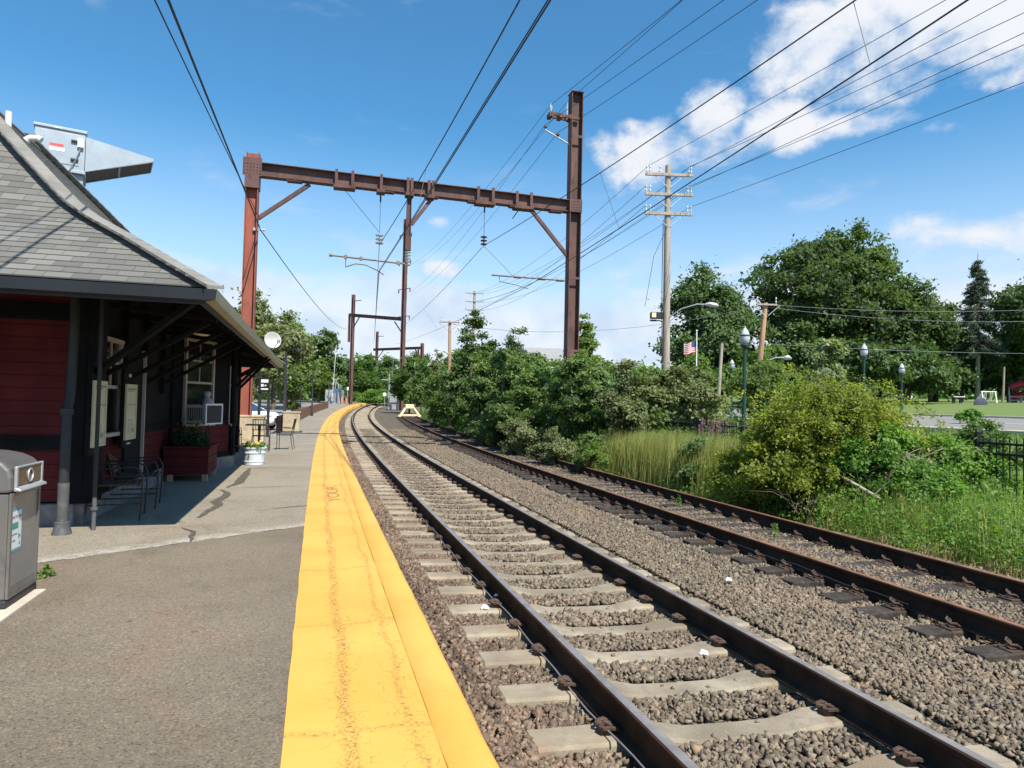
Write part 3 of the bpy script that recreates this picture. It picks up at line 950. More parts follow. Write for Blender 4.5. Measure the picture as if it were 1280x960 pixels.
stn = thing('station_building', B(5.5, -3.5), 'low red and black wooden station building with grey shingled hip roof and deep eaves', 'station building')
EA0, EA1, EB0, EB1 = -1.71, 12.72, 1.48, -8.48
PM = [-.12, .14, .53, 1.06, 1.58, 1.9, 2.25, 2.64, 3.05, 5.2]
PZ = [2.44, 2.60, 2.84, 3.18, 3.49, 3.72, 4.06, 4.45, 4.87, 7.05]
def prof(mm): return float(np.interp(mm, PM, PZ))
HALF = (EB0 - EB1) / 2
def rp(side, mm, u):
    """point of a roof slope: mm metres in from the eave, u = 0..1 along the course between the hips"""
    if side == 'near': b0, b1 = EB0 - mm, EB1 + mm; return B(EA0 + mm, b0 + (b1 - b0) * u, prof(mm))
    if side == 'far': b0, b1 = EB1 + mm, EB0 - mm; return B(EA1 - mm, b0 + (b1 - b0) * u, prof(mm))
    if side == 'track': a0, a1 = EA1 - mm, EA0 + mm; return B(a0 + (a1 - a0) * u, EB0 - mm, prof(mm))
    a0, a1 = EA0 + mm, EA1 - mm; return B(a0 + (a1 - a0) * u, EB1 + mm, prof(mm))
roof_o = None
mb = MB(); uvs = []
for side in ('near', 'track', 'far', 'rear'):
    mm, row = .12, 0
    L0 = 10.0 if side in ('near', 'far') else 14.4
    while mm < HALF - .02:
        # course length measured on the slope
        d = .01; g = (prof(mm + d) - prof(mm)) / d; step = .14 / math.sqrt(1 + g * g); m2 = min(mm + step, HALF)
        lo0, lo1 = rp(side, mm, 0), rp(side, mm, 1); hi0, hi1 = rp(side, m2, 0), rp(side, m2, 1)
        lift = UP * .010
        o = len(mb.v)
        mb.add([lo0 + lift, lo1 + lift, hi1, hi0], [(0, 1, 2, 3)])
        mb.add([lo0 - UP * .004, lo1 - UP * .004, lo1 + lift, lo0 + lift], [(0, 1, 2, 3)])
        e0 = mm; e1 = L0 - mm
        uvs += [(e0, row * .14 + .003), (e1, row * .14 + .003), (e1 - step, row * .14 + .137), (e0 + step, row * .14 + .137)]
        uvs += [(e0, row * .14 + .001), (e1, row * .14 + .001), (e1, row * .14 + .004), (e0, row * .14 + .004)]
        mm = m2; row += 1
roof = mb.build('roof', M['shingle'], stn)
ul = roof.data.uv_layers.new(name='UVMap')
ul.data.foreach_set('uv', np.array(uvs, dtype=np.float32).reshape(-1))
# hip and ridge caps: folded shingles one after another
mb = MB()
def cap_run(f, m0, m1, w, n1, n2):
    mm = m0
    while mm < m1:
        m2 = mm + .17
        a, b = f(mm), f(m2)
        l0, l1 = UP * .016, UP * .010
        mb.add([a + n1 * w + l0 - UP * .0, a + l0 + UP * .012, a + n2 * w + l0, b + n1 * w + l1, b + l1 + UP * .012, b + n2 * w + l1], [(0, 1, 4, 3), (1, 2, 5, 4)])
        mb.add([a + n1 * w + l0, a + l0 + UP * .012, a + n2 * w + l0, a + n1 * w - UP * .01, a - UP * .01, a + n2 * w - UP * .01], [(0, 3, 4, 1), (1, 4, 5, 2)])
        for nn in (n1, n2): mb.add([a + nn * w + l0, b + nn * w + l1, b + nn * w - UP * .014, a + nn * w - UP * .012], [(0, 1, 2, 3)])
        mm += .105
def slope_drop(f, mm, d):
    return d
for sa, ea in ((1, EA0), (-1, EA1)):
    for sb, eb in ((-1, EB0), (1, EB1)):
        f = lambda mm, sa=sa, ea=ea, sb=sb, eb=eb: B(ea + sa * mm, eb + sb * mm, prof(mm) + .008)
        # the two flanks of the cap follow the two slopes, each along its own eave
        cap_run(f, .10, HALF, .155, (-BB * sb), (-BA * sa))
rid = lambda q: B(EA0 + HALF + q, EB0 - HALF, prof(HALF) + .02)
cap_run(rid, 0, (EA1 - EA0) - 2 * HALF, .15, BB - UP * .9, -BB - UP * .9)
mb.build('hip_cap', M['shingle_cap'], stn)

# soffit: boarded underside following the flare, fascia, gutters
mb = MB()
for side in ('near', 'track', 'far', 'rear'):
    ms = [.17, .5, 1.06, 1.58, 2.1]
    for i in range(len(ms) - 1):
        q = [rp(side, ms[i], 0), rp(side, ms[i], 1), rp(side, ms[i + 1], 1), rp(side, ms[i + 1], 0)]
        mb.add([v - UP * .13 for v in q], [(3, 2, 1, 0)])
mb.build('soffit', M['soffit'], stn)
def rect(off):
    return [(EA0 - off, EB0 + off), (EA1 + off, EB0 + off), (EA1 + off, EB1 - off), (EA0 - off, EB1 - off)]
mb = MB()
R0 = rect(-.17); R1 = rect(-.12)
for i in range(4):
    j = (i + 1) % 4
    a, b = R0[i], R0[j]; c, d = R1[i], R1[j]
    mb.add([B(*a, 2.42), B(*b, 2.42), B(*d, 2.42), B(*c, 2.42), B(*a, 2.545), B(*b, 2.545), B(*d, 2.545), B(*c, 2.545)], [(0, 1, 2, 3), (7, 6, 5, 4), (3, 2, 6, 7), (0, 4, 5, 1)])
mb.build('fascia', M['gutter'], stn)
M['gutter_sunlit'] = mat('olive_gutter_sunlit', (.30, .29, .20), .5, .1, .1, 2)  # paler olive puts the sunlight on the track-side gutter into its colour
for i, nm in enumerate('track far rear near'.split()):
    mb = MB()
    j = (i + 1) % 4
    q = [rect(k)[i] for k in (-.115, -.01, .005, -.11)]; r = [rect(k)[j] for k in (-.115, -.01, .005, -.11)]
    zs = (2.445, 2.45, 2.555, 2.565)
    k = len(mb.v)
    mb.add([B(*c, z) for c, z in zip(q, zs)] + [B(*c, z) for c, z in zip(r, zs)], [(0, 1, 5, 4), (1, 2, 6, 5), (2, 3, 7, 6), (3, 0, 4, 7), (3, 2, 1, 0), (4, 5, 6, 7)])
    mb.build('gutter', M['gutter'] if nm != 'track' else M['gutter_sunlit'], stn)

# ---- walls (plan corners in a, b); the bay pushes out towards the track
def wall_quad(mb, p, q, z0, z1, th=.12):
    a, b = B(*p), B(*q); d = (b - a).normalized(); n = Vector((d.y, -d.x, 0))
    mb.par(a + UP * z0 - n * th, b - a, n * th, UP * (z1 - z0))
    return a, b, d, n
PLAN = [(.15, -6.9), (.15, -.2), (5.2, -.2), (7.2, .66), (8.1, .66), (10.0, -.2), (10.85, -.2), (10.85, -6.9)]
tops = 3.3
wall = MB(); boards = MB(); trim = MB(); base = MB()
for i in range(len(PLAN)):
    p_, q_ = PLAN[i], PLAN[(i + 1) % len(PLAN)]
    # direction chosen so that the outside is on the +n side
    a, b = B(*q_), B(*p_)
    d = (b - a).normalized(); n = Vector((d.y, -d.x, 0)); L = (b - a).length
    ctr = B(5.5, -3.5)
    if (a + b).dot(n) / 2 - ctr.dot(n) < 0: n = -n
    wall.par(a - n * .12 + UP * .25, d * L, n * .12, UP * (tops - .25))
    base.par(a - n * .15 + UP * -.05, d * L, n * .23, UP * .30)
    # clapboards: each board leans out at its lower edge
    on_side = (i in (1, 2, 3, 4, 5))
    z = .27
    while z < tops - .1:
        skip = on_side and z > .95            # the platform front is black above the wainscot
        if not skip:
            h = .145
            mb = boards
            mb.par(a + n * .004 + UP * z, d * L, n * .02, UP * (h - .012))
            mb.par(a + n * .004 + UP * (z + h - .012), d * L, n * .008, UP * .012)
        z += .145
    if on_side:
        trim.par(a + n * .003 + UP * .97, d * L, n * .03, UP * (tops - 1.0))
        for zz in (.25, .93):
            trim.par(a + n * .006 + UP * zz, d * L, n * .05, UP * .10)
    else:
        trim.par(a + n * .010 + UP * .86, d * L, n * .035, UP * .17)
        trim.par(a + n * .008 + UP * 2.35, d * L, n * .035, UP * .2)
    # corner boards
    for e in (a, b):
        trim.box(e + UP * (tops / 2 + .12), .17, .17, tops - .28, d, n)
wall.build('wall', M['trim_black'], stn)
boards.build('clapboard', M['clap_red'], stn)
trim.build('wall_trim', M['trim_black'], stn)
base.build('foundation', M['stone_base'], stn, bevel=.02)
# wider dark corner post towards the camera
mb = MB(); mb.box(B(.28, -.12, 1.6), .42, .2, 2.7, BA, BB); mb.build('corner_post', M['trim_black'], stn, bevel=.01)

# eave brackets: a leg on the wall and a strut out to the eave
def bracket(a, b, n):
    mb = MB()
    P = B(a, b)
    q = lambda o, z: P + n * o + UP * z
    mb.bar(q(.05, 1.55), q(.05, 2.9), .07, .07, n)
    mb.bar(q(.06, 1.72), q(1.28, 2.46), .05, .06)
    mb.bar(q(.05, 2.62), q(1.42, 2.50), .05, .065)
    mb.build('eave_bracket', M['trim_black'], stn, bevel=.006)
for a in (.55, 1.75, 2.95, 4.2): bracket(a, -.17, BB)
for a in (7.25, 8.1): bracket(a, .69, BB * .55)
for a in (10.1, 10.7): bracket(a, -.17, BB)
for b in (-1.2, -2.8, -4.4): bracket(.12, b, -BA)
# diagonal hip bracket at the near corner
mb = MB(); d = (-BA + BB).normalized()
mb.bar(B(.2, -.15, 1.7) + d * .05, B(.2, -.15, 2.5) + d * 1.9, .06, .07); mb.build('eave_bracket', M['trim_black'], stn, bevel=.006)
# exposed rafters under the soffit
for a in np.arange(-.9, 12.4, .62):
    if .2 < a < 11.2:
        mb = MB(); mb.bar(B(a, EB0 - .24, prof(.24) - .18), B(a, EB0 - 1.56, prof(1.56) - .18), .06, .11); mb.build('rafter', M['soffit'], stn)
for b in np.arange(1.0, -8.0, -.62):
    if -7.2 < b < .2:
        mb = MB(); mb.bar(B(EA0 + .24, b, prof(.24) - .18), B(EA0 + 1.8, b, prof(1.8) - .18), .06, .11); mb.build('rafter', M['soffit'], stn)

# windows
def window(p0, n, d, w, z0, z1, bars=1, mat_f='frame'):
    """p0: lower left corner on the wall face seen from outside; d along the wall, n outwards"""
    fr = MB(); h = z1 - z0; P = Vector(p0) + n * .035
    q = lambda x, z, o=0: P + d * x + UP * z + n * o
    for x0, x1 in ((0, .055), (w - .055, w)):
        fr.par(q(x0, z0), d * (x1 - x0), n * .06, UP * h)
    for za, zb, o in ((z0 - .05, z0, .10), (z1, z1 + .05, .07), (z0 + h * .5 - .02, z0 + h * .5 + .025, .045), (z0 + h * .76, z0 + h * .76 + .03, .04)):
        fr.par(q(-.02 if o > .06 else .055, za), d * (w + .04 if o > .06 else w - .11), n * o, UP * (zb - za))
    for k in range(bars):
        x = w * (k + 1) / (bars + 1)
        fr.par(q(x - .011, z0 + h * .5 + .025), d * .022, n * .035, UP * (h * .5 - .025))
    fo = fr.build('window', M[mat_f], stn, bevel=.004)
    g = MB(); g.par(q(.055, z0, .012), d * (w - .11), n * .006, UP * h); g.build('pane', M['glass'], fo)
    return fo
window(B(.70, -.2), BB, BA, .85, 1.02, 2.2)
# bay side: direction from (5.2,-.1) to (7.2,.75)
bd = (B(7.2, .66) - B(5.2, -.2)).normalized(); bn = Vector((bd.y, -bd.x, 0))
if bn.dot(BB) < 0: bn = -bn
window(B(5.2, -.2) + bd * .36, bn, bd, 1.0, .98, 2.6)
# vase standing inside the bay window
mb = MB(); P = B(5.2, -.2) + bd * 1.12 + bn * .075
mb.lathe(P + UP * 1.30, [(.05, 0), (.10, .03), (.12, .10), (.09, .17), (.055, .21), (.075, .26), (.08, .30), (.05, .33)], 14)
mb.build('window_ornament', mat('grey_plaster', (.30, .31, .31), .7), stn, smooth=60)
# door between the boards with a pale jamb
mb = MB(); mb.par(B(1.95, -.17, .05), BA * .9, BB * .03, UP * 2.1); do = mb.build('door', M['trim_black'], stn)
mb = MB(); mb.par(B(2.86, -.17, .05), BA * .05, BB * .07, UP * 2.15); mb.build('door_jamb', M['frame'], do)
# conduit, hose bib and the downpipe at the near corner
mb = MB(); P = B(5.2, -.2) + bd * 2.0 + bn * .07
mb.tube([P + UP * .95, P + UP * 1.0, P + UP * 2.2], .012, 6); mb.box(P + UP * 1.78, .04, .03, .02); mb.tube([P + UP * .95, P + bn * .05 + UP * .93, P + bn * .06 + UP * .9], .018, 6)
mb.build('conduit', M['frame'], stn, smooth=40)
M['pipe_gray'] = mat('grey_painted_pipe', (.095, .098, .102), .5, .2, .15, 3, .3, 30, .004, (.22, .22, .22), .35)
M['pipe_dark'] = mat('dark_painted_pipe', (.022, .024, .027), .5, .1, .2, 3)
dp = MB(); P = V(-4.80, 7.36, 0)
top = B(-1.45, 1.2, 2.44)
dp.tube([P + UP * .10, P + UP * .55], .055, 14)
dp.lathe(P + UP * .0, [(.10, 0), (.085, .05), (.075, .09), (.075, .13), (.055, .14)], 14)
dp.tube([P + UP * .52, P + UP * 1.32, P + UP * 1.36 + BA * .02, P + UP * 1.5 + BA * .08, P + UP * 2.0 + BA * .12, P + UP * 2.9 + BA * .12], .052, 14) if 0 else None
dpo = dp.build('downpipe', M['pipe_gray'], stn, smooth=45)
dp = MB(); dp.tube([P + UP * .52, P + UP * 1.32, P + UP * 1.36 + BA * .02, P + UP * 1.5 + BA * .08, P + UP * 2.0 + BA * .12, P + UP * 2.9 + BA * .12], .050, 14)
dp.lathe(P + UP * 1.28, [(.052, 0), (.066, .005), (.066, .07), (.052, .075)], 14)
dp.build('upper_pipe', M['pipe_dark'], dpo, smooth=45)
mb = MB(); P = V(-4.62, 7.62, 0)
mb.tube([P, P + UP * .12, P + UP * .36], .024, 8); mb.lathe(P + UP * .22, [(.028, 0), (.038, .004), (.038, .03), (.028, .034)], 10)
spo = mb.build('standpipe', M['pipe_gray'], stn, smooth=45)
mb = MB(); mb.tube([P + UP * .34, P + UP * 1.6, P + UP * 2.6], .022, 8); mb.build('riser', M['pipe_dark'], spo, smooth=45)
# lamp under the eave
lm = thing('eave_lamp', B(3.5, .60, 2.6), 'cream oval bulkhead lamp under the dark eave', 'lamp')
mb = MB(); P = B(3.5, .60, 0)
mb.lathe(P + UP * 2.53, [(.05, 0), (.14, .015), (.17, .045), (.14, .075), (.06, .09)], 16); mb.build('lens', M['cream'], lm, smooth=60)
mb = MB(); mb.tube([P + UP * 2.6, P + UP * 2.76], .03, 8); mb.build('stem', M['black'], lm, smooth=60)
# vent pipes on the roof
vp = MB(); P = B(5.2, -2.97, 6.1); vp.tube([P, P + UP * .42], .052, 14); vp.build('vent_pipe', M['lead'], stn, smooth=50)
vp = MB(); P = B(5.9, -2.95, 5.9)
vp.tube([P, P + UP * .30, P + UP * .38 + BB * .02, P + UP * .42 + BB * .08, P + UP * .43 + BB * .20, P + UP * .40 + BB * .26], .062, 12); vp.build('vent_elbow', M['lead'], stn, smooth=50)

# ---- roof top air handler with its intake hood, on a curb
hv = thing('rooftop_air_handler', B(8.3, -2.9, 5.6), 'pale grey rooftop air handling unit with wedge shaped intake hood above the shingles', 'air handler')
HX = (BB * 1.0 + BA * .27).normalized(); HY = UP.cross(HX)            # HX points to the track, HY away from the camera
H0 = B(8.60, -2.76, 6.57) - HX * .95                                                # near lower left corner of the box
hq = lambda x, y, z: H0 + HX * x + HY * y + UP * z
mb = MB(); mb.par(hq(0, 0, 0), HX * .95, HY * 1.0, UP * .86); ho = mb.build('casing', M['gray_metal'], hv, bevel=.01)
mb = MB(); mb.par(hq(-.03, -.03, .86), HX * 1.01, HY * 1.06, UP * .06); mb.build('lid', M['gray_metal'], hv, bevel=.008)
mb = MB(); mb.par(hq(.10, -.012, .10), HX * .74, HY * .012, UP * .70); pn = mb.build('access_panel', M['gray_metal'], hv, bevel=.004)
for z in (.62, .20):
    mb = MB(); mb.par(hq(.68, -.055, z), HX * .15, HY * .045, UP * .05); mb.build('latch', M['steel_dark'], pn, bevel=.006)
mb = MB(); mb.par(hq(.80, -.07, .52), HX * .12, HY * .07, UP * .20); sw = mb.build('switch_box', M['white'], hv, bevel=.008)
mb = MB(); mb.tube([hq(.86, -.03, .62), hq(.85, -.05, .45), hq(.77, -.05, .2), hq(.66, -.04, -.05), hq(.58, -.02, -.35)], .012, 6); mb.build('cable', M['wire_gray'], hv, smooth=50)
mb = MB(); mb.par(hq(.28, -.016, .46), HX * .26, HY * .004, UP * .07); st = mb.build('warning_sticker', mat('red_label', (.62, .10, .09), .5), pn)
mb = MB(); mb.par(hq(.28, -.016, .37), HX * .28, HY * .004, UP * .085); mb.build('warning_sticker', M['white'], pn)
mb = MB(); mb.par(hq(.36, -.034, .875), HX * .14, HY * .004, UP * .03); mb.build('name_plate', M['white'], hv)
mb = MB(); mb.par(hq(-.02, -.02, -.07), HX * .99, HY * 1.04, UP * .07); mb.build('base_rail', M['gray_metal'], hv, bevel=.008)
mb = MB(); mb.par(hq(.33, .08, -1.05), HX * .60, HY * .8, UP * .98); mb.build('roof_curb', M['gray_metal'], hv, bevel=.01)
# hood: closed wedge, open screened underside
mb = MB()
w0, w1, w2 = (.96, .80), (2.33, .58), (.96, .0)
mb.prism([hq(w0[0], 0, w0[1]), hq(w1[0], 0, w1[1]), hq(w1[0], 0, w1[1] - .06), hq(w2[0], 0, w2[1])], HY * .02)
mb.prism([hq(w0[0], .98, w0[1]), hq(w1[0], .98, w1[1]), hq(w1[0], .98, w1[1] - .06), hq(w2[0], .98, w2[1])], HY * .02)
mb.prism([hq(w0[0], .02, w0[1]), hq(w1[0], .02, w1[1]), hq(w1[0], .02, w1[1] - .02), hq(w0[0], .02, w0[1] - .02)], HY * .96)
mb.prism([hq(w1[0], .02, w1[1] - .02), hq(w1[0], .02, w1[1] - .07), hq(w1[0] - .02, .02, w1[1] - .07), hq(w1[0] - .02, .02, w1[1] - .02)], HY * .96)
mb.build('intake_hood', M['gray_metal'], hv)
mb = MB(); mb.prism([hq(.97, .03, .03), hq(2.30, .03, .52), hq(2.30, .03, .535), hq(.97, .03, .045)], HY * .94); scn = mb.build('intake_screen', M['steel_dark'], hv)
mb = MB(); mb.prism([hq(1.62, .03, .25), hq(1.66, .03, .268), hq(1.66, .03, .29), hq(1.62, .03, .272)], HY * .94)
mb.bar(hq(.97, .02, .015), hq(2.32, .02, .515), .03, .03); mb.build('screen_frame', M['gray_metal'], hv)

# ---- notice boards on posts in front of the wall
M['board'] = mat('yellowed_notice', (.52, .52, .36), .6, 0, .06, 3, dirt=(.44, .38, .24), dirt_amt=.5)
def notice(a, b, w, z0, z1, label):
    tq = lambda x, z, o=0: B(a + x, b + o, z)
    t_ = thing('notice_board', B(a + w / 2, b, z0), label, 'notice board')
    mb = MB(); mb.par(tq(-.02, z0 - .10, -.05), BA * (w + .04), BB * .045, UP * (z1 - z0 + .32)); mb.build('backing_board', M['trim_black'], t_, bevel=.006)
    mb = MB(); mb.par(tq(0, z0), BA * w, BB * .015, UP * (z1 - z0)); sh = mb.build('notice_sheet', M['board'], t_, bevel=.004)
    mb = MB()
    for x0, x1, za, zb in ((0, w, z0, z0 + .03), (0, w, z1 - .035, z1), (0, .035, z0 + .03, z1 - .035), (w - .03, w, z0 + .03, z1 - .035)):
        mb.par(tq(x0, za, .0155), BA * (x1 - x0), BB * .012, UP * (zb - za))
    mb.build('sheet_frame', M['board'], sh)
    H = z1 - z0
    mb = MB()
    for f0, f1, x0, x1, th in ((.90, .93, .1, .95, 1), (.87, .89, .1, .7, 1), (.62, .64, .08, .92, 1), (.345, .36, .1, .6, 1)):
        mb.par(tq(w * x0, z0 + H * f0, .0155), BA * (w * (x1 - x0)), BB * .003, UP * (H * (f1 - f0)))
    for k in range(4):
        x = w * (.12 + k * .17)
        mb.par(tq(x, z0 + H * (.10 + .02 * (k % 2)), .0155), BA * .012, BB * .003, UP * (H * (.21 - .03 * (k % 3))))
    mb.par(tq(w * .70, z0 + H * .13, .0155), BA * (w * .14), BB * .003, UP * (H * .07))
    mb.build('printed_lines', mat('faded_print', (.28, .27, .17), .8), sh)
    mb = MB()
    for zz in (z1 + .10, z0 - .065):
        for k in range(4):
            mb.par(tq(w * (.36 + k * .09), zz, -.004), BA * (w * .07), BB * .003, UP * (.042 if zz > z1 else .022))
    mb.build('name_strip', mat('white_print', (.5, .52, .54), .6), t_)
    return t_
notice(-.08, -.01, .50, .90, 1.67, 'yellowed notice board on the dark corner of the station, nearest the camera')
notice(1.40, -.03, .55, .90, 1.66, 'yellowed notice board beside the station door, past the white framed window')

# poster case on the front of the bay with upright white lettering
pc = thing('poster_case', B(7.6, .7, .9), 'black poster case with white lettering on the far end of the station bay', 'poster case')
mb = MB(); mb.par(B(7.24, .68, .88), BA * .82, BB * .05, UP * 1.12); mb.build('case', M['trim_black'], pc, bevel=.008)
mb = MB()
for z0, z1, x0, x1 in ((1.58, 1.84, .05, .18), (1.36, 1.50, .04, .22), (1.27, 1.33, .05, .14), (1.14, 1.24, .04, .2), (.84, 1.10, .04, .2), (.72, .82, .05, .17)):
    mb.par(B(7.24 + x0, .731, z0 * .84 + .36), BA * (x1 - x0), BB * .003, UP * (z1 - z0))
mb.build('lettering', M['white'], pc)

# window air conditioner
ac = thing('window_air_conditioner', B(5.2, -.2, 1.0) + bd * 1.2, 'white framed window air conditioner jutting from the bay window', 'air conditioner')
M['ac_gray'] = mat('pale_grey_plastic', (.40, .42, .44), .5, 0, .05, 3)
M['ac_white'] = mat('pale_blue_white_plastic', (.62, .68, .74), .5, 0, .04, 3)
M['ac_grille'] = mat('dark_grille', (.05, .052, .055), .6, .2, .1, 3)
aq = lambda x, o, z: B(5.2, -.2) + bd * (x - .64) + bn * (.045 + o) + UP * z
mb = MB(); mb.par(aq(1.03, .05, 1.0), bd * .56, bn * .40, UP * .36); mb.build('casing', M['ac_gray'], ac, bevel=.01)
mb = MB()
for x0, x1, z0, z1 in ((1.01, 1.61, .98, 1.01), (1.01, 1.61, 1.35, 1.385), (1.01, 1.045, 1.01, 1.35), (1.575, 1.61, 1.01, 1.35)):
    mb.par(aq(x0, .45, z0), bd * (x1 - x0), bn * .03, UP * (z1 - z0))
mb.build('front_frame', M['ac_white'], ac, bevel=.005)
mb = MB(); mb.par(aq(1.045, .452, 1.01), bd * .53, bn * .012, UP * .34)
for k in range(16): mb.par(aq(1.05, .464, 1.02 + k * .0205), bd * .52, bn * .006, UP * .006)
mb.build('coil_grille', M['ac_grille'], ac)
mb = MB()
for k in range(7): mb.par(aq(1.021, .10 + k * .045, 1.06), bd * .01, bn * .018, UP * .24)
mb.build('side_louvre', M['ac_grille'], ac)
mb = MB(); mb.par(aq(1.61, .05, 1.0), bd * .38, bn * .02, UP * .38)
for k in range(7): mb.par(aq(1.63 + k * .046, .07, 1.01), bd * .02, bn * .012, UP * .36)
mb.build('side_panel', M['ac_gray'], ac)

# satellite dish beyond the eave
sd = thing('satellite_dish', B(8.9, 1.3, 2.6), 'white round satellite dish showing past the far eave', 'satellite dish')
M['dish'] = mat('dish_white', (.46, .47, .46), .5, 0, .04, 3)
P = B(9.2, 1.36, 2.98); ax = (-BA * .9 + BB * .35 + UP * .15).normalized()
mb = MB(); mb.lathe(P, [(.02, -.05), (.10, -.045), (.18, -.02), (.205, .02), (.21, .03), (.20, .03), (.15, -.005), (.02, -.035)], 20, ax); mb.build('reflector', M['dish'], sd, smooth=60)
mb = MB(); mb.tube([P + UP * -.24 + ax * .02, P + ax * .30 - UP * .12 + BB * .05], .012, 6); mb.box(P + ax * .31 - UP * .10 + BB * .05, .06, .06, .08); mb.build('feed_arm', M['galv'], sd)
mb = MB(); mb.tube([P - ax * .04, P - ax * .12 - UP * .1, B(9.4, 1.30, 2.62)], .02, 8); mb.build('mast', M['galv'], sd, smooth=50)
# ================================================================== THINGS ON THE PLATFORM
# ---- litter bin on its concrete pad
M['bin'] = mat('brushed_grey_bin', (.19, .18, .17), .40, .5, .06, 2, .08, 60, .001, (.12, .11, .10), .5)
M['bin_in'] = mat('bin_inset_panel', (.28, .275, .27), .38, .45, .06, 2)
M['bin_flap'] = mat('smoky_brown_flap', (.10, .07, .055), .25, .1, .1, 3)
mb = MB(); mb.par(B(-4.25, -.78, -.02), BA * 1.42, BB * 1.28, UP * .035)
tag(mb.build('bin_pad', M['concrete_pale'], bevel=.006), 'pale concrete pad under the grey litter bin', 'concrete pad')
bq = lambda a, b, z: B(-3.36, .43) + BA * a - BB * b + UP * (z + .016)       # a away from the camera, b away from the track
bn_ = thing('litter_bin', bq(.27, .3, 0), 'grey metal litter bin with domed top at the left edge of the platform', 'litter bin')
mb = MB(); mb.par(bq(-.0, .0, .0), BA * .54, -BB * .6, UP * .055); mb.build('plinth', M['steel_dark'], bn_, bevel=.01)
mb = MB()
mb.par(bq(.012, .012, .055), BA * .516, -BB * .576, UP * .735)
mb.build('body', M['bin'], bn_, bevel=.012)
# recessed side panel with sloping sill, facing the track
mb = MB()
mb.par(bq(.035, .010, .075), BA * .47, BB * .006, UP * .69); sidep = mb.build('side_panel', M['bin_in'], bn_, bevel=.004)
mb = MB()
for a0, a1, z0, z1 in ((.012, .04, .06, .79), (.50, .528, .06, .79), (.04, .5, .06, .085), (.04, .5, .765, .79)):
    mb.par(bq(a0, .011, z0), BA * (a1 - a0), BB * .018, UP * (z1 - z0))
mb.prism([bq(.04, .005, .085), bq(.04, -.007, .085), bq(.04, .005, .14)], BA * .46)
mb.build('panel_rim', M['bin'], sidep, bevel=.003)
# dome: arched from track side to back
mb = MB()
arc = []
for k in range(13):
    t_ = k / 12 * math.pi
    arc.append((.30 - .31 * math.cos(t_) , .80 + .10 + .17 * math.sin(t_) ** .8 if 0 < k < 12 else .80))
prof_d = [(-.006, .795)] + [(-.006, .90)] + [(x, z) for x, z in [(.01, .955), (.05, 1.0), (.12, 1.035), (.22, 1.055), (.30, 1.06), (.38, 1.055), (.48, 1.035), (.55, 1.0), (.595, .95)]] + [(.606, .90), (.606, .795)]
mb.prism([bq(-.006, x, z) for x, z in prof_d], BA * .552)
mb.build('dome', M['bin'], bn_, bevel=.02)
mb = MB(); mb.par(bq(.06, -.012, .835), BA * .42, BB * .008, UP * .125); fl = mb.build('push_flap', M['bin_flap'], bn_, bevel=.02)
mb = MB()
for a0, a1, z0, z1 in ((.03, .06, .82, .975), (.48, .51, .82, .975), (.06, .48, .96, .975)):
    mb.par(bq(a0, -.006, z0), BA * (a1 - a0), BB * .02, UP * (z1 - z0))
mb.prism([bq(.03, -.006, .80), bq(.03, -.055, .80), bq(.03, -.05, .815), bq(.03, -.006, .835)], BA * .48)
mb.build('flap_surround', M['galv'], bn_, bevel=.006)
mb = MB(); mb.tube([bq(.27 + .045 * math.cos(q / 12 * 6.283), -.024, .895 + .045 * math.sin(q / 12 * 6.283)) for q in range(13)], .006, 6); mb.build('flap_ring', M['galv'], fl, smooth=60)
# recycling sticker
M['st_white'] = mat('sticker_white', (.72, .74, .74), .5, 0, .03, 3)
M['st_blue'] = mat('sticker_blue_green', (.10, .38, .45), .5, 0, .05, 3)
M['st_green'] = mat('sticker_green', (.05, .32, .22), .5, 0, .05, 3)
sx = lambda a, z, o=0: bq(.055 + a, .0035 - o, .38 + z)
mb = MB(); mb.par(sx(-.006, -.006), BA * .172, BB * .002, UP * .292); stk = mb.build('sticker', M['st_blue'], bn_, bevel=.002)
mb = MB(); mb.par(sx(0, .012, .0022), BA * .158, BB * .0008, UP * .262); mb.build('sticker_face', M['st_white'], stk)
text('sticker_lettering', 'RECYCLABLE', .026, sx(.006, .225, .0034), BA, UP, M['text_dark'], stk, .0004)
text('sticker_lettering', 'BOTTLES', .02, sx(.008, .105, .0034), BA, UP, M['text_dark'], stk, .0004)
text('sticker_lettering', 'CANS', .02, sx(.008, .062, .0034), BA, UP, M['text_dark'], stk, .0004)
mb = MB(); mb.par(sx(.004, .15, .0032), BA * .10, BB * .0006, UP * .045)
mb.prism([sx(.11, .07, .0032), sx(.15, .09, .0032), sx(.11, .115, .0032)], BB * .0008); mb.prism([sx(.12, .03, .0032), sx(.148, .03, .0032), sx(.134, .06, .0032)], BB * .0008)
mb.build('sticker_arrow', M['st_green'], stk)

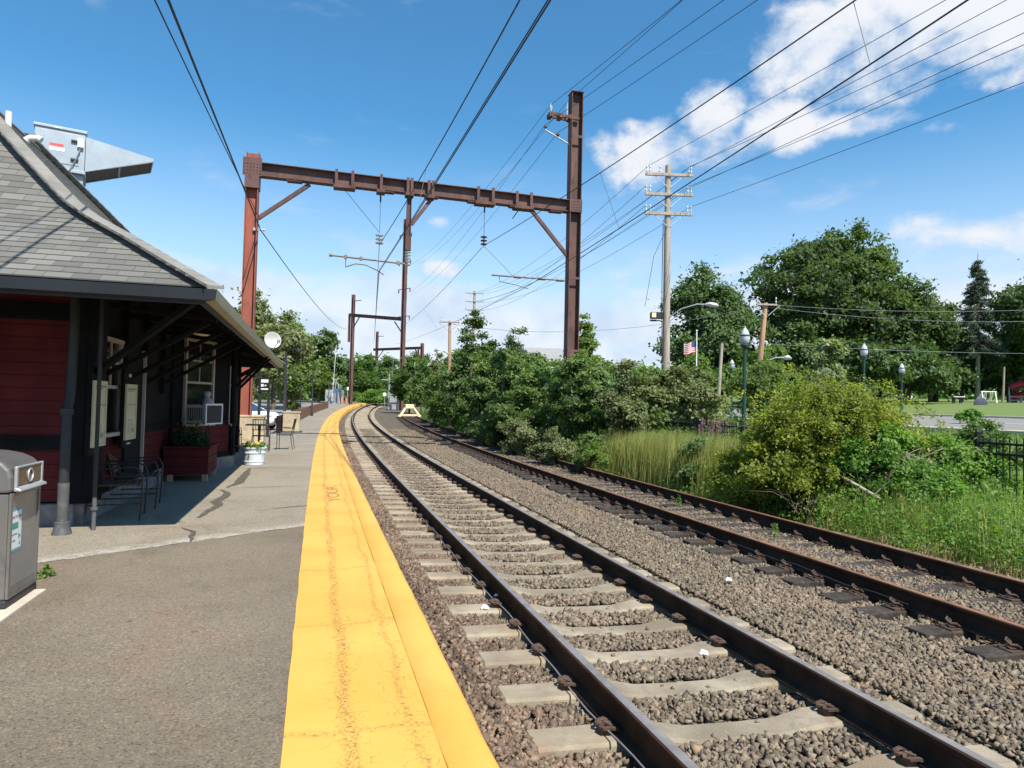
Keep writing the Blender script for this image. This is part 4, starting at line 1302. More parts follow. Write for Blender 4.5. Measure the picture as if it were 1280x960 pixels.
# ---- patio chairs
M['chair'] = mat('dark_brown_wrought_metal', (.05, .04, .037), .5, .3, .15, 4)
m, t, p = new_mat('woven_mesh')
v = t.uv()
p.inputs['Base Color'].default_value = (.05, .04, .038, 1); p.inputs['Roughness'].default_value = .7
M['mesh'] = m
def patio_chair(name, base, f, label, group, wood=False, tall=.92):
    """f = direction the sitter faces"""
    f = Vector(f).normalized(); r = Vector((f.y, -f.x, 0)); P = Vector(base)
    q = lambda x, y, z: P + r * x + f * y + UP * z
    t_ = thing(name, P, label, 'chair', group)
    mb = MB()
    for k in range(9):
        y = -.24 + k * .055
        mb.par(q(-.25, y, .425 + .01 * (k > 6)), r * .50, f * .042, UP * .012)
    for x in (-.26, .25): mb.par(q(x, -.25, .42), r * .012, f * .51, UP * .02)
    mb.build('seat', M['chair'], t_, bevel=.003)
    mb = MB()
    for k in range(11):
        z = .50 + k * .037; y = -.25 - (z - .43) * .32
        mb.par(q(-.22, y, z), r * .44, f * .012, UP * .028)
    for x in (-.235, .22):
        mb.bar(q(x + .008, -.24, .43), q(x + .008, -.40, tall), .022, .022)
    mb.bar(q(-.23, -.40, tall), q(.23, -.40, tall), .022, .022)
    mb.prism([q(-.225, -.262, .47), q(.225, -.262, .47), q(.225, -.40, tall - .02), q(-.225, -.40, tall - .02)], f * -.006)
    mb.build('backrest', M['chair'], t_, bevel=.003)
    for x in (-.28, .28):
        mb = MB()
        mb.tube([q(x, .25, 0), q(x, .27, .3), q(x, .27, .52), q(x, .24, .61), q(x, .17, .645), q(x, .05, .64), q(x, -.15, .625), q(x * .9, -.33, .65)], .0115, 6); mb.build('armrest', M['chair'], t_, smooth=60)
        mb = MB(); mb.tube([q(x * .9, -.33, .65), q(x * .93, -.27, .42), q(x, -.33, .0)], .0115, 6); mb.build('leg', M['chair'], t_, smooth=60)
        mb = MB(); mb.tube([q(x, .26, .20), q(x * .95, -.29, .20)], .009, 5); mb.build('stretcher', M['chair'], t_, smooth=60)
    return t_
gp = 'metal patio chairs along the station'
patio_chair('patio_chair', B(.55, .16), (BB + BA * .12), 'dark metal armchair in the eave shade, the one nearer the camera', gp)
patio_chair('patio_chair', B(1.52, .14), (BB + BA * .10), 'dark metal armchair in the eave shade, the one nearer the red planter', gp)

# ---- red planter box with shrub
pl = thing('planter_box', B(4.9, .25), 'long red boarded planter with dark shrub below the bay window', 'planter')
mb = MB()
for k in range(3):
    z = .12 + k * .155
    mb.par(B(4.45, -.12, z), BA * .035, BB * .74, UP * .148)
    mb.par(B(5.55, -.05, z), BA * .035, BB * .67, UP * .148)
    mb.par(B(4.485, .585, z), BA * 1.065, BB * .035, UP * .148)
    mb.par(B(4.485, -.12, z), BA * 1.065, BB * .03, UP * .148)
mb.par(B(4.485, -.09, .12), BA * 1.065, BB * .67, UP * .03)
pbx = mb.build('box', M['clap_red'], pl, bevel=.006)
mb = MB()
for k in range(2): mb.par(B(4.42, -.14, .585), BA * .07, BB * .79, UP * .035); mb.par(B(4.49, .575, .585), BA * 1.13, BB * .07, UP * .035); break
mb.build('rim', M['clap_red'], pl, bevel=.005)
for a, b in ((4.46, .52), (5.5, .52), (4.46, -.05), (5.5, -.05)):
    mb = MB(); mb.par(B(a, b, 0), BA * .09, BB * .09, UP * .12); mb.build('foot', M['wood_tan'], pl, bevel=.004)
mb = MB(); mb.par(B(4.485, -.09, .15), BA * 1.065, BB * .67, UP * .40); mb.build('soil', mat('potting_soil', (.05, .035, .025), .95), pl)
M['shrub_dark'] = leaf_mat('dark_planter_leaves', (.012, .035, .012), (.02, .055, .018), (.035, .08, .025), .2)
def leaf_quads(C, size, up=.3, asp=.55, out=None):
    """diamond shaped leaves at centres C (n,3); size scalar or (n,)"""
    n = len(C); size = np.broadcast_to(np.asarray(size, dtype=float), (n,)) * RNG.uniform(.65, 1.35, n)
    nr = RNG.normal(size=(n, 3)); nr[:, 2] += up * 2
    if out is not None: nr = nr + out * 1.2
    nr /= np.linalg.norm(nr, axis=1, keepdims=True)
    a = RNG.normal(size=(n, 3)); a -= nr * (a * nr).sum(1, keepdims=True); a /= np.linalg.norm(a, axis=1, keepdims=True)
    b = np.cross(nr, a)
    s = size[:, None]
    fold = nr * s * RNG.uniform(-.12, .25, (n, 1))
    return np.stack([C - a * s, C + b * s * asp + fold, C + a * s, C - b * s * asp + fold], 1)
C_ = np.array([B(4.5 + RNG.random() * 1.0, .0 + RNG.random() * .5, .56 + abs(RNG.normal(0, .17))) for _ in range(1500)])
quads('foliage', leaf_quads(C_, .035), M['shrub_dark'], pl)

# ---- white flower pot
pt = thing('flower_pot', B(7.65, 1.14), 'white round ribbed pot of pale yellow flowers at the end of the bay', 'flower pot')
M['pot'] = mat('white_blue_plastic', (.58, .63, .70), .45, 0, .05, 3)
mb = MB(); P = B(7.65, 1.14)
mb.lathe(P, [(.19, 0), (.205, .01), (.212, .075), (.222, .082), (.222, .095), (.214, .10), (.238, .27), (.252, .275), (.252, .295), (.244, .30), (.256, .375), (.275, .38), (.277, .41), (.25, .41), (.24, .37), (.23, .36)], 28); mb.build('pot', M['pot'], pt, smooth=35)
mb = MB(); mb.lathe(P, [(.2, .30), (.235, .365)], 20); mb.build('soil', mat('pot_soil', (.05, .04, .03), .95), pt)
C_ = np.array([P + V(RNG.normal(0, .11), RNG.normal(0, .11), .38 + abs(RNG.normal(0, .06))) for _ in range(420)])
quads('foliage', leaf_quads(C_, .035), leaf_mat('pot_leaves', (.05, .11, .02), (.09, .17, .03), (.16, .24, .05)), pt)
C_ = np.array([P + V(a, b, z) + V(*RNG.normal(0, .018, 3)) for a, b, z in ((.05, -.02, .50), (.13, .02, .52), (-.02, .05, .47), (.10, -.08, .49), (.0, -.1, .46)) for _ in range(45)])
quads('blossom', leaf_quads(C_, .022, asp=.8), leaf_mat('pale_yellow_petals', (.6, .52, .25), (.7, .62, .32), (.75, .7, .45), .3), pt)

# ---- cafe table with chairs beyond the pot
def cafe_chair(base, f, label):
    f = Vector(f).normalized(); r = Vector((f.y, -f.x, 0)); P = Vector(base)
    q = lambda x, y, z: P + r * x + f * y + UP * z
    t_ = thing('cafe_chair', P, label, 'chair', 'metal chairs around the platform table')
    mb = MB(); mb.par(q(-.22, -.2, .43), r * .44, f * .42, UP * .02); mb.build('seat', M['chair'], t_, bevel=.006)
    mb = MB()
    mb.bar(q(-.21, -.2, .43), q(-.21, -.29, .92), .022, .022); mb.bar(q(.21, -.2, .43), q(.21, -.29, .92), .022, .022)
    mb.bar(q(-.21, -.29, .91), q(.21, -.29, .91), .025, .025); mb.bar(q(-.21, -.235, .62), q(.21, -.235, .62), .02, .02)
    for k in range(5): mb.bar(q(-.14 + k * .07, -.235, .62), q(-.14 + k * .07, -.29, .91), .012, .012)
    mb.build('backrest', M['chair'], t_)
    for x in (-.23, .23):
        mb = MB(); mb.tube([q(x, -.2, .64), q(x, .05, .66), q(x, .17, .62), q(x, .19, .5), q(x, .19, 0)], .011, 6); mb.build('armrest', M['chair'], t_, smooth=60)
        mb = MB(); mb.tube([q(x, -.19, .44), q(x, -.26, 0)], .011, 6); mb.build('leg', M['chair'], t_, smooth=60)
TB = V(-7.45, 20.2, 0)
tb = thing('cafe_table', TB, 'square black pedestal table on the platform before the red gantry column', 'table')
mb = MB(); mb.box(TB + UP * .73, .75, .75, .025, BA, BB); mb.build('tabletop', M['chair'], tb, bevel=.006)
mb = MB(); mb.tube([TB + UP * .03, TB + UP * .72], .035, 10); mb.build('pedestal', M['chair'], tb, smooth=60)
mb = MB(); mb.box(TB + UP * .015, .6, .08, .03, BA, BB); mb.box(TB + UP * .016, .08, .6, .028, BA, BB); mb.build('foot', M['chair'], tb)
cafe_chair(TB + BB * .72 + BA * .05, -BB + BA * .1, 'black metal chair on the track side of the platform table')
cafe_chair(TB - BB * .70, BB, 'black metal chair between the platform table and the station wall')
cafe_chair(TB - BA * .65 + BB * .1, BA, 'black metal chair with its back to the camera at the platform table')

# ---- station sign on two posts
sg = thing('platform_sign', V(-9.85, 26.6, 0), 'narrow black sign on two posts with white panels beyond the red column', 'sign')
for dx in (0, .36):
    mb = MB(); mb.bar(V(-9.85 + dx, 26.6, 0), V(-9.85 + dx, 26.6, 2.35 - dx * 1.0), .09, .09); mb.build('post', M['steel_dark'], sg, bevel=.006)
mb = MB(); mb.par(V(-9.87, 26.54, 1.78), V(.42, 0, 0), V(0, -.03, 0), V(0, 0, .56)); pnl = mb.build('panel', M['black'], sg, bevel=.006)
mb = MB()
for x0, x1, z0, z1 in ((.1, .38, 2.14, 2.26), (.1, .2, 1.98, 2.08), (.24, .3, 2.0, 2.05), (.1, .38, 1.86, 1.91)):
    mb.par(V(-9.87 + x0, 26.508, z0), V(x1 - x0, 0, 0), V(0, .004, 0), V(0, 0, z1 - z0))
mb.build('white_panel', M['white'], pnl)

# ---- boxes, kerb posts and lamp posts along the platform's back edge
tx = thing('bench_block', V(-9.95, 30.9, 0), 'tan boxy bench block on the platform behind the table', 'bench block')
mb = MB(); mb.box(V(-9.95, 30.9, .49), .72, 1.0, .84, BB, BA); mb.build('block', M['concrete_tan'], tx, bevel=.02)
mb = MB(); mb.box(V(-9.95, 30.9, .035), .95, 1.2, .07, BB, BA); mb.build('base_slab', M['steel_dark'], tx, bevel=.01)
mb = MB(); mb.box(V(-9.95, 30.9, .93), .78, 1.06, .04, BB, BA); mb.build('cap', M['concrete_tan'], tx, bevel=.01)
M['guard'] = mat('brown_guard_timber', (.105, .058, .042), .8, 0, .25, 3, .3, 40, .004)
for i, s in enumerate(np.arange(33.0, 84, 4.2)):
    t_ = thing('guard_rail', T(s, -4.25), 'short brown timber guard section along the platform edge by the car park', 'guard rail', 'brown guard rail sections by the car park')
    th = Th(s); X = Vector((math.sin(th), math.cos(th), 0))
    for k in (-1.5, 0, 1.5):
        mb = MB(); mb.box(T(s, -4.25, .38) + X * k, .18, .18, .76, X, (X.y, -X.x, 0)); mb.build('post', M['guard'], t_, bevel=.01)
    mb = MB(); mb.box(T(s, -4.25, .55) - Vector((X.y, -X.x, 0)) * .12, 3.9, .06, .22, X, (X.y, -X.x, 0)); mb.build('rail', M['guard'], t_, bevel=.008)
def dark_lamp(P, h, label):
    P = Vector(P)
    t_ = thing('platform_lamp', P, label, 'lamp post', 'dark lamp posts along the platform')
    mb = MB(); mb.lathe(P, [(.11, 0), (.11, .25), (.06, .4), (.055, h - .1), (.05, h)], 10); mb.build('pole', M['steel_dark'], t_, smooth=40)
    mb = MB(); mb.tube([P + UP * (h - .15), P + UP * (h + .1) + V(.1, 0, 0), P + UP * (h + .16) + V(.4, 0, 0), P + UP * (h + .12) + V(.62, 0, 0)], .025, 6); mb.build('arm', M['steel_dark'], t_, smooth=60)
    mb = MB(); mb.lathe(P + UP * (h + .02) + V(.62, 0, 0), [(.13, 0), (.14, .04), (.07, .1), (.03, .14)], 10); mb.build('lantern', M['steel_dark'], t_, smooth=60)
dark_lamp(V(-11.0, 33.0, -.05), 3.85, 'dark lamp post beside the tan bench block')
dark_lamp(V(-16.1, 55.0, grade(57)), 3.7, 'dark lamp post midway along the far platform')
dark_lamp(V(-14.6, 44.0, grade(46) - .04), 2.9, 'dark lamp post among the parked cars')
for i, (x, y, h) in enumerate(((-18.6, 60, 3.0), (-20.8, 66, 2.6), (-14.2, 38.5, 2.9))):
    mb = MB(); mb.tube([V(x, y, -.05 + grade(y)), V(x, y, h + grade(y))], .05, 8)
    tag(mb.build('slim_post', M['steel_dark'], smooth=50), ['slim dark post at the far side of the car park, before the trees', 'farthest slim dark post before the trees on the left', 'slim dark post behind the platform lamp nearest the cars'][i], 'post')
# ================================================================== GANTRIES, POLES AND WIRES
ft = MB(); ft.box(V(-9.07, 23.62, .44), 1.02, .95, .92, BB, BA); ft.box(V(-9.07, 23.62, .9), 1.06, .99, .07, BB, BA)
tag(ft.build('column_footing', M['concrete_tan'], bevel=.02), 'tan weathered concrete block under the red gantry column', 'concrete footing')

gan = thing('catenary_gantry', V(-9.1, 23.3, .9), 'nearest rusty steel gantry spanning both tracks on tall columns', 'catenary gantry')
GL, GR = V(-9.11, 23.3, 0), V(2.25, 26.2, 0)
GX = (GR - GL).normalized(); GY = V(-GX.y, GX.x, 0)
mb = MB(); mb.ibeam(GL + UP * .9, GL + UP * 9.97, .40, .42, .03, GX)
mb.build('column', M['rust'], gan)
mb = MB(); mb.ibeam(GR - UP * .5, GR + UP * 13.64, .44, .46, .03, GX); colR = mb.build('column', M['rust_dark'], gan)
mb = MB(); mb.box(GR + UP * 13.66, .5, .5, .03, GX, GY); mb.build('cap_plate', M['rust_dark'], colR)
for z in (6.4, 3.6, 11.9):
    mb = MB(); mb.box(GR + UP * z - GY * .225, .44, .012, .10, GX, GY); mb.build('splice_plate', M['rust_dark'], colR)
# the cross beam, gently dipping to the right
gb0, gb1 = GL + UP * 9.42 + GX * .1, GR + UP * 9.20 - GX * .1
mb = MB(); mb.ibeam(gb0, gb1, .34, .47, .025, UP)
beam = mb.build('beam', M['rust_dark'], gan)
for k in range(1, 14, 2):                               # tack plates under the flange
    mb = MB(); mb.box(gb0.lerp(gb1, (k + .6) / 14.4) - UP * .262, .5, .30, .05, GX, GY); mb.build('flange_plate', M['rust_dark'], beam)
# riveted knee at the left
mb = MB(); mb.box(GL + UP * 9.45 - GY * .215, .62, .02, .62, GX, GY); mb.box(GL + UP * 9.0, .47, .47, .55, GX, GY)
for i in range(6):
    for j in range(4): mb.lathe(GL + UP * (9.22 + .11 * j) - GY * .225 + GX * (-.26 + i * .105), [(.022, 0), (.018, .014), (.004, .02)], 6, -GY)
mb.build('gusset', M['rust_dark'], gan)
mb = MB(); mb.box(GR + UP * 9.2 - GY * .235, .5, .02, .5, GX, GY)
for i in range(4):
    for j in range(4): mb.lathe(GR + UP * (9.03 + .11 * j) - GY * .245 + GX * (-.17 + i * .11), [(.022, 0), (.018, .014), (.004, .02)], 6, -GY)
mb.build('gusset', M['rust_dark'], gan)
def on_beam(px_frac): return gb0.lerp(gb1, px_frac)
for f, two in ((.258, 1), (.369, 0), (.458, 1), (.524, 1), (.702, 1), (.831, 1)):
    mb = MB()
    for d in ((-.28, .28) if two and f not in (.458, .524) else ((-.07, .07) if two else (0,))):
        mb.box(on_beam(f) + GX * d - GY * .19, .10, .05, .62, GX, GY); mb.box(on_beam(f) + GX * d + GY * .19, .10, .05, .62, GX, GY)
    mb.box(on_beam(f) - UP * .29, .75 if two and f not in (.458, .524) else .3, .42, .09, GX, GY)
    mb.build('clamp', M['rust_dark'], gan)
def knee(p, q): 
    mb = MB(); mb.bar(p, q, .12, .13); mb.build('knee_brace', M['rust_dark'], gan)
knee(GL + UP * 7.72 + GX * .2, on_beam(.155) - UP * .3)
knee(GR + UP * 7.25 - GX * .2, on_beam(.86) - UP * .3)
DP = on_beam(.458)
knee(DP - UP * 1.35 + GX * .1, on_beam(.526) - UP * .36)
mb = MB(); mb.ibeam(DP - UP * .36, DP - UP * 2.30, .16, .17, .02, GX); mb.box(DP - UP * 2.05, .20, .20, .5, GX, GY); dpo = mb.build('drop_post', M['rust_dark'], gan)
def insulator(parent, top, d=(0, 0, -1), L=.5, n=5, r=.07, m='insul'):
    mb = MB(); pr = [(.022, 0)]
    for k in range(n):
        z = L * (k + .25) / n
        pr += [(.022, z), (r, z + L / n * .25), (r * .92, z + L / n * .45), (.024, z + L / n * .6)]
    pr.append((.02, L)); mb.lathe(top, pr, 10, d)
    return mb.build('insulator', M[m], parent, smooth=50)
insulator(dpo, DP - UP * 2.3, (0, 0, -1), .58, 5, .12)
AE = DP - UP * 2.8
M['arm'] = mat('grey_tube', (.20, .175, .165), .6, .3, .15, 4)
arm0, arm1 = AE - GX * .02, AE - GX * 2.66 + UP * .12
mb = MB(); mb.tube([arm0, arm1], .035, 8); mb.tube([arm1 - GX * .10, arm1 + GX * .02], .055, 8)
for f in (.82, .62, .12): mb.box(arm0.lerp(arm1, f), .10, .10, .13, GX, GY)
reg = mb.build('registration_arm', M['arm'], gan, smooth=50)
mb = MB(); b0 = arm0.lerp(arm1, .82)
mb.tube([b0, b0 - UP * .36], .018, 6)
mb.tube([b0 - UP * .36, b0 - UP * .22 + GX * .35, b0 - UP * .24 + GX * .7, b0 - UP * .42 + GX * 1.15, b0 - UP * .55 + GX * 1.35], .022, 6)
mb.build('steady_arm', M['arm'], reg, smooth=60)
# messenger hanger of the near track
h0 = on_beam(.369) - UP * .4; HI = h0 - UP * 1.38
mb = MB(); mb.tube([h0, h0 - UP * .25], .03, 6); mb.tube([h0 - UP * .2, HI], .008, 5); mb.tube([on_beam(.258) - UP * .33, HI + UP * .02], .009, 5); mb.build('hanger_rod', M['wire'], gan)
insulator(gan, HI, (0, 0, -1), .42, 3, .15, 'insul')
# hanger and arm of the siding
h1 = on_beam(.702) - UP * .4; HI1 = h1 - UP * 1.05
mb = MB(); mb.tube([h1, h1 - UP * .2], .03, 6); mb.tube([h1 - UP * .15, HI1], .009, 5); mb.build('hanger_rod', M['wire'], gan)
insulator(gan, HI1, (0, 0, -1), .40, 3, .13, 'insul_brown')
A20 = GR + UP * 6.32 - GX * .2; A21 = A20 - GX * 3.0 + UP * .02
mb = MB(); mb.tube([A20, A21], .035, 8)
for f in (.06, .3, .62): mb.tube([A20.lerp(A21, f), A20.lerp(A21, f + .09)], .06, 8)
mb.tube([A21.lerp(A20, .10), A21.lerp(A20, .10) - UP * .22, A21.lerp(A20, .3) - UP * .30, A21.lerp(A20, .48) - UP * .42], .02, 6)
mb.tube([HI1 - UP * .4, A21.lerp(A20, .28)], .01, 5)
mb.build('registration_arm', M['arm'], gan, smooth=50)
mb = MB(); hk = on_beam(.831) - UP * .4 - GX * .3; mb.tube([hk + GX * .1, hk - UP * .15, hk - UP * .3 + GX * .02 - GX * .12], .02, 6); mb.build('hook', M['steel_dark'], gan)
# bracket arms at the column top
mb = MB()
for dy in (-.14, .14): mb.bar(GR + UP * 12.62 + GX * .1 + GY * dy, GR + UP * 12.72 - GX * 1.1 + GY * dy, .07, .10)
for k in (.25, .65, 1.05): mb.box(GR + UP * 12.66 - GX * k, .14, .4, .16, GX, GY)
br1 = mb.build('cross_arm', M['rust_dark'], gan)
insulator(br1, GR + UP * 12.74 - GX * 1.02, (0, 0, 1), .40, 1, .06)
mb = MB(); mb.tube([GR + UP * 11.62 - GX * .2, GR + UP * 12.10 - GX * 1.25], .03, 6); br2 = mb.build('cross_arm', M['galv'], gan, smooth=60)
insulator(br2, GR + UP * 12.10 - GX * 1.22, (0, 0, 1), .2, 1, .08, 'insul_brown'); insulator(br2, GR + UP * 11.86 - GX * .72, (0, 0, 1), .18, 1, .08, 'insul_brown')
insulator(br1, GR + UP * 13.3 - GX * .36 - GY * .0, (0, 0, -1), .7, 1, .03)

# ---- far gantries
def far_gantry(nm, PL, PR, zl, zr, zb, zb2, label, drop):
    PL, PR = Vector(PL), Vector(PR)
    t_ = thing(nm, PL, label, 'catenary gantry')
    X = PR - PL; X.z = 0; X.normalize(); Y = V(-X.y, X.x, 0)
    mb = MB(); mb.ibeam(PL, V(PL.x, PL.y, zl), .42, .44, .04, X); mb.build('column', M['rust_dark'], t_)
    mb = MB(); mb.ibeam(PR, V(PR.x, PR.y, zr), .50, .52, .04, X); cr = mb.build('column', M['rust_dark'], t_)
    a, b = V(PL.x, PL.y, zb) - X * 1.1, V(PR.x, PR.y, zb2)
    mb = MB(); mb.ibeam(a, b, .34, .5, .03, UP); mb.build('beam', M['rust_dark'], t_)
    for s, P, zz in ((1, PL, zb), (-1, PR, zb2)):
        mb = MB(); mb.bar(V(P.x, P.y, zz - 2.0) + X * .2 * s, V(P.x, P.y, zz - .2) + X * 2.0 * s, .12, .13); mb.build('knee_brace', M['rust_dark'], t_)
    mb = MB(); e = V(PR.x, PR.y, zb2) if drop > 0 else a + X * .2
    if drop > 0: e = b - X * drop
    mb.bar(e, e - UP * 4.2, .3, .3); mb.build('drop_post', M['rust_dark'], t_)
    mb = MB(); mb.bar(V(PL.x, PL.y, zl - 1.0), V(PL.x, PL.y, zl - 1.05) + X * 2.0, .10, .10); mb.build('cross_arm', M['rust_dark'], t_)
    for z in np.arange(zb2 + .4, zr - 1.0, 3.9):
        mb = MB(); mb.bar(V(PR.x, PR.y, z) - X * 1.3, V(PR.x, PR.y, z) + X * 1.3, .08, .08)
        for k in (-1.25, 1.25): mb.tube([V(PR.x, PR.y, z - .5) + X * k, V(PR.x, PR.y, z) + X * k], .08, 6)
        mb.build('cross_arm', M['rust_dark'], t_)
    return t_
far_gantry('catenary_gantry', (-24.6, 104.0, grade(104) - .5), (-15.55, 96.0, grade(96) - .5), 17.8, 27.5, 14.75, 13.2, 'second rusty gantry along the line, beyond the platform end', 0)
far_gantry('catenary_gantry', (-28.0, 140.0, grade(140) - .5), (-17.6, 132.0, grade(140) - .5), 15.9, 13.0, 12.2, 12.1, 'most distant rusty gantry, low between the far trees', 1.0)

# ---- overhead wires
def sag(p, q, d, n=14):
    p, q = Vector(p), Vector(q)
    return [p.lerp(q, k / n) - UP * (d * 4 * (k / n) * (1 - k / n)) for k in range(n + 1)]
def chain(pts, d):
    out = []
    for i in range(len(pts) - 1):
        seg = sag(pts[i], pts[i + 1], d[i] if isinstance(d, (list, tuple)) else d)
        out += seg if i == 0 else seg[1:]
    return out
def ext(p, q, L):
    """continue the line q -> p for L metres beyond p"""
    p, q = Vector(p), Vector(q); d = p - q; d.z = 0; d.normalize()
    return p + d * L
def wire(nm, pts, r, label, cat='overhead wire', group=None, m='wire'):
    mb = MB(); mb.tube(pts, r, 5); return tag(mb.build(nm, M[m], smooth=60), label, cat, group)
HI_w = HI - UP * .42; CON = arm0.lerp(arm1, .38) - UP * .43
FARM = V(-20.6, 101.0, 12.6); FARC = V(-20.7, 101.0, 10.2)
def catenary(label, mess, cont, rm, rc, drops, double=False):
    t_ = thing('catenary', mess[0], label, 'overhead line')
    mb = MB(); mb.tube(mess, rm, 5); mb.build('messenger_wire', M['wire'], t_, smooth=60)
    mb = MB(); mb.tube(cont, rc, 5)
    if double: mb.tube([p + UP * .10 + V(.03, 0, 0) for p in cont], rc * .8, 5)
    mb.build('contact_wire', M['wire'], t_, smooth=60)
    for i, j in drops:
        mb = MB(); mb.tube([mess[i], min(cont, key=lambda c: (c.xy - mess[i].xy).length)], .006, 4); mb.build('dropper', M['wire_gray'], t_)
    return t_
m_near = V(-.01, 9.10, 7.0); c_near = V(.32, 7.10, 5.8)
catenary('overhead line above the near track, sweeping up to the top of the picture', chain([ext(m_near, HI_w, 10), m_near, HI_w, FARM], [0, .12, .5]), chain([ext(c_near, CON, 10), c_near, CON, FARC], [0, .03, .25]), .012, .011, [(20, 0), (32, 0), (36, 0)], True)
H2 = HI1 - UP * .4; C2 = A21.lerp(A20, .42) - UP * .42
m2n = V(4.30, 8.64, 6.8); c2n = V(4.64, 6.94, 5.8)
FARM2 = V(-16.5, 95.0, 11.8); FARC2 = V(-16.4, 95.0, 9.6)
catenary('overhead line above the rusty siding, right of the column', chain([ext(m2n, H2, 10), m2n, H2, FARM2], [0, .10, .6]), chain([ext(c2n, C2, 10), c2n, C2, FARC2], [0, .05, .3]), .011, .011, [(14, 0), (20, 0), (33, 0)])
FD = V(-8.89, 23.3, 7.33)
mb = MB(); mb.box(FD - GX * .05, .16, .1, .1, GX, GY); mb.build('wire_bracket', M['galv'], gan)
insulator(gan, FD + GX * .04, GX, .22, 2, .05)
F1 = V(-4.80, 8.78, 6.7); F2 = V(-4.53, 8.61, 6.6)
FE = V(-25.5, 104.0, 12.5)
wire('feeder_cable', chain([ext(F2, FD, 12), F2, FD + GX * .1, FE], [0, .0, .9]), .019, 'thicker dark feeder cable running from the top left to the red column', 'overhead cable')
wire('feeder_cable', chain([ext(F1, FD, 12), F1, FD + GX * .08 + UP * .35], [0, .03]), .011, 'thinner dark cable beside the feeder left of the red column', 'overhead cable')
FC = [V(-14.6, 96, 21.0), V(-13.8, 96, 21.0), V(-14.6, 96, 17.2), V(-13.8, 96, 17.2)]
for k, (n_, a, lab) in enumerate([((4.54, 18.85, 13.0), GR + UP * 13.1 - GX * 1.02, 'uppermost signal wire from the outer insulator of the tall column'), ((4.62, 18.85, 13.05), GR + UP * 13.3 - GX * .36, 'signal wire from the hanging insulator at the tall column top'),
                                  ((5.22, 17.17, 12.0), GR + UP * 12.3 - GX * 1.22, 'signal wire from the outer end of the pale bracket on the tall column'), ((5.96, 16.81, 11.8), GR + UP * 12.04 - GX * .72, 'signal wire from the middle of the pale bracket on the tall column')]):
    n_ = V(*n_); wire('signal_wire', chain([ext(n_, a, 12), n_, a, FC[k]], [0, .02, .9]), .009, lab)

# ---- utility pole with three cross arms
UPB = V(7.69, 34.0, -.4)
def pole_arm(parent, c, X, L, ins, m='wood_pole', h=.14):
    mb = MB(); mb.bar(c - X * L / 2, c + X * L / 2, .12, h); ar = mb.build('cross_arm', M[m], parent, bevel=.008)
    mb = MB()
    for sg in (-1, 1): mb.bar(c + X * .75 * sg - UP * .04, c - UP * .62 + X * .08 * sg, .03, .03)
    mb.build('arm_brace', M['galv'], ar)
    for x, tilt in ins: insulator(ar, c + X * x + UP * .06, (tilt, 0, 1), .38, 2, .05)
    return ar
up_ = thing('utility_pole', UPB, 'tall weathered timber utility pole with three cross arms and a street light', 'utility pole')
mb = MB(); mb.tube([UPB, V(7.66, 34, 7), V(7.63, 34, 13.72)], [.22, .18, .14], 12); mb.build('pole', M['wood_pole'], up_, smooth=60)
UX = V(1, .05, 0).normalized()
for z, ins in ((13.2, ((-1.15, 0), (-.98, 0), (-.5, .15), (1.0, 0), (1.12, 0))), (12.2, ((-1.15, 0), (-.95, 0), (.95, 0), (1.12, 0))), (11.22, ((-1.15, 0), (-.95, 0), (.95, 0), (1.12, 0)))):
    pole_arm(up_, V(7.66, 33.84, z), UX, 2.42, ins)
# cobra head street light and the traffic camera box
mb = MB(); mb.tube([V(7.75, 33.9, 6.0), V(8.3, 33.6, 6.42), V(9.0, 33.3, 6.62), V(9.45, 33.2, 6.6)], .035, 8); mb.tube([V(7.75, 33.9, 5.75), V(8.3, 33.6, 6.3)], .02, 6); la = mb.build('lamp_arm', M['galv'], up_, smooth=60)
mb = MB(); mb.tube([V(9.35, 33.2, 6.6), V(9.55, 33.17, 6.62), V(9.85, 33.12, 6.56), V(10.0, 33.1, 6.52)], [.05, .11, .12, .05], 10); mb.build('lamp_head', M['galv'], la, smooth=60)
mb = MB(); mb.box(V(7.15, 33.9, 6.1), .62, .32, .32); sb_ = mb.build('signal_box', M['steel_dark'], up_, bevel=.02)
mb = MB(); mb.box(V(6.98, 33.72, 6.1), .22, .03, .24); mb.build('signal_face', M['cream'], sb_, bevel=.01)
mb = MB(); mb.tube([V(7.6, 33.9, 5.7), V(7.3, 33.9, 5.85), V(7.05, 33.9, 5.85)], .03, 6); mb.box(V(6.98, 33.9, 5.85), .3, .1, .08); mb.build('bracket', M['steel_dark'], up_)
mb = MB(); mb.tube([V(7.40, 33.85, 10.9), V(7.38, 33.85, 8.0), V(7.46, 33.85, 2.0)], .02, 6); mb.tube([V(7.62, 33.8, 10.6), V(6.9, 33.6, 9.0), V(6.5, 33.6, 6.5)], .012, 5); mb.build('down_lead', M['wire'], up_)
P2 = [V(-5.6, 85, 15.2), V(-5.3, 85, 15.2), V(-4.0, 85, 15.2), V(-5.6, 85, 14.2), V(-5.3, 85, 14.2), V(-4.0, 85, 14.2), V(-5.6, 85, 13.2), V(-4.0, 85, 13.2)]
PWR = [((11.81, 18.58, 13.0), (-1.06, 13.62)), ((13.69, 18.84, 13.2), (1.06, 13.62)), ((14.38, 19.1, 13.0), (.98, 13.62)), ((13.83, 18.37, 12.0), (1.12, 12.62)), ((14.28, 18.97, 12.0), (.95, 12.62)), ((14.40, 19.13, 11.0), (1.12, 11.62)), ((12.5, 18.6, 12.3), (-1.15, 12.62)), ((12.9, 18.6, 11.6), (-1.15, 11.62))]
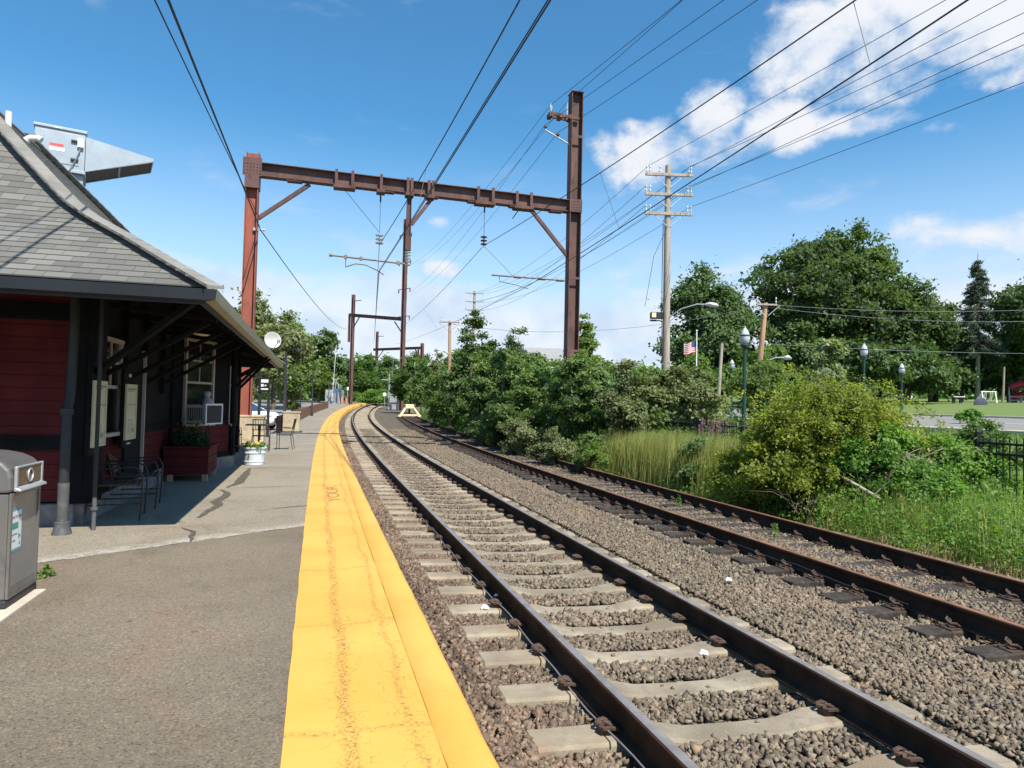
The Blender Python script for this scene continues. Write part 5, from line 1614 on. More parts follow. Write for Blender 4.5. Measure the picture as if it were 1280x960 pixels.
LABS = ['power line from the left end of the top arm of the utility pole', 'power line from the right end of the top arm of the utility pole', 'power line just inside the right end of the top pole arm', 'power line from the outer right insulator of the middle pole arm', 'power line from the inner right insulator of the middle pole arm',
        'lowest power line, from the right end of the bottom pole arm', 'power line from the left end of the middle pole arm', 'power line from the left end of the bottom pole arm']
for k, ((n_, (dx, z)), lab) in enumerate(zip(PWR, LABS)):
    if k >= 6: continue
    n_ = V(*n_); a = V(7.66, 33.84, z) + UX * dx
    wire('power_line', chain([ext(n_, a, 14), n_, a, P2[k]], [0, .04, 1.2]), .011, lab, 'power line')
for k in (6, 7):
    a = V(7.66, 33.84, PWR[k][1][1]) + UX * PWR[k][1][0]
    wire('power_line', chain([a, P2[k]], [1.2]), .011, LABS[k], 'power line')

# ---- second, distant pole, and the smaller poles
def simple_pole(nm, base, top, r0, r1, m, label, arms=(), aw=2.0, lamp=None):
    base, top = Vector(base), Vector(top)
    t_ = thing(nm, base, label, 'utility pole')
    mb = MB(); mb.tube([base, base.lerp(top, .5), top], [r0, (r0 + r1) / 2, r1], 10); mb.build('pole', M[m], t_, smooth=60)
    for d in arms: pole_arm(t_, V(top.x, top.y - r1 - .05, top.z - d), V(1, .1, 0).normalized(), aw, ((-aw * .45, 0), (aw * .45, 0)), 'wood_pole', .09)
    if lamp:
        lx, lz = lamp; mb = MB()
        mb.tube([V(top.x, top.y - .1, lz), V(top.x + lx * .5, top.y - .2, lz + .22), V(top.x + lx, top.y - .3, lz + .25)], .04, 6)
        mb.tube([V(top.x + lx * .95, top.y - .3, lz + .25), V(top.x + lx * 1.15, top.y - .3, lz + .26), V(top.x + lx * 1.35, top.y - .3, lz + .18)], [.05, .14, .06], 8); mb.build('lamp_arm', M['galv'], t_, smooth=60)
    return t_
simple_pole('utility_pole', (-5.0, 85, 0), (-4.95, 85, 15.6), .22, .16, 'wood_pole', 'distant three armed utility pole above the cedar trees', (.3, 1.35, 2.4), 2.3)
simple_pole('utility_pole', (-4.35, 48, -.2), (-4.5, 48, 7.3), .14, .10, 'wood_tan', 'tan timber pole with a street lamp arm rising behind the trackside shrubs', (.1,), 1.4, (-.75, 4.95))
simple_pole('utility_pole', (13.55, 38, .8), (14.11, 38, 7.5), .17, .13, 'wood_tan', 'leaning tan timber pole right of the green street lamp', (.12,), 1.2, (1.0, 4.2))
simple_pole('utility_pole', (9.0, 30, -.2), (9.23, 30, 4.4), .09, .07, 'wood_pole', 'short pale leaning pole between the utility pole and the green lamp', ())
wire('service_wire', chain([V(14.2, 37.9, 7.4), V(42, 40, 9.0)], [.7]), .009, 'upper pale service wire running right from the leaning pole', 'power line', None, 'wire_gray')
wire('service_wire', chain([V(14.2, 37.9, 7.25), V(42, 41, 8.4)], [.9]), .009, 'lower pale service wire running right from the leaning pole', 'power line', None, 'wire_gray')
wire('service_wire', chain([V(13.9, 37.9, 5.2), V(42, 41, 5.6)], [.3]), .009, 'low telephone wire crossing before the dark trees', 'power line', None, 'wire_gray')
wire('service_wire', chain([V(14.1, 37.9, 7.4), V(-4.5, 48, 7.1)], [1.0]), .012, 'pale wire slung from the leaning pole across to the tan pole', 'power line', None, 'wire_gray')

# ---- street lamps with globes
M['lamp_green'] = mat('dark_green_iron', (.012, .06, .05), .45, .2, .1, 3)
M['globe'] = mat('frosted_globe', (.46, .51, .54), .25, 0, .03, 3)
M['globe_cap'] = mat('dark_lamp_cap', (.05, .075, .085), .4, .3, .1, 3)
def globe_lamp(P, top, label, k=1.0):
    P = Vector(P); h = top - P.z
    t_ = thing('street_lamp', P, label, 'street lamp')
    mb = MB(); mb.lathe(P, [(.16, 0), (.16, .3), (.10, .45), (.06, .7), (.045, h - .75), (.042, h - .62)], 12); mb.build('pole', M['lamp_green'], t_, smooth=40)
    mb = MB(); mb.lathe(P + UP * (h - .64), [(.06, 0), (.11, .03), (.13, .09), (.10, .12)], 12); mb.build('collar', M['globe_cap'], t_, smooth=40)
    mb = MB(); mb.lathe(P + UP * (h - .53), [(.07, 0), (.125, .05), (.148, .16), (.144, .24)], 14); mb.build('globe', M['globe'], t_, smooth=60)
    mb = MB(); mb.lathe(P + UP * (h - .29), [(.152, -.005), (.156, .02), (.132, .045)], 14); mb.build('band', M['globe_cap'], t_, smooth=40)
    mb = MB(); mb.lathe(P + UP * (h - .245), [(.128, 0), (.104, .09), (.05, .17), (.025, .2), (.03, .22), (.005, .25)], 14); mb.build('cap', M['globe'], t_, smooth=50)
globe_lamp((6.83, 20.0, -.2), 3.95, 'green street lamp with glass globe just behind the railings')
globe_lamp((14.48, 28.0, 1.0), 4.35, 'street lamp with white globe above the big bramble bush')
globe_lamp((20.62, 36.0, 1.2), 4.15, 'street lamp with white globe by the road, before the dark wood')
globe_lamp((12.27, 38.0, .6), 4.3, 'far street lamp left of the leaning tan pole')
globe_lamp((-4.53, 60.0, -.1), 3.9, 'street lamp half hidden in the trackside shrubs below the distant pole')

# ---- crossing equipment at the platform end
cab = thing('signal_cabinet', V(-28.5, 110, grade(110) - .6), 'silver relay cabinet at the far end of the platform', 'signal cabinet')
M['silver'] = mat('dull_aluminium', (.42, .44, .46), .5, .4, .08, 1.5)
mb = MB(); mb.box(V(-28.6, 110, 1.75), 2.6, 1.6, 2.9); mb.build('cabinet', M['silver'], cab, bevel=.03)
for x in (-29.4, -28.2):
    mb = MB(); mb.box(V(x, 109.17, 1.75), 1.0, .06, 2.4); mb.build('door', M['silver'], cab, bevel=.01)
def crossing_gate(P, h, label, face):
    P = Vector(P); t_ = thing('crossing_gate', P, label, 'level crossing gate')
    mb = MB(); mb.tube([P, P + UP * 4.2], .09, 8); mb.box(P + UP * .25, .6, .6, .5); mb.build('mast', M['galv'], t_, smooth=40)
    mb = MB(); mb.box(P + V(-.35, 0, 1.1), .35, .5, .8); mb.build('motor_box', M['silver'], t_, bevel=.03)
    mb = MB(); mb.bar(P + V(-.4, -.1, .9), P + V(.0, -.1, h), .12, .05); mb.build('gate_arm', M['white'], t_)
    mb = MB(); mb.bar(P + V(-.8, -.05, 3.1), P + V(.8, -.05, 3.1), .08, .08); lb_ = mb.build('light_bar', M['steel_dark'], t_)
    for sx in (-.75, .75):
        mb = MB(); mb.lathe(P + V(sx, 0, 3.1), [(.12, -.1), (.3, 0), (.32, .04), (.30, .06)], 12, (0, -1, 0)); mb.build('flasher', M['white'] if sx > 0 else M['steel_dark'], lb_, smooth=40)
    mb = MB()
    for sg in (-1, 1): mb.bar(P + V(-.55, -.1, 3.9 - .55 * sg), P + V(.55, -.1, 3.9 + .55 * sg), .2, .03, (0, -1, 0))
    mb.build('crossbuck', M['silver'], t_)
    mb = MB(); mb.box(P + V(.15, -.12, 2.45), .8, .03, .5); mb.build('sign_plate', mat('blue_plate', (.06, .14, .38), .5), t_)
crossing_gate((-27.9, 107.5, grade(107) - .3), 9.6, 'raised level crossing gate with flashers before the silver cabinet', 1)
crossing_gate((-17.2, 98.5, grade(99) - .4), 7.6, 'raised level crossing gate on the far right of the curve, by the shrubs', 1)
mb = MB(); c = V(-16.6, 97, grade(98) - .4); mb.box(c + UP * 1.6, 1.3, 1.0, 1.2); mb.box(c + UP * .5, .8, .7, 1.0); mb.tube([c + V(-.9, 0, 0), c + V(-.9, 0, 5.0)], .1, 8)
tag(mb.build('signal_case', M['silver'], bevel=.03), 'grey signal case on a stand by the right hand crossing gate', 'signal case')
mb = MB(); mb.tube([V(-17.6, 118, 4.9 + 0), V(-22.6, 118, 5.3)], .07, 6); mb.tube([V(-17.6, 118, .3), V(-17.6, 118, 8.0)], .1, 8)
tag(mb.build('signal_mast', M['silver'], smooth=50), 'grey mast with a long horizontal arm over the far street', 'traffic signal mast')
M['orange'] = mat('orange_post', (.62, .20, .07), .6, 0, .06, 3)
for x, lab in ((-27.0, 'orange post at the end of the platform, nearer the silver cabinet'), (-26.2, 'orange post at the end of the platform, nearer the rails')):
    mb = MB(); mb.lathe(V(x, 108.0, grade(109) - .1), [(.17, 0), (.17, 1.05), (.12, 1.15), (.02, 1.18)], 10); tag(mb.build('bollard', M['orange'], smooth=40), lab, 'bollard')
for (x, y, h, lab) in ((-25.6, 106, 3.4, 'small white board on a post beside the left gantry column'), (-20.9, 112, 2.7, 'small round white sign standing beyond the far curve of the rails')):
    sgn = thing('track_sign', V(x, y, grade(107)), lab, 'sign')
    mb = MB(); mb.tube([V(x, y, grade(107) - .3), V(x, y, h - .2)], .05, 6); mb.build('post', M['galv'], sgn, smooth=40)
    mb = MB()
    if x < -22: mb.box(V(x, y - .07, h), .42, .03, .5)
    else: mb.lathe(V(x, y - .06, h), [(.30, 0), (.30, .03)], 14, (0, -1, 0))
    mb.build('plate', M['white'], sgn)
mb = MB(); mb.tube([V(-11.3, 80.0, .2), V(-11.3, 80.0, 3.4), V(-11.5, 80, 6.2)], [.06, .05, .03], 6)
tag(mb.build('slim_mast', M['white'], smooth=40), 'slim white mast standing in the shrubs behind the bumping post', 'mast')
# ================================================================== FENCE, PLANTS, TREES
M['iron'] = mat('black_iron', (.016, .017, .02), .5, .2, .1, 4)
FO = 9.0
fc_bays = []
for i, s in enumerate(np.arange(3.0, 64.0, 2.4)):
    a, b = T(s, FO, 0, False), T(s + 2.4, FO, 0, False)
    za, zb = land_z(s, FO), land_z(s + 2.4, FO)
    a = a + UP * za; b = b + UP * zb
    t_ = thing('iron_fence_panel', a, 'black iron picket fence panel standing in the greenery beyond the siding', 'fence panel', 'black picket fence panels between weeds and road')
    d = b - a
    mb = MB(); mb.box(a + UP * .72, .07, .07, 1.5); mb.lathe(a + UP * 1.47, [(.05, 0), (.05, .02), (.01, .06)], 8); mb.build('post', M['iron'], t_)
    mb = MB()
    for z in (.16, 1.12, 1.30): mb.bar(a + UP * z, b + UP * z, .035, .04)
    mb.build('rail', M['iron'], t_)
    mb = MB(); n = 20
    for k in range(1, n):
        c = a + d * (k / n)
        mb.box(c + UP * .74, .017, .017, 1.28); mb.lathe(c + UP * 1.38, [(.013, 0), (.002, .06)], 4)
    mb.build('picket', M['iron'], t_)

# leaves of several greens (real leaf colours; light and shade come from the sun)
M['lf_mid'] = leaf_mat('mid_green_leaves', (.045, .090, .026), (0.098, 0.176, 0.049), (0.163, 0.254, 0.078))
M['lf_dark'] = leaf_mat('dark_green_leaves', (0.045, 0.090, 0.030), (0.073, 0.130, 0.041), (0.119, 0.188, 0.060), .3)
M['lf_shade'] = leaf_mat('shade_tree_leaves', (.040, .074, .026), (.066, .112, .038), (.108, .160, .058), .5)
M['lf_blue'] = leaf_mat('blue_green_needles', (.036, .065, .042), (.052, .088, .055), (.08, .12, .075), .18)
M['lf_cedar'] = leaf_mat('cedar_green', (.045, .090, .026), (0.105, 0.182, 0.049), (0.189, 0.270, 0.081), .3)
M['lf_light'] = leaf_mat('light_green_leaves', (0.086, 0.144, 0.041), (0.138, 0.207, 0.063), (0.207, 0.287, 0.098))
M['lf_yell'] = leaf_mat('yellow_green_leaves', (.11, .16, .026), (.21, .265, .045), (.36, .38, .085), .5)
M['lf_vine'] = leaf_mat('bright_vine_leaves', (0.066, 0.150, 0.026), (0.120, 0.240, 0.043), (0.216, 0.336, 0.072), .42)
M['lf_pale'] = leaf_mat('pale_blossoming_leaves', (.10, .16, .06), (.22, .28, .14), (.40, .42, .28), .4)
M['lf_olive'] = leaf_mat('olive_leaves', (0.092, 0.127, 0.048), (0.144, 0.184, 0.075), (0.218, 0.253, 0.115), .32)
M['bark'] = mat('grey_brown_bark', (.13, .10, .08), .95, 0, .3, 4, .6, 18, .02, stretch=(2, 2, .4))
M['stem_green'] = mat('olive_stem', (.10, .10, .04), .8, 0, .2, 4)
M['bark_pale'] = mat('pale_bark', (.30, .26, .21), .95, 0, .25, 3, .5, 18, .02, stretch=(2, 2, .4))

def blob_clusters(lobes, dens):
    """cluster centres on and inside lobes (cx, cy, cz, rx, ry, rz); returns centres and outward normals"""
    Cc, Nn = [], []
    for cx, cy, cz, rx, ry, rz in lobes:
        k = max(4, int(dens * (rx * ry + rx * rz + ry * rz)))
        d = RNG.normal(size=(k, 3)); d /= np.linalg.norm(d, axis=1, keepdims=True)
        rad = RNG.uniform(.55, 1.06, (k, 1)) ** .6
        Cc.append(np.array([cx, cy, cz]) + d * rad * np.array([rx, ry, rz])); Nn.append(d)
    return np.concatenate(Cc), np.concatenate(Nn)
def foliage(lobes, n, leaf, dens=4.0, spread=.22, up=.35, asp=.6):
    Cc, Nn = blob_clusters(lobes, dens)
    idx = RNG.integers(0, len(Cc), n)
    r = spread * np.mean([l[3] for l in lobes])
    off = RNG.normal(0, 1, (n, 3)) * np.array([r, r, r * .65])
    off *= np.where(RNG.random((n, 1)) < .10, 1.7 if r < .5 else 1.25, 1.0)
    return leaf_quads(Cc[idx] + off, leaf, up, asp, Nn[idx]), Cc
def tree(nm, label, x, y, top, rx, n, leaf, m, base=None, lo=.2, trunk=.25, lobes=11, group=None, ry=None, bark='bark', spread=.24, dens=None, cat='tree', fork=6, zsq=1.0):
    z0 = land_at(x, y) if base is None else base
    ry = ry or rx
    h = top - z0
    t_ = thing(nm, V(x, y, z0), label, cat, group)
    cz = z0 + h * (1 + lo) / 2; rz = h * (1 - lo) / 2
    L = []
    for i in range(lobes):
        d = RNG.normal(size=3); d /= np.linalg.norm(d)
        q = RNG.random() ** .45 * .72
        k = RNG.uniform(.30, .46)
        # narrower towards the top
        zz = d[2] * q
        taper = 1 - .35 * max(0, zz) * zsq
        L.append((x + d[0] * q * rx * taper, y + d[1] * q * ry * taper, cz + zz * rz, rx * k, ry * k, rz * k * .85))
    L.append((x + RNG.normal(0, .08) * rx, y, z0 + h - rz * .36, rx * .34, ry * .34, rz * .36))
    dens = dens or 15 / max(rx * rx, .5)
    ced = m == 'lf_cedar'
    P, Cc = foliage(L, n, leaf * (1.35 if ced else 1), dens, spread, .35, .36 if ced else .6)
    # keep it above ground
    P[:, :, 2] = np.maximum(P[:, :, 2], z0 + .02)
    quads('crown', P, M[m], t_)
    mb = MB()
    j = lambda s: RNG.normal(0, s)
    tp = [V(x, y, z0 - .1), V(x + j(.03) * rx, y, z0 + h * .3), V(x + j(.05) * rx, y + j(.05) * ry, z0 + h * .6), V(x + j(.05) * rx, y, z0 + h * .88)]
    mb.tube(tp, [trunk, trunk * .75, trunk * .45, trunk * .12], 8)
    for l in sorted(L, key=lambda q: -q[3])[:fork]:
        s = RNG.uniform(.25, .6); a = tp[0].lerp(tp[3], s); e = V(l[0], l[1], l[2]); mid = a.lerp(e, .5) + V(j(.05) * rx, j(.05) * rx, h * .03)
        mb.tube([a, mid, e], [trunk * .38, trunk * .22, trunk * .06], 6)
    mb.build('trunk', M[bark], t_, smooth=60)
    return t_
def conifer(nm, label, x, y, top, r, n, m, base=None, group=None, tiers=24):
    z0 = land_at(x, y) if base is None else base; h = top - z0
    t_ = thing(nm, V(x, y, z0), label, 'tree', group)
    mb = MB(); mb.tube([V(x, y, z0 - .1), V(x, y, z0 + h * .5), V(x, y, top)], [.26, .17, .03], 8)
    Cs, Ns = [], []
    for k in range(tiers):
        f = .34 + .64 * k / tiers; zz = z0 + h * f; rr = r * (1 - (f - .34) / .68) ** .8 * RNG.uniform(.75, 1.1)
        for q in range(7):
            a = RNG.random() * 6.283; ln = rr * RNG.uniform(.7, 1.1)
            e = V(x + math.cos(a) * ln, y + math.sin(a) * ln, zz - ln * .34)
            mb.tube([V(x, y, zz), V(x, y, zz).lerp(e, .6) + UP * ln * .05, e], [.05, .03, .01], 4)
            mm = max(5, int(n * 1.6 / (tiers * 7) * rr / r * 1.4))
            tt = RNG.random(mm) ** .5
            c = np.array(V(x, y, zz))[None] * (1 - tt[:, None]) + np.array(e)[None] * tt[:, None]
            c += RNG.normal(0, 1, (mm, 3)) * np.array([.11, .11, .07]) * r * .5 + np.array([0, 0, -.06 * r])
            Cs.append(c)
    C_ = np.concatenate(Cs)
    quads('crown', leaf_quads(C_, .10, .1, .35), M[m], t_)
    mb.build('trunk', M['bark_pale'], t_, smooth=60)
    return t_

# ---- the park beyond the road
tree('shade_tree', 'huge spreading tree, tallest on the right, standing across the road', 37.0, 76, 22.9, 11.2, 120000, .22, 'lf_shade', lo=.10, trunk=.6, lobes=36, ry=8, dens=.75, spread=.13)
tree('shade_tree', 'lower spreading tree on the right flank of the huge tree', 42.3, 74, 15.5, 6.2, 50000, .20, 'lf_shade', lo=.12, trunk=.4, lobes=13, dens=1.0, spread=.22)
tree('shade_tree', 'round topped tree just right of the tall utility pole', 19.3, 68, 15.6, 5.4, 50000, .18, 'lf_dark', lo=.12, trunk=.4, lobes=14, dens=1.2, spread=.24)
tree('shade_tree', 'dark tree cut off by the right edge of the picture', 56.5, 70, 18.0, 6.6, 45000, .20, 'lf_dark', lo=.25, trunk=.45, lobes=14, dens=1.0, spread=.24)
tree('shade_tree', 'small olive tree low at the right edge before the wood', 54.0, 63, 11.6, 4.2, 14000, .24, 'lf_olive', lo=.38, trunk=.25, lobes=10)
conifer('spruce_tree', 'lone dark spruce with bare lower trunk, right of the huge tree', 48.6, 71, 18.4, 2.7, 30000, 'lf_blue')
for x, y, top, r, lab in ((27.0, 66, 9.5, 4.6, 'bushy dark tree at the foot of the huge tree, left of the white globe lamp'), (33.5, 66, 9.0, 4.2, 'bushy dark tree at the foot of the huge tree, behind the white globe lamp'), (39.5, 68, 8.5, 4.4, 'dark bushy tree behind the second white globe lamp'),
                         (45.5, 74, 9.5, 4.6, 'dark bushy tree left of the spruce trunk'), (51.5, 78, 10.5, 4.8, 'dark bushy tree right of the spruce, behind the playground'), (58.5, 80, 11.0, 5.0, 'dark bushy tree behind the red playground tubes')):
    tree('understory_tree', lab, x, y, top, r, 26000, .20, 'lf_dark', lo=.02, trunk=.25, lobes=10)
mb = MB(); mb.tube([V(47.6, 66, 2.3), V(47.75, 66, 6.2)], [.12, .09], 8); tag(mb.build('bare_trunk', M['bark_pale'], smooth=60), 'slim pale bare trunk right of the spruce, at the edge of the lawn', 'tree trunk')
# distant wood behind everything
lob = []
for k in range(90):
    a = -1.25 + 2.5 * k / 89
    R_ = RNG.uniform(190, 250); lob.append((R_ * math.sin(a), R_ * math.cos(a), 5.0 + RNG.uniform(-1, 3.0), RNG.uniform(7, 12), RNG.uniform(7, 12), RNG.uniform(5, 8)))
P, _ = foliage(lob, 60000, .9, .25, .20)
P[:, :, 2] = np.maximum(P[:, :, 2], .2)
tag(quads('far_wood', P, M['lf_mid']), 'continuous wood along the horizon behind all other trees', 'wood', kind='stuff')

# ---- trees left of the line and beyond the crossing
for nm, x, y, top, r, n, m, lab in (
    ('street_tree', -22.6, 58, 10.4, 4.6, 26000, 'lf_olive', 'large dusty green tree behind the red gantry column'),
    ('street_tree', -28.5, 62, 11.2, 4.8, 20000, 'lf_olive', 'dusty green tree behind the station eaves, left of the red column'),
    ('street_tree', -25.2, 72, 10.9, 4.6, 20000, 'lf_olive', 'dusty green tree right of the satellite dish'),
    ('street_tree', -26.8, 81, 11.0, 4.2, 18000, 'lf_light', 'paler green tree behind the far platform lamp posts'),
    ('street_tree', -33.5, 99, 11.6, 5.2, 16000, 'lf_mid', 'green tree behind the thin gate mast'),
    ('street_tree', -33.0, 122, 14.2, 5.6, 14000, 'lf_dark', 'dark round tree top above the silver cabinet'),
    ('street_tree', -27.5, 128, 10.0, 4.6, 14000, 'lf_mid', 'bushy tree behind the second gantry column'),
    ('street_tree', -33.5, 118, 8.5, 4.4, 12000, 'lf_light', 'light green tree left of the silver cabinet'),
    ('street_tree', -30.0, 165, 13.0, 5.5, 11000, 'lf_mid', 'distant tree in the gap over the curve of the rails'),
    ('street_tree', -22.5, 160, 13.5, 5.5, 11000, 'lf_dark', 'distant dark tree left of the tall far column'),
    ('street_tree', -15.5, 150, 12.5, 5.0, 11000, 'lf_olive', 'distant olive tree right of the tall far column'),
    ('street_tree', -9.5, 130, 12.0, 4.6, 11000, 'lf_mid', 'distant tree left of the tan pole'),
    ('street_tree', -19.8, 62, 4.6, 1.5, 5000, 'lf_light', 'small young tree on the grass beyond the car park')):
    tree(nm, lab, x, y, top, r, n, .26 if y > 85 else .18, m, lo=.10, trunk=.28, lobes=13, base=grade(track_of(x, y)[0]) - .3)
# low growth at the far end of the tracks
for k, (x, y, r, lab) in enumerate(((-22.8, 118, 1.8, 'low bright bush on the inside of the far curve'), (-25.2, 121, 1.6, 'low bright bush left of the far curve'), (-19.6, 122, 2.0, 'low bright bush right of the far curve'))):
    tree('low_bush', lab, x, y, 3.4, r * 1.8, 5000, .16, 'lf_vine', lo=0, trunk=.1, lobes=7, base=grade(115), cat='bush')

# ---- shrubs between the siding and the fence
for nm, x, y, top, r, n, leaf, m, lab in (
    ('cedar_bush', 3.9, 23.2, 3.1, 1.35, 14000, .060, 'lf_olive', 'greyish bush in front of the tall utility pole'),
    ('cedar_bush', 2.5, 25.0, 3.3, 1.5, 17000, .062, 'lf_cedar', 'feathery dark green cedar right of the tall rusty column'),
    ('cedar_bush', 5.8, 24.0, 3.0, 1.5, 13000, .065, 'lf_olive', 'loose greyish bush below the small flag'),
    ('cedar_bush', 1.0, 27.6, 2.9, 1.5, 17000, .062, 'lf_cedar', 'feathery cedar at the foot of the tall rusty column'),
    ('cedar_bush', -.3, 31.0, 4.0, 1.7, 17000, .070, 'lf_cedar', 'feathery cedar left of the tall rusty column'),
    ('cedar_bush', -1.5, 35.5, 4.3, 1.6, 15000, .075, 'lf_cedar', 'feathery cedar in front of the tallest trackside tree'),
    ('locust_tree', -2.4, 40.0, 6.9, 1.8, 16000, .085, 'lf_dark', 'tallest trackside tree, pointed, left of the blue house'),
    ('locust_tree', .3, 41.5, 6.4, 1.8, 9000, .085, 'lf_dark', 'open branched trackside tree next to the blue house'),
    ('locust_tree', 3.5, 33.5, 6.1, 1.15, 9000, .075, 'lf_light', 'slender tree topping the bushes right of the tall rusty column'),
    ('cedar_bush', -2.5, 44.5, 4.2, 1.7, 13000, .085, 'lf_mid', 'dark bush right of the tan pole'),
    ('cedar_bush', -5.6, 50.0, 3.9, 1.8, 12000, .09, 'lf_light', 'yellowish bush left of the tan pole'),
    ('cedar_bush', -5.6, 57.5, 4.3, 2.0, 12000, .10, 'lf_mid', 'dark bush right of the bumping post'),
    ('cedar_bush', -10.6, 80.0, 6.4, 2.2, 12000, .11, 'lf_cedar', 'dark cedar just behind the bumping post'),
    ('cedar_bush', -12.6, 84.0, 7.2, 2.7, 13000, .14, 'lf_mid', 'tall dark bush beneath the far gantry column'),
    ('low_shrub', 2.25, 19.6, .75, .62, 5000, .035, 'lf_light', 'small grey green shrub at the edge of the siding'),
    ('low_shrub', 1.45, 22.3, .75, .85, 6000, .04, 'lf_olive', 'low weedy shrub left of the small grey green one'),
    ('low_shrub', .25, 26.0, .95, 1.0, 6000, .045, 'lf_olive', 'low weedy shrub beside the siding below the cedars'),
    ('low_shrub', -1.3, 31.0, .95, 1.1, 6000, .05, 'lf_cedar', 'low green shrub beside the far part of the siding'),
    ('dark_shrub', 4.45, 16.4, .75, .85, 7000, .045, 'lf_dark', 'dark low shrub between the tall grass and the bramble bush'),
    ('pale_tree', 13.9, 30.0, 4.9, 1.15, 7000, .085, 'lf_pale', 'small pale blossoming tree behind the big bramble bush'),
    ('roadside_bush', 12.2, 33.5, 3.9, 1.9, 10000, .09, 'lf_light', 'light green roadside bush left of the pale blossoming tree'),
    ('roadside_bush', 10.3, 26.5, 1.9, .9, 5000, .07, 'lf_mid', 'small green roadside bush near the green street lamp'),
    ('roadside_bush', 17.6, 26.0, 1.7, .55, 2500, .05, 'lf_vine', 'small leafy bush on the verge below the oval sign')):
    tree(nm, lab, x, y, top, r, int(n * 1.35), leaf, m, lo=.0 if top < 5 else .08, trunk=.05 + .012 * top, lobes=9, cat='tree' if 'tree' in nm else 'bush', spread=.24, dens=24 / (r * r) if r > .7 else None)
for x, y, top, r, m in ((4.8, 24.6, 2.9, 1.5, 'lf_mid'), (3.3, 27.2, 3.2, 1.6, 'lf_cedar'), (2.0, 30.0, 3.5, 1.7, 'lf_mid'), (.8, 33.8, 3.9, 1.8, 'lf_cedar'), (-.6, 38.0, 4.3, 1.9, 'lf_mid'), (-1.0, 43.5, 4.7, 2.0, 'lf_cedar'), (-3.9, 49.0, 4.4, 2.0, 'lf_mid'), (-4.0, 54.5, 4.6, 2.1, 'lf_cedar'), (6.8, 25.5, 2.9, 1.5, 'lf_olive'), (-5.4, 62.0, 5.0, 2.3, 'lf_mid'), (-6.2, 71.0, 5.4, 2.5, 'lf_cedar')):
    tree('dense_shrub', 'dense green shrub in the second row, behind the trackside cedars and bushes', x, y, top, r, 13000, .055 + y * .0011, m, lo=0, trunk=.07, lobes=9, group='second row of shrubs behind the trackside cedars', cat='bush', dens=24 / (r * r))
for x, y, top, r, lab in ((15.5, 60, 6.2, 4.0, 'low bushy tree beneath the round topped tree right of the utility pole'), (22.5, 62, 7.0, 4.0, 'low bushy tree between the round topped tree and the huge tree'), (8.5, 62, 5.5, 3.4, 'low bushy tree far behind the flagpole'), (3.0, 84, 6.2, 4.2, 'low bushy tree beside the blue house, left of the utility pole')):
    tree('understory_tree', lab, x, y, top, r, 20000, .17, 'lf_mid', lo=.0, trunk=.2, lobes=10)
for x, y, top, r, lab, m in ((26.0, 84, 16.5, 5.5, 'tall tree behind the gap between the round topped tree and the huge tree', 'lf_dark'), (47.5, 88, 15.5, 5.6, 'tall tree behind the left side of the spruce', 'lf_mid'), (53.5, 86, 16.0, 5.6, 'tall tree behind the right side of the spruce', 'lf_dark'), (61.0, 78, 17.0, 6.0, 'tall tree at the very edge of the picture behind the red slide', 'lf_mid')):
    tree('shade_tree', lab, x, y, top, r, 34000, .21, m, lo=.06, trunk=.4, lobes=15, dens=1.0)
# overgrowth filling the strip below the shrubs
def ground_cover(name, m, label, n, s0, s1, o0, o1, hmin, hmax, leaf, cat='undergrowth', clump=.35):
    nc = max(10, n // 60)
    S = RNG.uniform(s0, s1, nc) ; O = RNG.uniform(o0, o1, nc)
    if s1 - s0 > 20:
        S = s0 + (s1 - s0) * RNG.random(nc) ** 1.6
    idx = RNG.integers(0, nc, n)
    s = S[idx] + RNG.normal(0, clump, n); o = O[idx] + RNG.normal(0, clump, n)
    hh = RNG.uniform(hmin, hmax, nc)[idx] * RNG.random(n) ** .8
    x = np.interp(s, TS, _cx); y = np.interp(s, TS, _cy); h = np.interp(s, TS, _h)
    z = np.interp(o, _SEC_O, _SEC_Z) + np.array([grade(q) for q in s])
    C_ = np.stack([x + o * np.cos(h), y - o * np.sin(h), z + hh], 1)
    return tag(quads(name, leaf_quads(C_, leaf, .5), M[m]), label, cat, kind='stuff')
ground_cover('undergrowth', 'lf_mid', 'tangled undergrowth below the trackside shrubs', 44000, 20, 76, 6.2, 9.2, .3, 1.2, .075)
ground_cover('undergrowth', 'lf_dark', 'dark low growth behind the fence towards the road', 12000, 18, 60, 9.2, 12.5, .3, 1.3, .085)
ground_cover('weeds', 'lf_vine', 'bright leafy weeds along the siding, right of the picture', 46000, 3.0, 15.5, 5.95, 8.4, .12, .85, .030, 'weeds', .22)
ground_cover('weeds', 'lf_light', 'low weeds creeping onto the far rail of the siding', 3500, 14, 40, 5.6, 6.4, .05, .3, .03, 'weeds', .18)
ground_cover('weeds', 'lf_vine', 'broad leaved weeds under the railings', 12000, 4, 16, 7.6, 9.0, .2, .8, .04, 'weeds', .25)

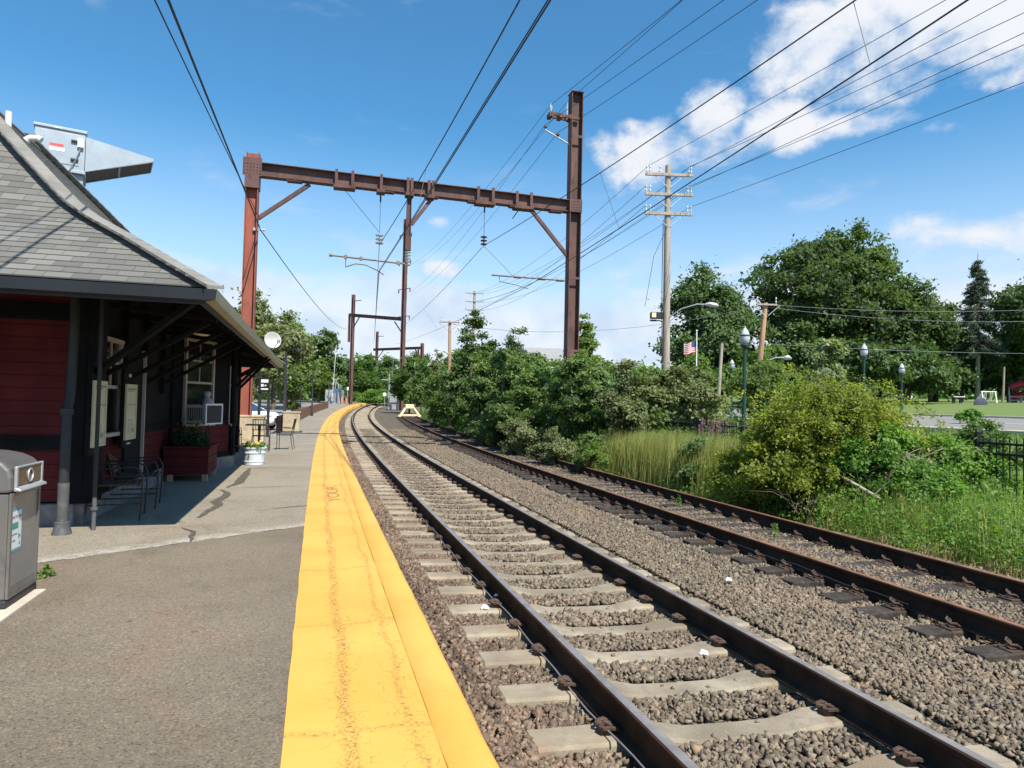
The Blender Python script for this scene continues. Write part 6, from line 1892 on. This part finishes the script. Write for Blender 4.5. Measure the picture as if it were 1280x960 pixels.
# ---- the big bramble bush and the vine over the fence
def bush_thing(nm, label, lobes, n, leaf, m, stems, spread=.16, dens=16, stem_m='bark_pale'):
    x = np.mean([l[0] for l in lobes]); y = np.mean([l[1] for l in lobes])
    t_ = thing(nm, V(x, y, land_at(x, y)), label, 'bush')
    P, Cc = foliage(lobes, n, leaf, dens, spread, .45, .62)
    g = np.array([land_at(*c) for c in ((l[0], l[1]) for l in lobes)]).min()
    P[:, :, 2] = np.maximum(P[:, :, 2], g + .02)
    quads('foliage', P, M[m], t_)
    mb = MB()
    for pts in stems: mb.tube(pts, [.014 * (1 - .7 * k / (len(pts) - 1)) + .002 for k in range(len(pts))], 5)
    mb.build('stem', M[stem_m], t_, smooth=60)
    return t_, Cc
lobes = [(4.75, 12.9, .35, .42, .5, .55), (5.05, 13.2, .95, .42, .5, .42), (5.45, 13.0, 1.35, .45, .5, .40), (5.85, 13.3, 1.68, .48, .5, .36), (6.3, 13.2, 1.72, .45, .5, .34), (6.75, 13.2, 1.42, .42, .5, .38), (7.1, 13.0, 1.05, .42, .5, .42), (7.35, 12.7, .62, .45, .5, .45),
         (5.2, 12.6, .55, .42, .42, .5), (5.65, 12.5, .95, .40, .40, .42), (6.2, 12.6, 1.25, .42, .42, .38), (6.65, 12.6, .95, .36, .4, .36), (5.5, 12.3, .25, .4, .35, .4), (6.2, 13.9, .9, .95, .7, .95), (4.5, 13.5, .15, .45, .5, .5), (5.6, 13.9, .6, .8, .6, .8), (6.9, 13.7, .6, .6, .5, .7)]
stems = []
for k in range(46):
    l = lobes[RNG.integers(0, len(lobes))]; a = RNG.random() * 6.283; R_ = 1.0 + RNG.random() * .25
    c = V(l[0], l[1], l[2]); o_ = V(math.cos(a), math.sin(a) * .8 - .3, .55).normalized()
    e = c + o_ * R_ * l[3] * 1.1
    stems.append([V(6.0 + RNG.normal(0, .5), 13.2 + RNG.normal(0, .3), -.3), c + UP * .1, c + o_ * l[3] * .8 + UP * .12, e + UP * .03, e + o_ * .18 - UP * .12])
bb, Cc = bush_thing('bramble_bush', 'big yellow green arching bramble bush beside the siding', lobes, 105000, .033, 'lf_yell', stems, .21, 34, 'stem_green')
# long arching sprays with their own leaves
sp = []
mb = MB()
for k in range(70):
    a = RNG.uniform(-2.9, .9); c = V(6.0 + RNG.normal(0, .55), 13.0 + RNG.normal(0, .3), 1.30 + RNG.normal(0, .3)); ln = RNG.uniform(.6, 1.25)
    d = V(math.cos(a), math.sin(a) * .7, 0)
    pts = [c, c + d * ln * .45 + UP * .34, c + d * ln * .8 + UP * .28, c + d * ln * 1.1 + UP * .02, c + d * ln * 1.25 - UP * .25]
    mb.tube(pts, [.008, .006, .005, .003, .002], 4)
    for q in range(110):
        f = RNG.random() * 3.99; i = int(f); p0 = pts[i].lerp(pts[i + 1], f - i)
        sp.append(np.array(p0) + RNG.normal(0, .04, 3))
mb.build('spray_stem', M['stem_green'], bb, smooth=60)
quads('spray_leaf', leaf_quads(np.array(sp), .030, .5), M['lf_yell'], bb)
vl = [(6.3, 12.35, .45, .55, .35, .55), (6.9, 12.1, .55, .6, .4, .55), (7.5, 12.3, .55, .55, .5, .5), (8.0, 12.3, .50, .5, .5, .48), (6.5, 12.2, .95, .4, .3, .35), (8.5, 12.0, .25, .4, .4, .4), (7.2, 11.6, .1, .6, .4, .42)]
vs = [[V(6 + RNG.random() * 2.4, 12.2 + RNG.normal(0, .2), -.3), V(6 + RNG.random() * 2.4, 12.1, .4), V(6 + RNG.random() * 2.4, 12.0, .9)] for _ in range(14)]
bush_thing('vine_bush', 'bright green vine smothering the railings right of the bramble bush', vl, 26000, .036, 'lf_vine', vs, .20, 26)
bush_thing('vine_bush', 'small leafy vine on top of the railings at the right edge', [(8.9, 12.9, 1.05, .35, .35, .3), (9.25, 12.7, .85, .3, .3, .35), (8.75, 12.8, .75, .3, .3, .3)], 6500, .034, 'lf_cedar', vs[:3], .22, 40)
# fallen dead branches under the bush
mb = MB(); mb.tube([V(5.35, 12.35, .62), V(5.75, 12.1, .42), V(6.05, 11.9, .22), V(6.35, 11.7, .02)], [.012, .022, .03, .026], 7)
mb.tube([V(6.25, 11.75, .06), V(6.4, 11.7, .25), V(6.5, 11.6, .38)], [.014, .01, .004], 5)
tag(mb.build('dead_branch', M['bark_pale'], smooth=60), 'pale dead branch sloping down out of the bramble bush', 'branch')
mb = MB()
for k in range(34):
    c = V(5.0 + RNG.random() * 1.3, 12.1 + RNG.normal(0, .18), -.30); d = V(RNG.normal(0, .35), RNG.normal(0, .15), .25 + RNG.random() * .25)
    mb.tube([c, c + d * .6 + UP * .06, c + d + V(RNG.normal(0, .1), 0, -.12)], [.006, .005, .002], 4)
tag(mb.build('dry_brush', M['bark'], smooth=60), 'tangle of dry pale stems at the foot of the bramble bush', 'dry brush', kind='stuff')

# ---- grasses
def grass_mat(name, c1, c2, c3):
    m, t, p = new_mat(name)
    c = t.ramp(t.island(), [(0, c1), (.5, c2), (1, c3)])
    t.put(p.inputs['Base Color'], c); p.inputs['Roughness'].default_value = .6; p.inputs['Specular IOR Level'].default_value = .25
    tr = t.n('ShaderNodeBsdfTranslucent'); t.put(tr.inputs[0], t.mix(1.0, c, (1.3, 1.35, .7), 'MULTIPLY'))
    mx = t.n('ShaderNodeMixShader'); mx.inputs[0].default_value = .35
    m.node_tree.links.new(p.outputs[0], mx.inputs[1]); m.node_tree.links.new(tr.outputs[0], mx.inputs[2])
    m.node_tree.links.new(mx.outputs[0], [n for n in m.node_tree.nodes if n.type == 'OUTPUT_MATERIAL'][0].inputs[0])
    return m
M['gr_tall'] = grass_mat('tall_grass', (.17, .21, .055), (.28, .31, .085), (.44, .42, .17))
M['gr_green'] = grass_mat('fresh_grass', (0.108, 0.192, 0.036), (0.180, 0.288, 0.060), (0.312, 0.396, 0.120))
M['gr_dry'] = grass_mat('dry_grass', (.30, .23, .11), (.38, .30, .16), (.20, .18, .08))
def blades(name, m, C_, h, w, label, lean=.35, cat='grass', wind=(.25, 0)):
    """curved three segment blades rooted at C_ (n,3)"""
    n = len(C_); h = h * RNG.uniform(.55, 1.15, n)
    a = RNG.random(n) * 6.283; ln = np.abs(RNG.normal(0, lean, n))
    dx, dy = np.cos(a) * ln + wind[0] * .5, np.sin(a) * ln + wind[1]
    px_, py_ = -np.sin(a), np.cos(a)
    P = []
    lev = [(0, 1), (.4, .85), (.75, .55), (1.0, .08)]
    row = []
    for f, k in lev:
        c = np.stack([C_[:, 0] + dx * h * f * f, C_[:, 1] + dy * h * f * f, C_[:, 2] + h * f * (1 - .22 * f * ln)], 1)
        o = np.stack([px_, py_, np.zeros(n)], 1) * (w * k / 2)
        row.append((c - o, c + o))
    Vt = np.stack([q for r in row for q in r], 1).reshape(-1, 3)
    F = []
    b = np.arange(n)[:, None] * 8
    for i in range(3): F.append(b + np.array([[2 * i, 2 * i + 1, 2 * i + 3, 2 * i + 2]]))
    return tag(indexed(name, Vt, np.concatenate(F), M[m]), label, cat, kind='stuff')
def on_land(s, o):
    x = np.interp(s, TS, _cx); y = np.interp(s, TS, _cy); h = np.interp(s, TS, _h)
    return np.stack([x + o * np.cos(h), y - o * np.sin(h), np.interp(o, _SEC_O, _SEC_Z) + np.array([grade(q) for q in s])], 1)
def clumped(n, s0, s1, o0, o1, nc, sd):
    S = RNG.uniform(s0, s1, nc); O = RNG.uniform(o0, o1, nc); i = RNG.integers(0, nc, n)
    return S[i] + RNG.normal(0, sd, n), O[i] + RNG.normal(0, sd, n)
s, o = clumped(22000, 14.2, 20.0, 6.1, 7.2, 85, .22)
blades('tall_grass', 'gr_tall', on_land(s, o), 1.28, .012, 'clump of tall pale yellow green grass beside the siding', .30)
s, o = clumped(5000, 14.0, 19.5, 7.0, 8.6, 50, .3)
blades('tall_grass', 'gr_green', on_land(s, o), 1.25, .012, 'tall green grass before the railings, left of the bramble bush', .3)
s, o = clumped(9000, 2.5, 11, 6.6, 8.6, 70, .2)
blades('meadow_grass', 'gr_green', on_land(s, o), .75, .011, 'lush long grass at the right edge beside the siding', .5)
s, o = clumped(2600, 3, 14, 6.1, 8.3, 90, .15)
blades('dry_grass', 'gr_tall', on_land(s, o), .85, .008, 'scattered pale seeding grass stems among the bright weeds at the right edge', .45)
s, o = clumped(3200, 4.0, 15, 5.75, 6.6, 120, .12)
blades('dry_grass', 'gr_dry', on_land(s, o), .22, .010, 'short dry straw along the outer rail of the siding', .6)
s = RNG.uniform(3, 42, 16000); o = RNG.uniform(8.8, 14.6, 16000)
blades('verge_grass', 'gr_green', on_land(s, o), .22, .02, 'short green grass of the verge behind the railings', .4)
# lone weeds between the rails
def weed(P, h, n, label, m='lf_vine'):
    P = Vector(P); t_ = thing('weed', P, label, 'weed')
    mb = MB(); mb.tube([P, P + V(.01, 0, h * .5), P + V(-.01, .01, h)], [.006, .005, .002], 5); mb.build('stem', M[m], t_, smooth=60)
    f = RNG.random(n); r = .07 * (1 - f * .7); a = RNG.random(n) * 6.283
    C_ = np.stack([P.x + np.cos(a) * r, P.y + np.sin(a) * r, P.z + h * (.1 + .9 * f)], 1)
    quads('leaves', leaf_quads(C_, .022, .6), M[m], t_)
weed(T(9.6, 4.3, -.44), .22, 60, 'small bright weed between the rusty rails, nearer the camera')
weed(T(12.6, 4.35, -.44), .25, 80, 'bright leafy weed between the rusty rails, before the tall grass')
weed(T(13.2, 5.0, -.44), .42, 60, 'thin upright weed against the far rusty rail before the tall grass')
weed(T(10.0, 5.45, -.46), .62, 160, 'tall upright leafy weed just behind the far rusty rail')
weed(T(23.5, 4.6, -.40), .45, 160, 'round green weed on the siding below the cedars', 'lf_light')
weed(V(-3.78, 5.62, .0), .10, 50, 'flat green weed sprouting behind the litter bin')
# purple flowers
M['purple'] = leaf_mat('purple_petals', (.28, .10, .22), (.38, .16, .30), (.5, .26, .4), .3)
for k, (s, o, h, n, lab) in enumerate(((17.6, 8.2, 1.55, 500, 'faded pink purple flower spikes before the railings, left of the green lamp'), (18.5, 8.9, 1.5, 400, 'purple flower spikes at the railings by the green lamp'), (14.8, 6.95, 1.25, 110, 'single magenta flower spike at the end of the tall grass'))):
    P = T(s, o, land_z(s, o), False); t_ = thing('purple_flower', P, lab, 'flower')
    mb = MB(); pt_ = []
    for q in range(4 if n < 200 else 18):
        b_ = P + V(RNG.normal(0, .08 if n < 200 else .35), RNG.normal(0, .1), 0); hh = h * RNG.uniform(.8, 1.05); e = b_ + V(RNG.normal(0, .05), 0, hh)
        mb.tube([b_, e], [.006, .003], 4)
        pt_ = []
        for _ in range(n // (4 if n < 200 else 18)): pt_.append(np.array(e) + np.array([RNG.normal(0, .010), RNG.normal(0, .010), -RNG.random() * .18]))
        quads('flower_spike', leaf_quads(np.array(pt_), .016, .2, .8), M['purple'], t_)
    mb.build('stem', M['lf_olive'], t_, smooth=60)
# ================================================================== CARS, HOUSE, FLAG, PLAYGROUND
M['car_white'] = mat('white_car_paint', (.74, .75, .76), .25, 0, .02, 2)
M['car_blue'] = mat('blue_car_paint', (.05, .09, .22), .25, .2, .02, 2)
M['car_glass'] = mat('tinted_car_glass', (.02, .028, .04), .08, 0, .02, 2, spec=.6)
M['tyre'] = mat('black_tyre', (.02, .02, .02), .8, 0, .1, 6)
M['rim'] = mat('alloy_rim', (.45, .46, .48), .35, .8, .05, 4)
M['lamp_red'] = mat('red_tail_lens', (.35, .02, .02), .25, 0, .05, 4)
M['lamp_clear'] = mat('clear_headlamp', (.6, .62, .64), .12, 0, .05, 4)
def car(P, yaw, paint, label):
    """estate car shape: lower body, tapering glasshouse, wheels; x forward"""
    P = Vector(P); X = V(math.cos(yaw), math.sin(yaw), 0); Y = V(-X.y, X.x, 0)
    q = lambda x, y, z: P + X * x + Y * y + UP * z
    t_ = thing('parked_car', P, label, 'car')
    def loft(secs):
        mb = MB(); k = len(secs[0]); o = 0
        for s in secs: mb.v.extend([tuple(v) for v in s])
        for i in range(len(secs) - 1):
            for j in range(k):
                a, b = i * k + j, i * k + (j + 1) % k
                mb.f.append((a, b, b + k, a + k)); mb.m.append(0)
        mb.f.append(tuple(reversed(range(k)))); mb.m.append(0)
        mb.f.append(tuple((len(secs) - 1) * k + j for j in range(k))); mb.m.append(0)
        return mb
    secs = []
    for x, hw, zb, zt in ((-2.25, .72, .42, .86), (-2.18, .84, .30, .95), (-1.5, .90, .24, 1.0), (0, .92, .22, .99), (1.0, .90, .24, .96), (1.75, .87, .26, .88), (2.15, .78, .32, .76), (2.27, .62, .40, .62)):
        secs.append([q(x, -hw, zb + .08), q(x, -hw * .9, zb), q(x, hw * .9, zb), q(x, hw, zb + .08), q(x, hw, (zb + zt) / 2 + .05), q(x, hw * .93, zt - .03), q(x, hw * .8, zt), q(x, -hw * .8, zt), q(x, -hw * .93, zt - .03), q(x, -hw, (zb + zt) / 2 + .05)])
    body = loft(secs).build('body', paint, t_, smooth=40)
    secs = []
    for x, hw, z in ((-2.15, .76, .96), (-1.95, .68, 1.36), (-1.7, .66, 1.47), (-.4, .67, 1.50), (.35, .64, 1.42), (1.25, .72, .95)):
        secs.append([q(x, -.80 if z > 1 else -hw, .93), q(x, .80 if z > 1 else hw, .93), q(x, hw, z), q(x, -hw, z)])
    loft(secs).build('window', M['car_glass'], t_, smooth=20)
    mb = MB()
    mb.par(q(-1.78, -.62, 1.475), X * 1.75, Y * 1.24, UP * .035)
    for sg in (-1, 1):
        for x in (-1.15, -.1): mb.bar(q(x, .795 * sg, .95), q(x, .655 * sg, 1.49), .07, .03)
        mb.bar(q(1.2, .73 * sg, .95), q(.28, .64 * sg, 1.46), .06, .05); mb.bar(q(-2.1, .76 * sg, .95), q(-1.75, .66 * sg, 1.49), .12, .05)
    mb.build('roof', paint, t_)
    for x in (-1.4, 1.38):
        for sg in (-1, 1):
            c = q(x, .80 * sg, .33)
            mb = MB(); mb.lathe(c, [(.24, -.02), (.33, 0), (.335, .10), (.30, .13), (.23, .13)], 18, Y * sg); w = mb.build('wheel', M['tyre'], t_, smooth=50)
            mb = MB(); mb.lathe(c + Y * sg * .10, [(.225, 0), (.22, .03), (.06, .02)], 14, Y * sg); mb.build('rim', M['rim'], w, smooth=50)
    for sg in (-1, 1):
        mb = MB(); mb.box(q(2.1, .62 * sg, .72), .22, .24, .12, X, Y); mb.build('headlight', M['lamp_clear'], t_, bevel=.02)
        mb = MB(); mb.box(q(-2.19, .68 * sg, .86), .1, .2, .18, X, Y); mb.build('tail_light', M['lamp_red'], t_, bevel=.02)
        mb = MB(); mb.box(q(.92, .98 * sg, 1.0), .12, .2, .13, X, Y); mb.build('mirror', paint, t_, bevel=.03)
    return t_
car((-13.55, 33.4, -.03), -.12, M['car_white'], 'white estate car parked beyond the red gantry column')
car((-19.2, 41.0, -.02), -.2, M['car_blue'], 'dark blue car glimpsed behind the white one, left of the red column')
# blue house beyond the trees
hs = thing('blue_house', V(3.4, 70, .5), 'blue house with grey roof and white window showing over the trackside trees', 'house')
M['house_blue'] = mat('blue_siding', (.11, .15, .26), .8, 0, .06, 3)
M['house_roof'] = mat('grey_roof', (.26, .26, .27), .9, 0, .12, 3)
mb = MB(); mb.par(V(1.3, 70, .3), V(4.3, .25, 0), V(-.4, 7, 0), V(0, 0, 5.7)); mb.build('wall', M['house_blue'], hs)
mb = MB(); mb.prism([V(.9, 69.5, 5.9), V(.9, 69.5, 6.0), V(1.3, 73.7, 7.7), V(1.0, 77.7, 6.0), V(1.0, 77.7, 5.9)], V(5.1, .3, 0)); mb.build('roof', M['house_roof'], hs)
for x in (1.7, 3.6):
    mb = MB(); mb.par(V(x - .1, 69.93, 4.2), V(1.05, .06, 0), V(0, -.05, 0), V(0, 0, 1.3)); w = mb.build('window', M['white'], hs)
    mb = MB()
    for k in (0, 1): mb.par(V(x + .03 + k * .42, 69.87, 4.32), V(.36, .02, 0), V(0, -.02, 0), V(0, 0, 1.05))
    mb.build('pane', M['car_glass'], w)
# flag on its pole
fp = thing('flagpole', V(12.2, 45, 1.0), 'thin white flagpole rising from the bushes left of the green lamp', 'flagpole')
mb = MB(); mb.tube([V(12.2, 45, 1.0), V(12.17, 45, 6.6)], [.05, .035], 8); mb.lathe(V(12.17, 45, 6.6), [(.03, 0), (.07, .05), (.05, .1), (.005, .12)], 8); mb.build('pole', M['white'], fp, smooth=60)
fg = thing('flag', V(12.15, 45, 5.2), 'red and white striped flag drooping from the thin white flagpole', 'flag')
M['flag_red'] = mat('flag_red', (.42, .05, .06), .8, 0, .05, 3); M['flag_white'] = mat('flag_white', (.72, .70, .70), .8, 0, .05, 3); M['flag_blue'] = mat('flag_blue', (.06, .07, .2), .8, 0, .05, 3)
mr, mw, mbl = MB(), MB(), MB()
def fpnt(u, v):            # u along the fly, v up the hoist
    return V(12.13 - .78 * u, 45 + .10 * math.sin(u * 7 + v), 5.95 - .78 * (1 - v) - .12 * u + .05 * math.sin(u * 6))
for k in range(13):
    v0, v1 = k / 13, (k + 1) / 13
    for i in range(10):
        u0, u1 = i / 10, (i + 1) / 10
        tgt = mbl if (u1 <= .4 and v0 >= 6 / 13 - .01) else (mr if k % 2 == 0 else mw)
        tgt.prism([fpnt(u0, v0), fpnt(u1, v0), fpnt(u1, v1), fpnt(u0, v1)], V(0, .012, 0))
mr.build('red_stripe', M['flag_red'], fg); mw.build('white_stripe', M['flag_white'], fg); mbl.build('canton', M['flag_blue'], fg)
# playground at the right edge
M['play_red'] = mat('red_plastic', (.45, .03, .045), .4, 0, .05, 3)
pg = thing('playground_slide', V(52.3, 70, 2.7), 'red tubular playground slide at the right edge of the lawn', 'playground slide')
mb = MB(); mb.tube([V(51.3, 70, 4.3), V(52.0, 69.6, 4.75), V(53.0, 69.6, 4.5), V(53.6, 70.4, 4.0), V(53.0, 71, 3.6), V(52.0, 70.6, 3.4), V(51.6, 70, 3.0)], .38, 10); mb.build('tube', M['play_red'], pg, smooth=60)
for x in (51.6, 53.6):
    mb = MB(); mb.tube([V(x, 70.6, 2.5), V(x, 70.6, 4.6)], .07, 6); mb.build('support', M['galv'], pg, smooth=50)
sw_ = thing('swing_frame', V(46.2, 66, 2.5), 'white swing frame on the lawn right of the spruce trunk', 'swing frame')
for x in (45.6, 46.9):
    mb = MB(); mb.tube([V(x - .25, 65.4, 2.5), V(x, 66, 3.75), V(x - .25, 66.7, 2.5)], .05, 6); mb.build('leg', M['white'], sw_, smooth=50)
mb = MB(); mb.tube([V(45.5, 66, 3.75), V(47.0, 66, 3.75)], .05, 6)
mb.build('top_bar', M['white'], sw_, smooth=50)
mb = MB()
for x in (45.9, 46.05, 46.45, 46.6): mb.tube([V(x, 66, 3.75), V(x - .1, 66, 2.9)], .025, 4)
mb.build('chain', M['white'], sw_)
pb = thing('picnic_bench', V(43.2, 66, 2.6), 'white picnic bench on the lawn left of the spruce trunk', 'bench')
mb = MB(); mb.box(V(43.2, 66, 3.2), 1.1, .6, .07); mb.build('top', M['white'], pb)
for x in (42.85, 43.55):
    mb = MB(); mb.bar(V(x, 66, 2.5), V(x, 66, 3.2), .1, .3); mb.build('leg', M['steel_dark'], pb)
mb = MB(); mb.box(V(50.6, 67, 3.0), 3.4, .12, .14); mb.box(V(50.6, 67, 3.35), 3.4, .10, .12)
for x in (49, 50.1, 51.2, 52.2): mb.box(V(x, 67, 2.95), .14, .14, 1.1)
tag(mb.build('rail_fence', M['wood_pole']), 'low grey rail fence before the red playground slide', 'fence')
os_ = thing('oval_sign', V(41.3, 60, 1.5), 'dark oval sign board on the verge of the lawn across the road', 'sign')
mb = MB(); mb.lathe(V(41.3, 60, 2.45), [(.55, 0), (.6, .03), (.6, .07), (.55, .10)], 20, (0, -1, 0))
b_ = mb.build('plate', mat('dark_blue_sign', (.05, .06, .09), .5), os_, smooth=40)
mb = MB()
for x in (40.95, 41.65): mb.tube([V(x, 60, 1.4), V(x, 60, 2.2)], .04, 6)
mb.build('post', M['galv'], os_)
